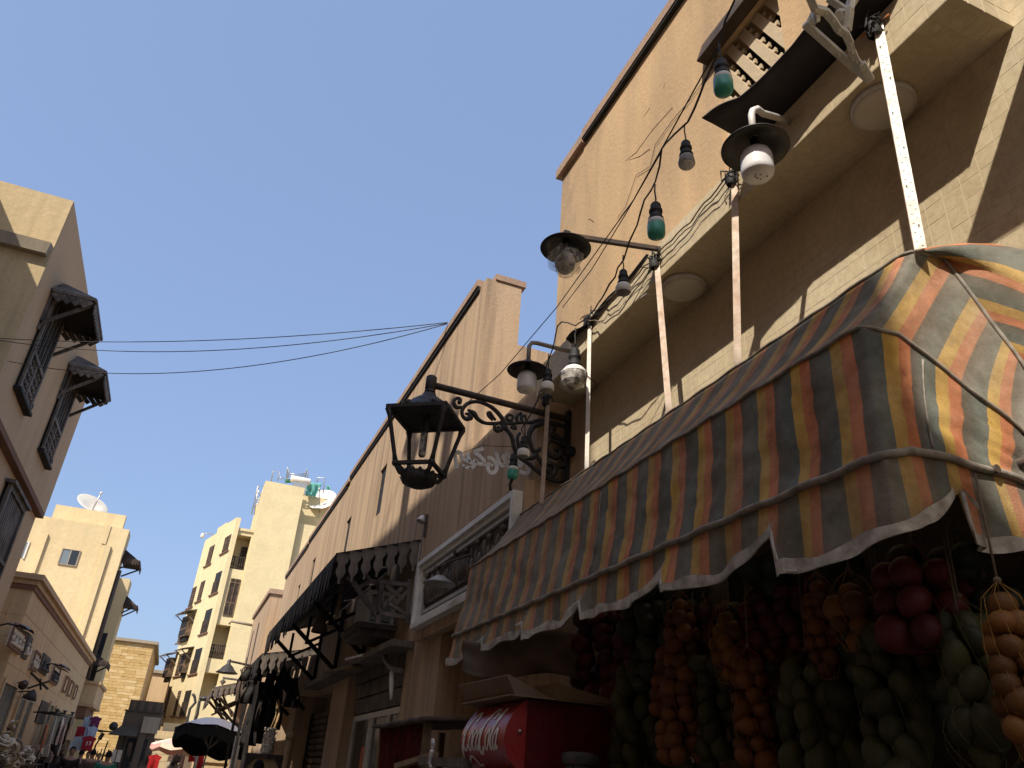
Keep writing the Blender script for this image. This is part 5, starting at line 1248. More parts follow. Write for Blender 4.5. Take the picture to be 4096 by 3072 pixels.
for a, b, c, kd in WIN:
    t0, z1 = lf(*a); t1, _ = lf(*b); _, z0 = lf(*c); t0, t1 = sorted((t0, t1)); t1 = max(t1, t0+.5)
    def fb(m, ta, tb, za, zb, o0, o1): m.hexa([fl(ta,za,o0), fl(tb,za,o0), fl(tb,za,o1), fl(ta,za,o1)], [fl(ta,zb,o0), fl(tb,zb,o0), fl(tb,zb,o1), fl(ta,zb,o1)]); return m
    if kd == 'mash':
        W = obj('window', fb(MB(), t0, t1, z0+.2, z1, .002, .42), M['shutter'], AP)
        obj('base', fb(MB(), t0+.15, t1-.15, z0-.15, z0+.199, .002, .25), M['blackwood'], W)
        obj('lattice', fb(fb(MB(), t0+.12, t1-.12, z0+.9, z1-.25, .421, .44), t0+.1, t1-.1, z0+.3, z0+.75, .421, .435), M['blackwood'], W)
        hd = MB(); hd.hexa([fl(t0-.45,z1+.12,1.0), fl(t1+.45,z1+.12,1.0), fl(t1+.3,z1+.42,.002), fl(t0-.3,z1+.42,.002)], [fl(t0-.45,z1+.2,1.0), fl(t1+.45,z1+.2,1.0), fl(t1+.3,z1+.5,.002), fl(t0-.3,z1+.5,.002)])
        for q in range(6): f_ = t0-.4+(t1-t0+.8)*q/5; hd.bar(fl(f_,z1+.12,.98), fl(f_,z1-.10,.98), .1, .03)
        hd.bar(fl(t0-.2,z1-.5,.05), fl(t0-.2,z1+.12,.9), .07); hd.bar(fl(t1+.2,z1-.5,.05), fl(t1+.2,z1+.12,.9), .07); obj('hood', hd, M['greywood'], W)
    else:
        W = obj('window', fb(MB(), t0, t1, z0, z1, .002, .03), M['black'] if kd == 'open' else M['brownwood'], AP)
        if kd == 'shutter':
            s = MB(); n = 9
            for i in range(n): fb(s, t0+.06, t1-.06, z0+.08+(z1-z0-.1)*i/n, z0+.08+(z1-z0-.1)*(i+.6)/n, .031, .055)
            obj('louvre', s, M['shutter'], W, kind='stuff')
        else:
            s = MB(); fb(s, t0+.05, t1-.05, z0, z0+.95, .031, .06); 
            for i in range(6): fb(s, t0+.05+(t1-t0-.1)*i/6, t0+.1+(t1-t0-.1)*i/6, z0+.1, z0+.9, .061, .08)
            obj('balustrade', s, M['brownwood'], W)
            obj('reveal', fb(MB(), t1-.18, t1-.01, z0+1.0, z1-.03, .031, .05), M['apart'], W)
        obj('sill', fb(MB(), t0-.35, t1+.35, z0-.16, z0-.06, .002, .12), M['brownsoffit'], W)
A = at(924, 2313, Y=YM); B = at(972, 2318, Y=YM); zb = at(915, 2466, Y=YM).z
W = obj('window', MB().box(A.x, min(B.x,T1-.15), YM-.02, YM-.001, zb, A.z), M['brownwood'], AP); X1 = min(B.x,T1-.15)
s = MB()
for q0, q1 in ((A.x,A.x+.08),((A.x+X1)/2-.05,(A.x+X1)/2+.05),(X1-.08,X1)): s.box(q0, q1, YM-.06, YM-.021, zb, A.z)
for zz in (zb, zb+1.0, A.z-.35, A.z-.08): s.box(A.x+.081, X1-.081, YM-.055, YM-.022, zz, zz+.09)
obj('frame', s, M['shutter'], W)
for i, (bx0, bx1, z0, z1) in enumerate(BX[:2]):
    s = MB(); s.bar((bx0,YM+.05,z0+1.0),(bx1,YM+.05,z0+1.0), .09); s.bar((bx0,YM+.05,z0+.12),(bx1,YM+.05,z0+.12), .07)
    for k in range(7): x = bx0+(bx1-bx0)*(k+.5)/7; s.lathe([(.03,0),(.03,.1),(.075,.3),(.035,.5),(.06,.65),(.03,.85)], (x,YM+.05,z0+.12), 6)
    obj('balcony_railing', s, M['brownwood'], AP)
obj('balcony_door', MB().box(BX[0][1]-.5, BX[0][1]-.05, YM+1.3, YM+1.49, BX[0][2], BX[0][2]+2.2), M['brownwood'], AP)
m = MB()
for k in range(8): fbm = fl(3.6, zB+.9+k*.33); 
obj('band_course', MB().hexa([fl(0,zB+.001,.002),fl(LL,zB+.001,.002),fl(LL,zB+.001,.10),fl(0,zB+.001,.10)],[fl(0,zB+.12,.002),fl(LL,zB+.12,.002),fl(LL,zB+.12,.10),fl(0,zB+.12,.10)]), M['apart'], AP)
# rooftop clutter
def rt(u, v, Y): return at(u, v, Y=Y)
RF = thing('roof_scaffold', 'thin steel scaffold frames standing on the roof of the pale apartment tower', 'scaffold', (4.5, 70, zT))
m = MB(); c3 = lambda u, v, Y=YA+2.5: at(400+u*.4521, 1800+v*.4521, Y=Y)
for pts in ([(1515,290),(1530,190),(1592,196),(1570,275)], [(1648,250),(1662,155),(1672,180),(1660,260)], [(1828,290),(1840,205),(1828,170),(1812,270)], [(1920,285),(1928,245),(1990,250),(1975,380)], [(1672,205),(1740,220),(1830,205)], [(1672,225),(1740,240),(1825,222)], [(1580,240),(1625,250),(1600,265)]):
    obj('frame_tube', MB().tube([c3(*p) for p in pts], .05, 5), M['steel'], RF)
t = thing('roof_antenna_frame', 'tall thin steel ladder frame rising left of the apartment tower', 'scaffold', (2.2, 69, zK)); m = MB()
for pts in ([(1340,570),(1398,318),(1470,325)], [(1365,575),(1400,320)], [(1345,520),(1430,440)], [(1385,430),(1430,440)], [(1395,345),(1430,430)]): m.tube([c3(*p, YA+3) for p in pts], .045, 5)
obj('frame_tube', m, M['steel'], t)
def netting(pix, lab, Y, seed):
    P = [c3(*p, Y) for p in pix]; g = MB(); g.grid(lambda a, c: (P[0].lerp(P[1], a)).lerp(P[3].lerp(P[2], a), c) + V(0, .5*wr((a*3,c*2,0),1,seed), .12*wr((a*4,c*3,0),1,seed+2)), 18, 10)
    o = obj('green_netting', g, M['green_net']); tag(o, lab, 'netting')
    q = o.modifiers.new('t', 'SOLIDIFY'); q.thickness = .03
netting([(1630,262),(1820,262),(1815,300),(1640,285)], 'low strip of green netting on the top of the blank tower', YA+3, 1)
netting([(1822,280),(1965,300),(1905,415),(1815,400)], 'large sheet of green netting right of the blank tower top', YA+3.5, 2)
netting([(2005,310),(2035,330),(2035,390),(2005,385)], 'small scrap of green netting above the brown wall coping', YA+5, 3)
p = c3(1775, 268, YA+2); t = thing('roof_tank', 'white barrel water tank lying on the blank tower', 'tank', p); m = MB(); m.lathe([(0,-.9),(.25,-.88),(.3,-.8),(.3,.8),(.25,.88),(0,.9)], p, 14, (1,0,0)); obj('barrel', m, M['white'], t); obj('foot', MB().box(p.x-.6, p.x+.6, p.y-.2, p.y+.2, zT, p.z-.25), M['steel'], t)
p = c3(1965, 440, YA+4); t = thing('satellite_dish', 'large faded satellite dish behind the coping of the brown building', 'dish', p); dish(t, p, 1.35, (-.4,-.75,.5))
p = c3(915, 745, YA+8.2); t = thing('cctv_lamp', 'small white lamp on an arm at the far roof corner of the apartment block', 'lamp', p); m = MB(); m.tube([p+V(1.6,0,0), p+V(.3,0,.15), p], .04, 6); obj('arm', m, M['steel'], t); m = MB(); m.ball(p+V(-.05,0,-.15), .22, 10, 6, (.8,.8,1.2)); obj('head', m, M['whiteplastic'], t)
# ================================================================== UNDER THE AWNING
# red drinks fridge
FR = thing('drinks_fridge', 'red drinks fridge with a curved white lettered header under the far end of the awning', 'fridge', (2.04, 4.56, 0))
fx0, fx1, fy0, fy1 = 1.70, 2.42, 4.20, 4.92
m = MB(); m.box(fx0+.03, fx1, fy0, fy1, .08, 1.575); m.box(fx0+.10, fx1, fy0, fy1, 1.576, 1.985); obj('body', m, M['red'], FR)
def bulge(z):   # curved front of the header
    f = (z-1.62)/(1.985-1.62); return fx0 + .10 - .125*math.sin(math.pi*min(1,max(0,f))**.85)**.75 - .0
m = MB(); m.grid(lambda a, c: (bulge(1.62+.365*c), fy0+.004+(fy1-fy0-.008)*a, 1.62+.365*c), 4, 18)
pr_ = [(bulge(1.62+.365*i/18), 1.62+.365*i/18) for i in range(19)] + [(fx0+.11, 1.985), (fx0+.11, 1.62)]
m.prism(pr_, (0,0,0), (1,0,0), (0,0,1), (0,1,0), fy0+.004, fy0+.006); m.prism(pr_, (0,0,0), (1,0,0), (0,0,1), (0,1,0), fy1-.006, fy1-.004)
obj('header', m, paint('red_header_print', (.33,.022,.022), .3, 0, (.2,.05,.04), .3, 4, .5), FR)
# lettering: pen strokes laid on the curved header
def stroke(m, pts, wd):
    P = [Vector((x, y, 0)) for x, y in pts]; Q = []
    for i in range(len(P)-1):
        p0, p1, p2, p3 = P[max(0,i-1)], P[i], P[i+1], P[min(len(P)-1,i+2)]
        for k in range(6):
            t = k/6; Q.append(.5*((2*p1)+(p2-p0)*t+(2*p0-5*p1+4*p2-p3)*t*t+(3*p1-p0-3*p2+p3)*t**3))
    Q.append(P[-1]); b = len(m.v); n = len(Q)
    for i, q in enumerate(Q):
        t = (Q[min(n-1,i+1)]-Q[max(0,i-1)]).normalized(); nn = Vector((-t.y,t.x,0)); h = .72*wd*(.35+.65*abs(t.y)**.8)*(.55 if i in (0,n-1) else 1)
        for s in (-1,1):
            r = q + nn*h*s; y = fy1-.055-(r.x/12.4)*(fy1-fy0-.075); z = 1.715+.037*r.y
            m.v.append(Vector((bulge(z)-.0035, y, z)))
    for i in range(n-1): m.face((b+2*i, b+2*i+1, b+2*i+3, b+2*i+2), True)
LT = MB(); sl_ = .16
def S(pts, wd=.30, dx=0, dy=0): stroke(LT, [(x+dx+sl_*(y+dy), y+dy) for x, y in pts], wd)
S([(2.0,4.3),(1.7,5.6),(1.0,5.9),(.2,4.6),(-.1,2.6),(.1,.9),(.8,.35),(1.5,1.2)], .42)
S([(-.1,2.2),(-.4,.2),(-.3,-1.1),(.5,-1.6),(1.3,-.9),(2.1,-.5),(3.0,-.9),(3.6,-1.7),(4.6,-1.6)], .42)
def o_(dx): S([(.55,3.3),(.05,2.2),(.1,.9),(.5,.3),(.95,1.0),(1.0,2.3),(.55,3.3)], .27, dx)
def c_(dx): S([(.95,2.6),(.6,3.3),(.1,2.2),(.1,.9),(.5,.3),(1.05,1.0)], .28, dx)
def a_(dx): S([(.9,2.4),(.55,3.3),(.05,2.1),(.1,.8),(.5,.3),(.85,1.2)], .26, dx); S([(1.0,3.2),(.95,1.0),(1.15,.35),(1.45,.9)], .26, dx)
o_(1.7); c_(3.0); a_(4.15)
S([(x+1.0, y) for x, y in ((6.4,4.6),(6.1,5.9),(5.3,6.1),(4.5,4.7),(4.2,2.4),(4.4,.4),(5.0,-.2),(5.7,.8))], .42)
S([(7.1,5.9),(7.9,5.2),(8.6,5.4)], .2)
o_(7.0); S([(.1,.9),(.5,3.4),(.9,5.6),(.55,6.0),(.3,4.6),(.3,1.2),(.55,.3),(.9,.8)], .30, 8.3); a_(9.3)
obj('lettering', LT, M['white'], FR)
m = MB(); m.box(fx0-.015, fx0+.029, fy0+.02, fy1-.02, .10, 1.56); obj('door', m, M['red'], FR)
m = MB(); m.box(fx0-.019, fx0-.0155, fy0+.09, fy1-.09, .20, 1.46); obj('door_glass', m, M['darkglass'], FR)
m = MB(); m.box(fx0-.022, fx0-.0155, fy0+.05, fy1-.06, 1.495, 1.535); obj('trim_strip', m, M['steel'], FR)
m = MB(); m.ball((fx0+.06, fy0-.004, 1.82), .012, 8, 6); m.ball((fx0+.07, fy0-.002, 1.6), .008, 6, 4); obj('side_screw', m, M['steel'], FR)
# cardboard lying on the fridge, jar, sagging brown tarpaulin
M['card'] = plaster('cardboard', (.24,.175,.12), (.17,.12,.085), 3, None, bmp=.1)
p0_ = [at(1862,2795,X=1.72), at(2070,2785,X=1.78), at(2072,2720,X=1.80), at(1915,2752,X=1.74)]
t = thing('folded_cardboard', 'flattened brown cardboard box lying on top of the red fridge', 'cardboard', (1.9, 4.4, 1.99))
m = MB(); m.hexa([(1.68,4.15,1.992),(2.3,4.15,1.992),(2.3,4.98,1.992),(1.68,4.98,1.992)], [(1.68,4.15,2.0),(2.3,4.15,2.0),(2.3,4.98,2.0),(1.68,4.98,2.0)]); obj('base_flap', m, M['card'], t)
m = MB(); m.hexa([(1.72,4.2,2.003),(1.95,4.2,2.003),(1.95,5.0,2.003),(1.72,5.0,2.003)], [(1.66,4.18,2.095),(1.67,4.18,2.10),(1.67,5.02,2.11),(1.66,5.02,2.105)]); obj('raised_flap', m, M['card'], t)
m = MB(); m.hexa([(1.96,4.18,2.003),(2.34,4.12,2.003),(2.34,4.9,2.003),(1.96,4.9,2.003)], [(1.96,4.18,2.085),(2.34,4.12,2.02),(2.34,4.9,2.03),(1.96,4.9,2.095)]); obj('side_flap', m, M['card'], t)
M['tarp'] = cloth('brown_tarpaulin', (.13,.10,.08), (.085,.065,.055), 6)
q = [at(1850,2560,Y=5.0), at(2330,2540,Y=4.5), at(2310,2725,Y=4.5), at(1850,2690,Y=5.0)]
g = MB(); g.grid(lambda a, c: (q[0].lerp(q[1], a)).lerp(q[3].lerp(q[2], a), c) + V(.0,-.06*math.sin(math.pi*a)*c + .05*wr((a*4,c*3,0),1,8), -.03*math.sin(math.pi*a*2)), 24, 12)
o = obj('brown_tarpaulin', g, M['tarp']); tag(o, 'dark brown tarpaulin sagging under the far end of the awning above the fridge', 'tarpaulin')
s_ = o.modifiers.new('t', 'SOLIDIFY'); s_.thickness = .006
CT = thing('stall_counter', 'wooden fruit stall counter under the awning, mostly below the frame', 'counter', (2.0, 2.8, 0))
obj('counter_top', MB().box(1.75, 2.4, 1.75, 3.9, .98, 1.02), M['palewood'], CT)
for x, y in ((1.8,1.8),(2.33,1.8),(1.8,3.84),(2.33,3.84)): obj('leg', MB().box(x-.03, x+.03, y-.03, y+.03, .13, .979), M['palewood'], CT)
p = at(2322, 3010, Y=3.95)
t = thing('plastic_jar', 'translucent dark plastic jar with a ribbed lid on the stall counter before the fridge', 'jar', (p.x, 3.95, 1.02))
m = MB(); m.lathe([(0,1.022),(.085,1.022),(.095,1.04),(.095,p.z-.10),(.07,p.z-.06)], (p.x,3.95,0), 20); mt, n, l, b = newmat('jar_plastic', .2, 0, .5); b.inputs['Base Color'].default_value = (.16,.19,.18,1); b.inputs['Transmission Weight'].default_value = .5; M['jar'] = mt; obj('body', m, mt, t)
m = MB(); m.lathe([(.085,p.z-.062),(.098,p.z-.055),(.10,p.z-.03),(.095,p.z-.008),(.07,p.z),(0,p.z+.002)], (p.x,3.95,0), 24); obj('lid', m, paint('dark_lid', (.03,.035,.035), .6, spec=.2), t)
# unseen stepped bench, added to block ground bounce onto the fruit
BLK = thing('bounce_blocker', 'unseen stepped bench under a dark cover, added to block light bouncing onto the fruit', 'stall', (1.3, 3.2, .13))
for x0_, x1_, z1_ in ((.80,1.10,.50),(1.101,1.40,.80),(1.401,1.66,1.10)): obj('step', MB().box(x0_, x1_, 1.5, 5.0, .13, z1_), M['brownwood'], BLK)
g = MB(); g.grid(lambda a_, c_: (.78+.9*c_, 1.45+3.6*a_, .53+.62*c_+.03*wr((a_*9,c_*5,0),1,2)), 24, 8); obj('blocker_cover', g, M['tarp'], BLK)
# hanging rails for the fruit nets
RL = thing('hanging_rail', 'dark pipe rails under the awning from which the fruit nets hang', 'rail', (2.1, 3, 2.5))
obj('pipe', MB().tube([(2.25,1.55,2.55),(2.25,4.3,2.55)], .015, 8), M['rustiron'], RL); obj('pipe', MB().tube([(2.42,1.55,2.62),(2.42,4.6,2.62)], .015, 8), M['rustiron'], RL)
def fruit_mat(name, c, c2, rough=.55):
    m, n, l, b = newmat(name, rough, 0, .35); v = mapping(n, l)
    col = ramp(n, l, nz(n, l, v, 16, 5), [(.35, c2), (.65, c)])
    l.new(vary(n, l, col, .38), b.inputs['Base Color']); bump(n, l, b, nz(n, l, v, 120, 2), .12, .003); return m
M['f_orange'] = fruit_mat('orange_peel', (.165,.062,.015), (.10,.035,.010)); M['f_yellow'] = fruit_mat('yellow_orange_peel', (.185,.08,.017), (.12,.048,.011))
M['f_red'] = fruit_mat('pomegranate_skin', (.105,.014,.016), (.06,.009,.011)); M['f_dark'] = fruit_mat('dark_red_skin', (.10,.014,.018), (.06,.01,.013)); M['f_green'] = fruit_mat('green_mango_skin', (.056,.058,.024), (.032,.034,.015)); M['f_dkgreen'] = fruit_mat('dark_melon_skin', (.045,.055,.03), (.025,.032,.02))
FP = {}
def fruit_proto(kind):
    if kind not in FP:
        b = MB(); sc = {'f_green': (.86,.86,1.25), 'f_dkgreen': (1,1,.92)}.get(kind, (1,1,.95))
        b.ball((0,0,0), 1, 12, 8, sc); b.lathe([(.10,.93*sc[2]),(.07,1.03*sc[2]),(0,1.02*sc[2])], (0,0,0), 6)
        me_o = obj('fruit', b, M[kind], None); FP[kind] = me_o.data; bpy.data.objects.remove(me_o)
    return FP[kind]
NETM = {'f_orange': paint('orange_net', (.36,.10,.02), .7), 'f_yellow': paint('yellow_net', (.42,.22,.04), .7), 'f_red': paint('red_net', (.25,.02,.02), .7), 'f_dark': paint('maroon_net', (.12,.015,.02), .7), 'f_green': paint('green_net', (.08,.11,.04), .7), 'f_dkgreen': paint('dark_net', (.05,.06,.04), .7)}
def net_bag(kind, u, v, hpx, dpx, X, label, wide=1.0):
    c = at(u, v, X=X); dep = (c-EYE).dot(CF); r = dpx/FOC*dep/2; H = hpx/FOC*dep*1.05; rr = random.Random(int(u*7+v))
    t = thing('fruit_net', label, 'fruit net', (c.x, c.y, c.z-H/2), group='nets of fruit hanging under the awning')
    nl = max(1, round((H-2*r)/(1.45*r))+1); ringR = r*1.02*wide; zs = [c.z - H/2 + r + (H-2*r)*(i/(nl-1) if nl > 1 else 0) for i in range(nl)]
    me = fruit_proto(kind)
    for i, z in enumerate(zs):
        f = i/(nl-1) if nl > 1 else .5; ph = i*1.05 + rr.random()*.4
        k = 1 if (i == 0 or (i == nl-1 and nl > 2)) and wide <= 1 else (4 if wide <= 1.15 else 5)
        R_ = 0 if k == 1 else ringR*(1.22 if k == 4 else 1.5)*(1.0 if f < .75 else .8)
        for j in range(k):
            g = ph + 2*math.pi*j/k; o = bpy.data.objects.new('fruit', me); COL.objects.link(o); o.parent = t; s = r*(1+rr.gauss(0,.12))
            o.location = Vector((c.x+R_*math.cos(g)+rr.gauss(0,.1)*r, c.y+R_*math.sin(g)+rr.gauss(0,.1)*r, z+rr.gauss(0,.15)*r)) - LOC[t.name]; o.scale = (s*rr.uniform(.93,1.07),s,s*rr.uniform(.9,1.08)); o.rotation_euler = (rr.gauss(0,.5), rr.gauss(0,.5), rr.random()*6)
    # net strands gathered to a knot, and the string up to the rail
    m = MB(); zt = zs[-1] + r*.9; kn = Vector((c.x, c.y, zt + r*1.3)); Rm = ringR*1.75 + r*.2
    for j in range(9):
        g = 2*math.pi*j/9; pts = [kn]
        for i in range(7):
            f = i/6; z = zt - (zt-(zs[0]-r*.9))*f; RR = Rm*math.sin(math.pi*min(.98,.18+.72*f))**.55*(1.0 if kind else 1); pts.append(Vector((c.x+RR*math.cos(g+f*1.2), c.y+RR*math.sin(g+f*1.2), z)))
        pts.append(Vector((c.x,c.y,zs[0]-r*1.05))); m.tube(pts, .0009, 4, False)
    obj('net', m, NETM[kind], t, kind='stuff')
    m = MB(); m.tube([kn, Vector((kn.x+.01,kn.y,max(kn.z+.03,2.5)))], .004, 5); m.ball(kn, .012, 6, 4); obj('string', m, M['jute'], t)
    return t
BAGS = [('f_dark',2400,2655,400,78,2.15,'dark red onion-like fruit net above the right side of the red fridge',1.4),
 ('f_dark',2555,2600,330,80,2.22,'second dark red fruit net, between the fridge net and the oranges',1.2),
 ('f_orange',2727,2590,360,68,2.0,'slim net of small oranges left of the middle of the stall',1.0),
 ('f_yellow',2915,2585,270,76,2.0,'short net of yellow oranges high in the middle',1.0),
 ('f_orange',2700,2730,260,72,2.1,'reddish orange net hanging behind the slim orange net',1.2),
 ('f_orange',2725,2890,300,70,1.98,'lower net of oranges above the small hanging packet',1.2),
 ('f_green',2560,2890,420,84,2.1,'green fruit net just right of the red fridge side',1.3),
 ('f_dkgreen',2615,2430,270,95,2.2,'dark green fruit net high behind the valance, left',1.2),
 ('f_green',2880,2830,360,86,2.1,'green fruit net between the two lower orange nets',1.2),
 ('f_orange',3010,2850,400,76,1.98,'tall net of oranges at the bottom centre',1.1),
 ('f_red',3062,2480,250,86,2.1,'red fruit net behind the yellow oranges, centre',1.1),
 ('f_red',3050,2680,280,84,2.08,'lower red fruit net above the tall orange net',1.1),
 ('f_dkgreen',3090,2310,210,140,2.12,'big dark melons hanging just under the valance, centre',1.0),
 ('f_orange',3290,2515,360,68,2.0,'narrow net of small oranges left of the yellow-orange pair',1.0),
 ('f_yellow',3420,2465,260,96,1.96,'net of larger yellow oranges beside the big pomegranates',1.0),
 ('f_red',3690,2420,340,128,1.95,'net of big red pomegranates, the brightest red fruit',1.25),
 ('f_green',3250,2870,380,104,2.02,'green fruit net at the lower centre right',1.2),
 ('f_green',3570,2830,580,118,1.98,'long net of large green mangoes hanging lowest',1.15),
 ('f_green',3895,2700,470,112,1.95,'green mango net left of the oranges at the right edge',1.1),
 ('f_green',3930,2970,230,140,1.92,'large pale green fruit at the bottom right',1.0),
 ('f_yellow',4075,2700,600,104,1.84,'column of oranges cut by the right edge of the picture',1.0),
 ('f_dkgreen',3610,2215,160,140,2.1,'dark green melons above the big pomegranates',1.0),
 ('f_dkgreen',3320,2270,170,130,2.15,'dark green melons above the narrow orange net',1.0),
 ('f_dkgreen',3840,2270,170,130,2.12,'dark green melons behind the torn valance at right',1.0),
 ('f_dark',3870,2420,280,100,2.2,'dark reddish fruit net behind the big pomegranates',1.0),
 ('f_dkgreen',3440,2660,330,110,2.2,'shadowed green net behind the yellow oranges',1.2),
 ('f_dkgreen',2750,2450,240,90,2.25,'dark green net between the high nets, left of centre',1.1),
 ('f_dkgreen',2790,3030,160,90,2.05,'dark green net at the bottom edge, left of the tall orange net',1.1)]
BAGS += [(k_, u_, v_, h_, d_, 2.30, 'dim fruit net at the back, '+l_, 1.25) for k_, u_, v_, h_, d_, l_ in (
 ('f_dark',2480,2770,300,74,'over the right edge of the fridge'),('f_dkgreen',2640,2600,330,80,'left of the slim orange net'),('f_dark',2820,2600,320,70,'between the slim net and the short yellow net'),('f_orange',2830,2760,260,62,'between the two green nets'),
 ('f_dkgreen',3000,2580,280,80,'behind the upper red net'),('f_orange',3120,2600,320,66,'right of the two red nets'),('f_dark',3180,2480,260,76,'just under the melons in the centre'),('f_dkgreen',3150,2830,330,86,'right of the tall orange net'),
 ('f_green',3400,2860,360,92,'left of the long mango net'),('f_dark',3540,2520,260,86,'left of the big pomegranates'),('f_dkgreen',3720,2700,360,96,'between the mango nets'),('f_orange',3760,2560,240,84,'under the big pomegranates'),('f_dkgreen',3980,2520,300,100,'left of the right edge oranges'),('f_dkgreen',2440,2930,260,80,'behind the plastic jar'))]
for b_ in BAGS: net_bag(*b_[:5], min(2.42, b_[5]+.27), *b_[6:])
p = at(2755, 2995, X=2.26); t = thing('hanging_packet', 'small pale packet hanging below the lower orange net', 'packet', p); obj('card', MB().box(p.x-.004, p.x+.004, p.y-.035, p.y+.035, p.z-.06, p.z+.05), paint('pale_packet', (.35,.36,.42), .4), t); obj('label_patch', MB().box(p.x-.0065, p.x-.0045, p.y-.025, p.y+.025, p.z-.01, p.z+.03), M['black'], t)

# ================================================================== SHOP FRONT CLUTTER, FAR END OF THE BROWN WALL
# small kiosk roof with a red fringe curtain, railing with a white bow
a = at(1560, 2965, X=1.75); b = at(1745, 2945, X=1.75)
y0, y1 = sorted((a.y, b.y)); zt = 1.93
t = thing('curtained_stand', 'small stand with ragged dark roof and red fringe curtain before the brown column', 'stand', (1.95, (y0+y1)/2, .13))
g = MB(); g.grid(lambda a_, c: (1.6+.7*c, y0-.1+(y1-y0+.2)*a_, zt + .05*c + .015*wr((a_*8,c*4,0),1,3) + .01), 20, 8); o = obj('roof_cloth', g, M['tarp'], t); q = o.modifiers.new('t','SOLIDIFY'); q.thickness = .03
M['redcloth'] = cloth('dark_red_fringe', (.11,.018,.014), (.05,.01,.01), 9)
k = 0; y = y0
while y < y1:
    g = MB(); w_ = .055; ln = .55
    g.grid(lambda a_, c: (1.66+.012*math.sin(c*5+y*9)+.01*math.sin(a_*6), y+w_*a_, zt-.02-ln*c), 3, 8); obj('curtain_strip', g, M['redcloth'], t); y += .06
for x, yy in ((1.68,y0),(1.68,y1),(2.2,y0),(2.2,y1)): obj('post', MB().box(x-.025, x+.025, yy-.025, yy+.025, .13, zt), M['palewood'], t)
a = at(1600, 3060, X=1.62); b = at(1860, 3040, X=1.62)
t = thing('wooden_rail', 'rough wooden rail running past the red fridge with a tied white bow', 'rail', (1.62, 5.8, .13))
obj('top_rail', MB().bar(at(1590,3065,X=1.62), at(1740,3020,X=1.62), .05, .035), M['palewood'], t); obj('top_rail', MB().bar(at(1690,3045,X=1.60), at(1870,3052,X=1.70), .06, .05), M['greywood'], t)
for u, v in ((1640,3060),(1740,3050),(1790,3060)): p = at(u, v, X=1.62); obj('post', MB().box(p.x-.02, p.x+.02, p.y-.02, p.y+.02, .13, p.z-.03), M['greywood'], t)
c = at(1728, 3008, X=1.58); t = thing('white_bow', 'tied white plastic bow on the wooden rail', 'bow', c); m = MB()
for s in (-1, 1): m.grid(lambda a_, c_: c + V(.012*math.sin(a_*6), s*.02 - s*.05*math.sin(a_*math.pi)*.8 + .012*c_, .075*math.sin(a_*2.6)*s*.6 + .02 + .03*(c_-.5)), 10, 3)
m.ball(c, .016, 8, 5); m.tube([c, c+V(0,.03,-.06), c+V(0,-.01,-.09)], .01, 5); obj('loops', m, M['whiteplastic'], t)
# pipes and rags by the column under the canopy
PIP = thing('drain_hose', 'grey drain hose and rags hanging from the ledge under the large canopy', 'hose', (2.2, 9.1, 2.6))
obj('hose', MB().tube([at(1545,2600,X=2.2), at(1540,2640,X=2.2), at(1560,2668,X=2.2), at(1580,2680,X=2.22), at(1610,2682,X=2.28)], .03, 8), M['greypipe'], PIP)
obj('hose', MB().tube([at(1568,2688,X=2.2), at(1566,2740,X=2.2), at(1564,2798,X=2.2)], [.03,.028,.015], 7), M['white'], PIP)
for u0, v0, u1, v1, lab in ((1310,2690,1425,2668,'broken pale board on the ledge beneath the large canopy'), (1400,2640,1470,2622,'torn whitish packet lying on the ledge beneath the large canopy')):
    a = at(u0, v0, X=2.1); b = at(u1, v1, X=2.1); o = obj('loose_board', MB().bar(a, b, .14, .03), M['palewood' if u0 < 1350 else 'white']); tag(o, lab, 'board')
m = MB(); a = at(1265,2740,X=2.15); b = at(1600,2570,X=2.15); m.box(2.05, MX-.003, b.y, a.y+.8, a.z-.02, a.z+.05); o = obj('shop_ledge', m, M['greywood']); tag(o, 'long weathered wooden ledge over the shop fronts beneath the large canopy', 'ledge')
a = pl(960,560,10.4); b = pl(885,945,10.4); t = thing('hanging_broom', 'pale stick with a knotted end hanging below the large canopy', 'broom', b); obj('stick', MB().tube([a, b], [.016,.03], 7), M['palewood'], t); obj('knot', MB().ball(a, .06, 8, 6, (1,1,1.3)), M['greywood'], t)
p = pl(720,1000,11.0); t = thing('bell_lamp', 'dark conical lamp shade hanging below the large canopy', 'lamp', p); obj('shade', MB().lathe([(.02,.2),(.05,.1),(.11,-.12),(.10,-.13)], p, 12), M['greyband'], t); obj('cord', MB().tube([p+V(0,0,.2), p+V(0,0,.75)], .008, 5), M['cable'], t)
# things hanging in the second canopy
M['ochre'] = cloth('ochre_cloth', (.42,.29,.15), (.20,.13,.07), 10); M['darkcloth'] = cloth('dark_cloth', (.035,.03,.028), (.015,.013,.012), 8); M['lace'] = cloth('white_beads', (.66,.60,.50), (.30,.22,.14), 30)
HANG = [(1010,2760,95,'darkcloth','wide dark cloth hanging at the left of the low canopy'),(1040,2830,260,'darkcloth','long dark cloth hanging by the white bead bag'),(1088,2800,300,'darkcloth','longest dark robe hanging near the mirror board'),(1128,2790,220,'darkcloth','dark robe hanging beside the slatted shutter'),
        (1062,2870,150,'ochre','thin ochre scarf hanging beside the long dark cloth'),(1118,2850,130,'ochre','narrow ochre scarf beside the dark robe'),(1100,2930,150,'ochre','brownish scarf low beside the dark robes'),(1000,2690,60,'darkcloth','small dark bundle at the far end of the low canopy'),(975,2740,120,'greyc','brownish cloth hanging by the street lamp bracket'),(1150,2700,90,'darkcloth','dark bundle under the near end of the low canopy'),(1180,2760,120,'darkcloth','dark coat hanging at the near end of the low canopy')]
M['greyc'] = cloth('brown_cloth', (.14,.10,.075), (.07,.05,.04), 8)
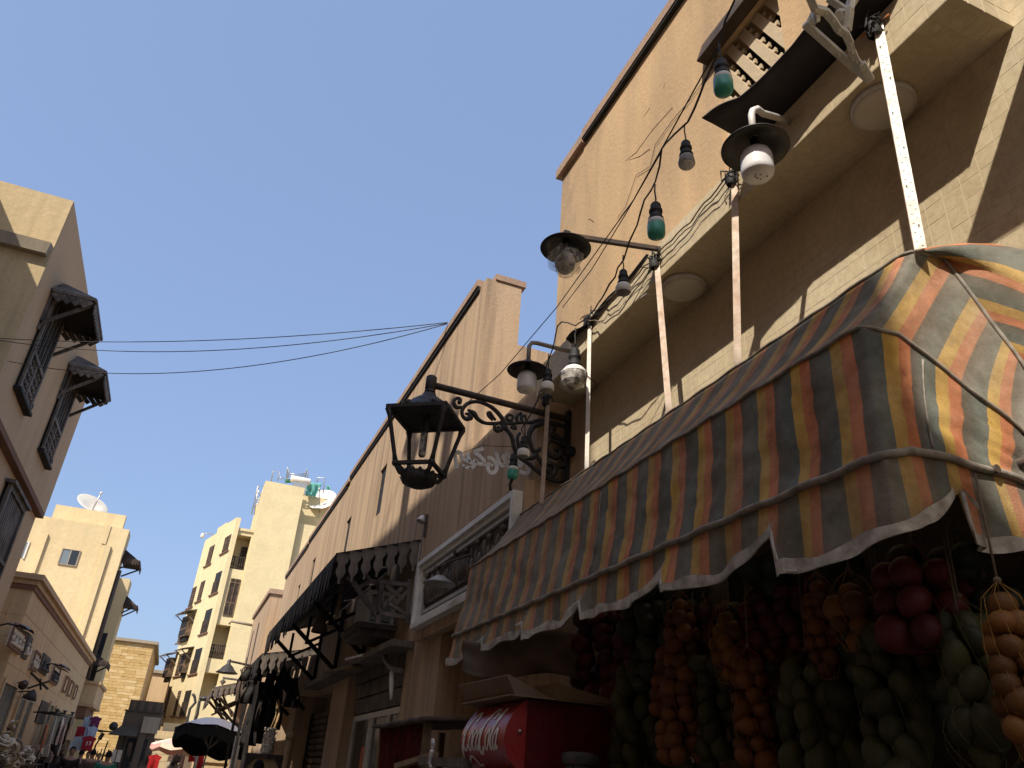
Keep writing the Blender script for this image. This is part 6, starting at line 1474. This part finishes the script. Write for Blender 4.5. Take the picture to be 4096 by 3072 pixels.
for i, (u, v, h, mm, lab) in enumerate(HANG):
    Yh = 16.2 + .32*(i % 5); a = at(u, v-h*.4, Y=Yh); b = at(u, v+h*.6, Y=Yh); w_ = .30 if mm == 'darkcloth' else .12; t = thing('hanging_cloth', lab, 'cloth', b, group='cloths hanging in the low canopy')
    g = MB(); g.grid(lambda s, c: (a.x-w_/2+w_*s*(.55+.45*c)+.02*math.sin(c*6+i)+w_*.22*(1-c), Yh+.05*math.sin(s*9+i)*(.3+c)+.03*math.sin(c*7), a.z+(b.z-a.z)*c), 10, 14); o = obj('cloth', g, M[mm], t); q = o.modifiers.new('t','SOLIDIFY'); q.thickness = .012
    obj('hook', MB().tube([a+V(0,0,0), a+V(0,0,.12), V(a.x,Yh,max(a.z+.3,3.42))], .007, 5), M['cable'], t)
c = at(1075, 2965, Y=15.6); t = thing('bead_bag', 'sparkling white beaded bag hanging over the mirror board', 'bag', c); m = MB(); rr = random.Random(3); m.lathe([(.05,.22),(.085,.15),(.10,0),(.12,-.15),(.10,-.22),(0,-.23)], c, 14)
for i in range(70): g_ = rr.random()*6.28; z = rr.random()*.42-.21; m.ball(c + V(.105*math.cos(g_),.105*math.sin(g_),z), .018, 5, 4)
obj('beads', m, M['lace'], t)
a = at(985, 3010, Y=13.6); b = at(1142, 3012, Y=13.6)
t = thing('framed_board', 'framed golden brown board with clipped corners standing under the low canopy', 'board', ((a.x+b.x)/2, 13.6, .13)); w_ = b.x-a.x
obj('panel', MB().box(a.x+.03, b.x-.03, 13.6, 13.62, .5, a.z-.03), plaster('golden_board', (.40,.28,.13), (.27,.18,.09), 2.5), t)
m = MB(); m.box(a.x, a.x+.05, 13.56, 13.599, .4, a.z); m.box(b.x-.05, b.x, 13.56, 13.599, .4, a.z); m.box(a.x+.051, b.x-.051, 13.56, 13.599, a.z-.06, a.z)
for s, x in ((1,a.x+.05),(-1,b.x-.05)): m.prism([(0,0),(s*.10,0),(0,-.12)] if s < 0 else [(0,0),(0,-.12),(s*.10,0)], (x,13.57,a.z-.061), (1,0,0), (0,0,1), (0,1,0), 0, .028)
obj('frame', m, M['brownwood'], t); obj('cord', MB().tube([at(1082,3000,Y=13.5), at(1078,3040,Y=13.5)], .008, 5), M['cable'], t); [obj('leg', MB().box(q-.025,q+.025,13.62,14.0,.13,.5), M['brownwood'], t) for q in (a.x+.12, b.x-.12)]
for u, v, Yh, w_, mt_, lab in ((1160,2955,13.2,.085,'palewood','pale carved wooden post right of the framed board'), (1225,2995,0,0,0,0)):
    if Yh: p = at(u, v, Y=Yh); t = thing('carved_post', lab, 'post', (p.x,Yh,.13)); obj('shaft', MB().lathe([(.06,.13),(.05,.3),(.045,1.0),(.06,1.2),(.045,1.35),(.05,p.z)], (p.x,Yh,0), 8), M[mt_], t); obj('finial', MB().ball((p.x,Yh,p.z+.03), .07, 8, 6), M[mt_], t)
p = at(945, 2990, Y=21.5); t = thing('peeling_post', 'white peeling wooden post beside the large dark umbrella', 'post', (p.x,21.5,.13)); obj('shaft', MB().bar((p.x+.02,21.5,.13), (p.x,21.5,p.z+.25), .14, .14), M['white'], t)

# ------------------------------------------------------------------ street lamp and little things at the end of the canopies
c = at(912, 2668, Y=24.5); t = thing('bell_street_lamp', 'dark bell shaped street lamp on a scroll arm in front of the pale apartment block', 'lamp', (2.1, 24.5, c.z))
obj('shade', MB().lathe([(.03,.20),(.05,.18),(.055,.08),(.09,.05),(.15,.0),(.20,-.07),(.27,-.13),(.31,-.16),(.29,-.17),(.12,-.06)], c, 24), M['darkshade'], t)
m = MB(); m.tube([c+V(0,0,.2), c+V(.05,0,.16), V(2.3,24.5,c.z+.05)], .03, 8); obj('arm', m, M['rustiron'], t)
m = MB(); Q = [c+V(.5+.1*math.cos(g_/4),0,-.05+.1*math.sin(g_/4)) for g_ in range(0, 22)]; m.tube(Q, .02, 6); m.tube([c+V(.35,0,-.02), c+V(.40,0,-.12), c+V(.5,0,-.15)], .018, 6); obj('scroll', m, M['rustiron'], t)
c = at(895, 2712, Y=25.5); t = thing('pointed_bracket', 'thin arm with a pointed drop below the bell street lamp', 'bracket', (2.1, 25.5, c.z)); obj('arm', MB().tube([c, V(2.3,25.5,c.z-.02)], .03, 6), M['greywood'], t); obj('drop', MB().lathe([(.0,-.16),(.09,-.05),(.03,0),(.03,.08)], c+V(0,0,-.05), 8), M['greywood'], t)
c = at(869, 2768, Y=27); t = thing('white_globe', 'white round lamp disc in front of the lowest apartment balcony', 'lamp', c); m = MB(); m.ball(c, .165, 14, 10, (1,.35,1.08)); obj('disc', m, M['whiteplastic'], t); obj('stem', MB().tube([c+V(.0,.04,-.1), c+V(.12,.1,-.5), V(c.x+.9,27.2,c.z-.9)], .03, 6), M['iron'], t)
c = at(818, 2795, Y=30); t = thing('dark_lamp', 'dark bracket lamp on the pole below the white disc', 'lamp', c); obj('shade', MB().ball(c, .17, 10, 6, (1,1,.5)), M['darkshade'], t); obj('pole', MB().tube([c+V(-.25,0,-1.2), c+V(-.1,0,-.5), c+V(-.15,0,-.1), c], .04, 6), M['iron'], t)
p = at(765, 2790, Y=40); t = thing('leaning_pole', 'dark bent pole leaning before the corner of the apartment block', 'pole', (p.x,40,0)); obj('pole', MB().tube([V(p.x-.35,40,0), at(745,2900,Y=40), at(760,2835,Y=40), at(782,2810,Y=40), at(778,2785,Y=40), at(770,2775,Y=40)], .06, 6), M['iron'], t)
# ------------------------------------------------------------------ umbrellas
def umbrella(label, c, r, rise, tilt, mats, nrib=8, flap=.16, tear=None):
    t = thing('sun_umbrella', label, 'umbrella', (c.x, c.y, 0)); rot = Matrix.Rotation(tilt[0],3,'X') @ Matrix.Rotation(tilt[1],3,'Y')
    def P(f, g, up=0): 
        s = abs((g*nrib/(2*math.pi)) % 1 - .5)*2      # 1 at ribs
        z = rise*(1-f**1.7) - .05*r*f*(1-s); return c + rot @ Vector((r*f*math.cos(g)*(1-.03*(1-s)), r*f*math.sin(g)*(1-.03*(1-s)), z+up))
    for k in range(nrib):
        g0 = 2*math.pi*k/nrib; g1 = 2*math.pi*(k+1)/nrib; m = MB(); m.grid(lambda a_, c_: P(max(.02,c_), g0+(g1-g0)*a_), 6, 10); obj('canopy_panel', m, mats[k % len(mats)], t)
        m = MB(); m.grid(lambda a_, c_: P(1.0, g0+(g1-g0)*a_) + V(0,0,-flap*c_*(.8+.2*math.sin(a_*3.14)))+ (P(1.0, g0+(g1-g0)*a_)-c).normalized()*.02*c_, 6, 3); obj('valance', m, mats[(k+1) % len(mats)], t)
        m = MB(); m.tube([P(.05,g0,-.02), P(.5,g0,-.03), P(1,g0,-.02)], .012, 5); m.tube([c + rot @ Vector((0,0,-.35)), P(.5,g0,-.04)], .009, 4); obj('rib', m, M['steel'], t)
    top = c + rot @ Vector((0,0,rise)); bot = c + rot @ Vector((0,0,-(c.z)/max(.6,math.cos(tilt[0])))); bot.z = .02
    obj('pole', MB().tube([bot, top+V(0,0,.05)], .02, 8), M['steel'], t); obj('base', MB().lathe([(0,0),(.3,.0),(.3,.06),(.06,.1),(.03,.3)], (bot.x,bot.y,.005), 16), M['concrete'], t); return t
mt, n, l, b = newmat('striped_umbrella', .85, 0, .1); v = mapping(n, l); wv = n.new('ShaderNodeTexWave'); wv.inputs['Scale'].default_value = 2.3; wv.bands_direction = 'DIAGONAL'; l.new(v, wv.inputs[0]); l.new(ramp(n, l, wv.outputs[1], [(0,(.66,.68,.74)),(.5,(.66,.68,.74)),(.62,(.30,.34,.42)),(.8,(.62,.64,.7))]), b.inputs['Base Color']); M['ustripe'] = mt
M['ublack'] = cloth('black_lining', (.018,.017,.017), (.012,.012,.012))
U1 = umbrella('large umbrella with a black lining and a white and blue striped outer cloth', at(850, 2945, Y=25), 1.02, .42, (R(-13), R(6)), [M['ublack']], 8, .30)
# striped outer cloth folded over its top edge
c = at(850, 2945, Y=25); rot = Matrix.Rotation(R(-13),3,'X') @ Matrix.Rotation(R(6),3,'Y')
m = MB()
def UP(f, g): s = abs((g*8/(2*math.pi)) % 1 - .5)*2; z = .44*(1-f**1.7) - .05*f*(1-s); return c + rot @ Vector((1.04*f*math.cos(g), 1.04*f*math.sin(g), z+.03))
m.grid(lambda a_, c_: UP(.03+.97*c_, 2*math.pi*a_), 48, 12); o = obj('outer_cloth', m, M['ustripe'], U1)
M['upink'] = cloth('pink_cloth', (.72,.40,.36), (.62,.34,.30), 3); M['upeach'] = cloth('peach_cloth', (.74,.58,.46), (.66,.50,.38), 3)
umbrella('pink and cream scalloped umbrella left of the large dark umbrella', at(735, 2990, Y=31), 1.05, .30, (R(-4), R(3)), [M['upeach'], M['upink']], 8, .16)
# ================================================================== GOODS AND PEOPLE AT THE BOTTOM LEFT
M['straw'] = cloth('straw', (.74,.66,.50), (.52,.43,.29), 12); M['strawdark'] = cloth('dark_woven', (.14,.09,.07), (.07,.05,.04), 10)
# stand stacked with hats and baskets
ST_ = thing('hat_stand', 'tall display rack by the corner house wall, heaped with hats', 'rack', (-3.6, 20.5, .13))
for k in range(3): obj('shelf', MB().box(-3.95, -3.0+.05*k, 19.0, 26.0, .45+k*.4, .48+k*.4), M['brownwood'], ST_)
for y in (19.05, 22.5, 25.95):
    for x in (-3.93, -3.05): obj('post', MB().box(x-.025, x+.025, y-.025, y+.025, .13, 1.6), M['brownwood'], ST_)
hats = [(0,0)]
rr = random.Random(21); hp_ = None; rx = random.Random(6)
px = [(52,2895),(46,2912),(30,2938),(18,2955),(32,2968),(10,2980),(52,2990),(60,3002),(20,3005),(40,3022),(8,3030),(58,3030),(28,3045),(48,3056),(12,3058),(75,3040),(105,2995),(118,3010),(112,3028),(125,3048),(100,3050),(88,3062),(64,3066),(35,3068),(118,3066)] + [(rx.uniform(4,64), rx.uniform(2950,3070)) for _ in range(18)] + [(rx.uniform(84,130), rx.uniform(2995,3070)) for _ in range(10)]
for i, (u, v) in enumerate(px):
    p = at(u, v, X=-2.95 if u < 80 else -3.1); s = .115
    if hp_ is None:
        t = thing('straw_hat', 'pale straw hat heaped on the rack at the lower left corner', 'hat', p, group='straw hats heaped on the rack'); m = MB(); m.lathe([(0,.62),(.25,.60),(.42,.50),(.52,.10),(.60,.02),(1.0,-.08),(1.02,-.05),(.62,.06)], (0,0,0), 14); obj('crown', m, M['straw'], t, local=True); m = MB(); m.lathe([(.535,.08),(.525,.2),(.50,.22)], (0,0,0), 14); obj('band', m, M['strawdark'], t, local=True); hp_ = t; t.scale = (s,s,s)
    else: t = dup(hp_, p, rr.random()*6, scale=s*(.8+.5*rr.random()))
    t.rotation_euler = (rr.gauss(.2,.45), rr.gauss(0,.45), rr.random()*6)
for i in range(16):
    u, v = rr.choice(px); p = at(u+rr.gauss(0,16), v+rr.gauss(10,14), X=-3.15)
    if i == 0:
        t = thing('dark_basket', 'small dark woven basket among the straw hats', 'basket', p, group='dark baskets among the hats'); m = MB(); m.lathe([(0,-.5),(.6,-.5),(.85,.3),(.9,.5),(.8,.5),(.7,.2),(0,-.3)], (0,0,0), 12); obj('bowl', m, M['strawdark'], t, local=True); m = MB(); m.tube([(.8*math.cos(g/10*math.pi), 0, .45+.7*math.sin(g/10*math.pi)) for g in range(11)], .06, 6); obj('handle', m, M['straw'], t, local=True); bk = t; t.scale = (.10,)*3
    else: dup(bk, p, rr.random()*6, scale=.06+.05*rr.random())
# garments
def shirt(label, u, v, w_, h, mat, X=None, Y=None, rz=0, group='clothes hanging outside the tan shop row', kind='shirt', text=None, name='hanging_shirt'):
    c = at(u, v, X=X, Y=Y); t = thing(name, label, 'clothing', c, rz, group); sd_ = u*.01
    if kind == 'shirt': prof = lambda f: .5*w_*(1.0 if f > .35 else 1.55-.55*(f/.35) if f > .12 else .5+1.05*(f/.12)*.999)
    elif kind == 'robe': prof = lambda f: .5*w_*(.42+.58*f)
    else: prof = lambda f: .5*w_
    m = MB()
    for side in (-1, 1):
        m.grid(lambda a, f: (side*(.025+.02*math.sin(math.pi*f)) + .02*math.sin(a*8+sd_)*f, prof(f)*(2*a-1), -h*f + .02*math.sin(a*3)), 10, 14)
    obj('body', m, mat, t, local=True)
    m = MB(); m.tube([(0,-.30*w_,-.01),(0,0,.05),(0,.30*w_,-.01)], .01, 5); m.tube([(0,0,.05),(0,0,.14)], .006, 5); obj('hanger', m, M['steel'], t, local=True)
    if text:
        cu = bpy.data.curves.new('number', 'FONT'); cu.body = text; cu.size = h*.42; cu.extrude = .004; cu.align_x = 'CENTER'
        to = bpy.data.objects.new('tmp', cu); COL.objects.link(to); bpy.context.view_layer.update(); me = bpy.data.meshes.new_from_object(to.evaluated_get(bpy.context.evaluated_depsgraph_get())); bpy.data.objects.remove(to)
        for q in me.vertices: x, y, z = q.co; q.co = (.05+z, x, y-h*.62)
        me.materials.append(M['white']); o = bpy.data.objects.new('number', me); COL.objects.link(o); o.parent = t
    return t
def stripe_mat(name, c1, c2, sc, d='Y'):
    m, n, l, b = newmat(name, .85, 0, .1); v = mapping(n, l); x = n.new('ShaderNodeTexWave'); x.bands_direction = d; x.inputs['Scale'].default_value = sc; l.new(v, x.inputs[0]); l.new(ramp(n, l, x.outputs[1], [(.45,c1),(.55,c2)]), b.inputs['Base Color']); return m
def motley(name, cols, sc):
    m, n, l, b = newmat(name, .9, 0, .1); v = mapping(n, l, (1,1,.45)); l.new(ramp(n, l, nz(n, l, v, sc, 4, .7), [(.28+.44*i/(len(cols)-1), c) for i, c in enumerate(cols)], True), b.inputs['Base Color']); return m
M['blanc'] = cloth('white_cotton', (.55,.52,.47), (.34,.31,.28)); M['jerseyred'] = cloth('red_jersey', (.30,.02,.03), (.20,.015,.02)); M['jerseystripe'] = stripe_mat('striped_jersey', (.50,.52,.55), (.10,.16,.28), 5); M['navyred'] = stripe_mat('navy_red_jersey', (.03,.03,.09), (.20,.02,.05), 4); M['scarf'] = motley('patterned_scarf', [(.06,.03,.05),(.45,.38,.3),(.28,.04,.05),(.12,.07,.16),(.5,.44,.36)], 9); M['brownshirt'] = cloth('brown_shirt', (.24,.18,.12), (.14,.10,.07)); M['paleblue'] = cloth('pale_blue_cloth', (.38,.42,.44), (.25,.28,.30)); M['brightred'] = cloth('bright_red', (.52,.03,.03), (.36,.02,.02)); M['orangec'] = cloth('orange_cloth', (.55,.16,.06), (.4,.1,.04))
gx = -3.35
shirt('long white dress hanging at the near end of the clothes rail', 224, 2872, .55, 1.35, M['blanc'], X=gx, kind='robe')
shirt('white printed top beside the long white dress', 252, 2872, .6, .9, M['blanc'], X=gx)
shirt('patterned dark and red scarf below the white printed top', 243, 2905, .5, 1.1, M['scarf'], X=gx+.05, kind='plain')
shirt('second patterned scarf with orange tones next to it', 262, 2902, .5, 1.15, M['scarf'], X=gx+.08, kind='plain')
shirt('brown shirt hanging at the end of the clothes rail', 290, 2872, .95, 1.0, M['brownshirt'], X=gx)
shirt('striped blue and white jersey hanging high under the corner balcony', 360, 2868, .37, .50, M['jerseystripe'], Y=43.1, rz=R(-70))
shirt('navy and red jersey with a small crest beside the upper striped jersey', 386, 2868, .39, .50, M['navyred'], Y=43.1, rz=R(-70))
shirt('lower striped jersey left of the mannequin string', 352, 2908, .37, .50, M['jerseystripe'], Y=42.9, rz=R(-70))
shirt('second lower striped jersey, to the right', 374, 2908, .37, .50, M['jerseystripe'], Y=42.9, rz=R(-70))
shirt('plain dark red cloth beside the lower striped jerseys', 326, 2908, .37, .50, M['jerseyred'], Y=42.8, rz=R(-70), kind='plain')
shirt('pale blue and white banner cloth below the red cloth', 322, 2950, .8, .55, M['paleblue'], Y=42.6, rz=R(-70), kind='plain')
shirt('red jersey with the white number 17', 360, 2946, .46, .605, M['jerseyred'], Y=42.4, rz=R(-70), text='17')
shirt('small orange cloth hanging in the dark shop entrance', 188, 2900, .3, .75, M['orangec'], X=gx, kind='plain')
RLc = thing('clothes_rail', 'dark rail with hooks carrying the hanging clothes before the tan shop row', 'rail', (gx, 33, 2.6)); a = at(218, 2855, X=gx); b = at(300, 2868, X=gx); obj('bar', MB().tube([a, b], .03, 6), M['iron'], RLc); 
for f in (.05,.4,.8): p = a.lerp(b, f); obj('hook', MB().tube([p+V(0,0,.15), p+V(0,0,.02), V(XL+.02,p.y,p.z)], [.08,.05,.02], 6), M['black'], RLc)
p = at(285, 2935, X=-3.2); t = thing('wooden_sign', 'blank tan board at the top of a leaning wooden post below the brown shirt', 'board', (p.x, p.y, .13)); obj('board', MB().box(p.x-.02, p.x+.02, p.y-1.3, p.y+1.3, p.z-.22, p.z+.25), M['palewood'], t); obj('post', MB().bar((p.x,p.y-.2,.13),(p.x,p.y,p.z-.221), .12, .12), M['palewood'], t)
# dark stalls with mixed goods under the rail
def heap(label, u, v, w_, h, Xh, seed, cols, n=26, name='goods_stall'):
    p = at(u, v, X=Xh); t = thing(name, label, 'stall', (Xh, p.y, .13)); rr = random.Random(seed); zt = p.z
    obj('table', MB().box(Xh-.5, Xh+.3, p.y-w_/2, p.y+w_/2, .13, zt-h), M['blackwood'], t)
    for i in range(n):
        y = p.y + (rr.random()-.5)*w_*.95; z = zt-h + rr.random()*h; x = Xh - .35 + .6*rr.random()*(1-(z-zt+h)/h*.6); s = (.07+.10*rr.random())*(1 if Xh < 0 else .5); m = MB()
        q = rr.random()
        if q < .4: m.lathe([(0,-s),(s*.6,-s),(s*.8,-.2*s),(s*.45,.5*s),(s*.5,s),(0,s)], (x,y,z), 8)
        elif q < .7: m.ball((x,y,z), s, 8, 5, (1,1,.8+rr.random()))
        else: m.hexa([(x-s,y-s,z-s),(x+s,y-s,z-s),(x+s,y+s,z-s),(x-s,y+s,z-s)], [(x-s*.7,y-s,z+s),(x+s*.8,y-s*.9,z+s),(x+s*.8,y+s,z+s*1.1),(x-s*.7,y+s,z+s)])
        obj('ware', m, M[rr.choice(cols)], t)
    return t
heap('dark stall heaped with pottery and trinkets by the second doorway', 150, 3000, 3.2, .8, -3.3, 1, ['brownwood','strawdark','shutter','ochre','greywood','straw'], 34)
heap('stall of small cream figures and bags beneath the hanging dresses', 190, 2998, 3.0, .8, -3.2, 2, ['straw','greywood','strawdark','darkcloth','concrete'], 30)
heap('dark covered stall below the clothes rail', 250, 2990, 4.0, .5, -3.2, 3, ['darkcloth','blackwood','strawdark','brownwood'], 24)
heap('stall of dark ornaments under the pink umbrella', 730, 3032, 2.6, .8, .62, 4, ['iron','darkcloth','greywood','paleblue','concrete','strawdark'], 70)
shirt('bright red shirt with a pale patch hanging in the sun right of the kiosk', 622, 3020, .34, .46, M['brightred'], Y=33, rz=R(-75), group='red shirts in the lane')
shirt('red and white cloth with the number 2 under the large umbrella', 782, 2990, .24, .4, M['brightred'], Y=27, rz=R(-80), group='red shirts in the lane', text='2')
shirt('white cloth strip hanging beside the number 2 shirt', 794, 3000, .08, .7, M['blanc'], Y=26.8, rz=R(-80), group='red shirts in the lane', kind='plain')
shirt('orange red cloth right of the white strip', 806, 3025, .16, .4, M['brightred'], Y=27, rz=R(-80), group='red shirts in the lane', kind='plain')
# sunlit stone gate piers behind the umbrellas
for u, v, w_, Yg, lab in ((672,2925,.9,44,'sunlit stone pier with a stepped capital left of the large umbrella'),(880,3005,.75,30,'sunlit carved stone front with a scalloped top below the large umbrella')):
    p = at(u, v, Y=Yg); t = thing('stone_pier', lab, 'pier', (p.x,Yg,0)); obj('shaft', MB().box(p.x-w_/2, p.x+w_/2, Yg, Yg+.8, 0, p.z-.35), M['shopwall'], t); m = MB(); m.box(p.x-w_/2-.08, p.x+w_/2+.08, Yg-.08, Yg+.88, p.z-.349, p.z-.18); m.box(p.x-w_/2-.02, p.x+w_/2+.02, Yg-.02, Yg+.82, p.z-.179, p.z); obj('capital', m, M['leftend'], t)
    for k in range(4): obj('block_course', MB().box(p.x-w_/2-.01, p.x+w_/2+.01, Yg-.012, Yg-.001, p.z-.7-.3*k, p.z-.42-.3*k), M['leftend'], t)
# lattice and lamp poles before the stone wall
t = thing('wooden_trellis', 'low thin wooden trellis fence before the stone building', 'trellis', (-3.6, 57, 0)); m = MB(); a = at(385, 3003, Y=57); b = at(455, 3003, Y=57)
for k in range(6): x = a.x+(b.x-a.x)*k/5; obj('picket', MB().bar((x,57,0),(x+.1,57,a.z+.15*(k % 2)), .06), M['brownwood'], t)
for z in (a.z-.2, a.z-.6): obj('rail', MB().bar((a.x-.2,56.96,z),(b.x+.2,56.96,z), .06), M['brownwood'], t)
p = at(397, 2958, Y=54); t = thing('lane_lamp', 'thin lamp pole with a square head before the stone wall', 'lamp', (p.x,54,0)); obj('pole', MB().tube([(p.x-.25,54,0), p-V(.1,0,.3), p], .05, 6), M['iron'], t); obj('head', MB().bar(p, p+V(.12,0,.35), .28, .2), M['darkshade'], t)
p = at(432, 2965, Y=54); t = thing('thin_pole', 'plain thin pole right of the square headed lamp', 'pole', (p.x,54,0)); obj('pole', MB().tube([(p.x-.2,54,0), p], .04, 6), M['brownwood'], t)

# ------------------------------------------------------------------ people
def skin_mesh(name, verts, edges, mat, par, sub=2):
    me = bpy.data.meshes.new(name); me.from_pydata([v[0] for v in verts], edges, []); me.materials.append(mat)
    o = bpy.data.objects.new(name, me); COL.objects.link(o); o.parent = par
    sk = o.modifiers.new('skin', 'SKIN'); ly_ = me.skin_vertices[0].data
    for i, v in enumerate(verts): r = v[1]; ly_[i].radius = r if isinstance(r, tuple) else (r, r)
    ly_[0].use_root = True; sk.use_smooth_shade = True; o.modifiers.new('sub', 'SUBSURF').levels = sub; o.modifiers['sub'].render_levels = sub
    return o
def skinmat(name, c):
    m, n, l, b = newmat(name, .55, 0, .3); v = mapping(n, l); l.new(ramp(n, l, nz(n, l, v, 12, 4), [(.3, tuple(x*.82 for x in c)), (.7, c)]), b.inputs['Base Color']); return m
M['skin'] = skinmat('tan_skin', (.34,.20,.13)); M['hair'] = cloth('dark_hair', (.018,.014,.012), (.010,.009,.008), 60)
def person(label, x, y, rz, h, shirt_m, pants_m, arm=0, cap=None, hijab=None):
    t = thing('person', label, 'person', (x, y, 0.004), rz); k = h/1.75
    def J(a, b, c): return (a*k, b*k, c*k)
    # walking figure facing -Y, one leg forward
    BV = [(J(0,0,.95),(.15*k,.11*k)), (J(0,0,1.12),(.135*k,.10*k)), (J(0,0,1.30),(.165*k,.115*k)), (J(0,.0,1.42),(.14*k,.09*k)), (J(0,0,1.49),.055*k), (J(0,-.015,1.58),(.072*k,.085*k)), (J(0,-.015,1.66),(.078*k,.095*k)), (J(0,0,1.72),(.055*k,.065*k)),
          (J(.19,0,1.41),.058*k), (J(.25,.02,1.14),.045*k), (J(.25,-.12-.1*arm,.95+.22*arm),.034*k), (J(.25,-.17-.12*arm,.88+.28*arm),.036*k), (J(-.19,0,1.41),.058*k), (J(-.25,.03,1.14),.045*k), (J(-.25,-.05,.92),.034*k), (J(-.25,-.08,.84),.036*k),
          (J(.10,0,.86),.092*k), (J(.11,-.10,.50),.066*k), (J(.11,-.08,.09),.042*k), (J(.11,-.22,.035),.036*k), (J(-.10,0,.86),.092*k), (J(-.11,.06,.50),.066*k), (J(-.11,.17,.10),.042*k), (J(-.11,.05,.035),.036*k)]
    BE = [(0,1),(1,2),(2,3),(3,4),(4,5),(5,6),(6,7),(3,8),(8,9),(9,10),(10,11),(3,12),(12,13),(13,14),(14,15),(0,16),(16,17),(17,18),(18,19),(0,20),(20,21),(21,22),(22,23)]
    skin_mesh('body', BV, BE, M['skin'], t)
    g = 1.13
    SV = [((v[0]), tuple(q*g for q in v[1]) if isinstance(v[1], tuple) else v[1]*1.28) for v in (BV[0],BV[1],BV[2],BV[3],BV[8],BV[9],BV[12],BV[13])]
    skin_mesh('shirt', SV, [(0,1),(1,2),(2,3),(3,4),(4,5),(3,6),(6,7)], shirt_m, t)
    PV = [((v[0]), tuple(q*1.12 for q in v[1]) if isinstance(v[1], tuple) else v[1]*1.30) for v in (BV[0],BV[16],BV[17],BV[18],BV[20],BV[21],BV[22])]
    skin_mesh('trousers', PV, [(0,1),(1,2),(2,3),(0,4),(4,5),(5,6)], pants_m, t)
    m = MB()
    def cap_pt(a, c): 
        th = c*1.75; g_ = a*2*math.pi; back = .5+.5*math.sin(g_); th *= (.62+.5*back); r = Vector((.083*math.sin(th)*math.cos(g_), .10*math.sin(th)*math.sin(g_), .118*math.cos(th)))*k; return r + Vector(J(0,-.005,1.635))
    m.grid(cap_pt, 16, 8); obj('hair', m, hijab or M['hair'], t, local=True)
    m = MB(); m.ball(J(0,-.112,1.62), .014*k, 6, 4, (1,1.2,1.6)); m.ball(J(.088,0,1.62), .02*k, 6, 4, (.5,1,1.5)); m.ball(J(-.088,0,1.62), .02*k, 6, 4, (.5,1,1.5)); obj('nose_and_ears', m, M['skin'], t, local=True)
    m = MB(); m.ball(J(.032,-.10,1.645), .010*k, 6, 4); m.ball(J(-.032,-.10,1.645), .010*k, 6, 4); m.ball(J(0,-.103,1.575), .018*k, 6, 4, (1.2,.5,.35)); obj('eyes_and_mouth', m, M['black'], t, local=True)
    m = MB()
    for sx in (1, -1):
        q = BV[11 if sx > 0 else 15][0]
        for f in range(4): m.tube([Vector(q)+Vector(((f-1.5)*.018*k,-.02*k,-.02*k)), Vector(q)+Vector(((f-1.5)*.020*k,-.045*k,-.065*k)), Vector(q)+Vector(((f-1.5)*.018*k,-.035*k,(-.10+.006*abs(f-1.5))*k))], [.009*k,.008*k,.006*k], 6)
        m.tube([Vector(q)+Vector((-sx*.03*k,-.02*k,.0)), Vector(q)+Vector((-sx*.05*k,-.05*k,-.04*k))], [.010*k,.008*k], 6)
    obj('fingers', m, M['skin'], t, local=True)
    m = MB()
    for i in (19, 23): q = Vector(BV[i][0]); m.ball(q + Vector((0,.04*k,-.0)), .05*k, 8, 5, (.9,2.4,.75))
    obj('shoes', m, M['black'], t, local=True); return t
def pxp(u, Yp): return at(u, 3030, Y=Yp).x
M['greenshirt'] = cloth('green_shirt', (.05,.20,.13), (.035,.15,.10), 5)
PE = [(432,23.5,R(175),1.70,'greenshirt','darkcloth',1,'person in a green shirt walking away at the bottom of the lane'),
      (283,27,R(5),1.76,'darkcloth','darkcloth',0,'person in black at the bottom, left of the people in pale tops'),
      (322,31,R(170),1.72,'blanc','brownshirt',0,'person in a pale top at the bottom, next to the person in black'),
      (368,28,R(190),1.74,'greyc','darkcloth',0,'dark haired person in a brown top near the centre of the small crowd'),
      (350,34,R(10),1.70,'blanc','darkcloth',0,'far person in a white shirt under the hanging jerseys'),
      (395,38,R(20),1.68,'darkcloth','darkcloth',0,'distant person in dark clothes before the stone wall'),
      (1042,12.6,R(185),1.66,'darkcloth','darkcloth',0,'person with a dark head in front of the framed golden board')]
for u, Yp, rz, h, s, q, arm, lab in PE: person(lab, pxp(u, Yp), Yp, rz, h, M[s], M[q], arm)
p = at(468, 3020, Y=24.2); t = thing('carried_box', 'white carton carried at head height beside the person in the green shirt', 'box', p); obj('carton', MB().box(p.x-.12, p.x+.10, 24.1, 24.3, p.z-.16, p.z+.12), M['white'], t); obj('tape', MB().box(p.x-.03, p.x, 24.095, 24.0995, p.z-.16, p.z+.12), M['palewood'], t)
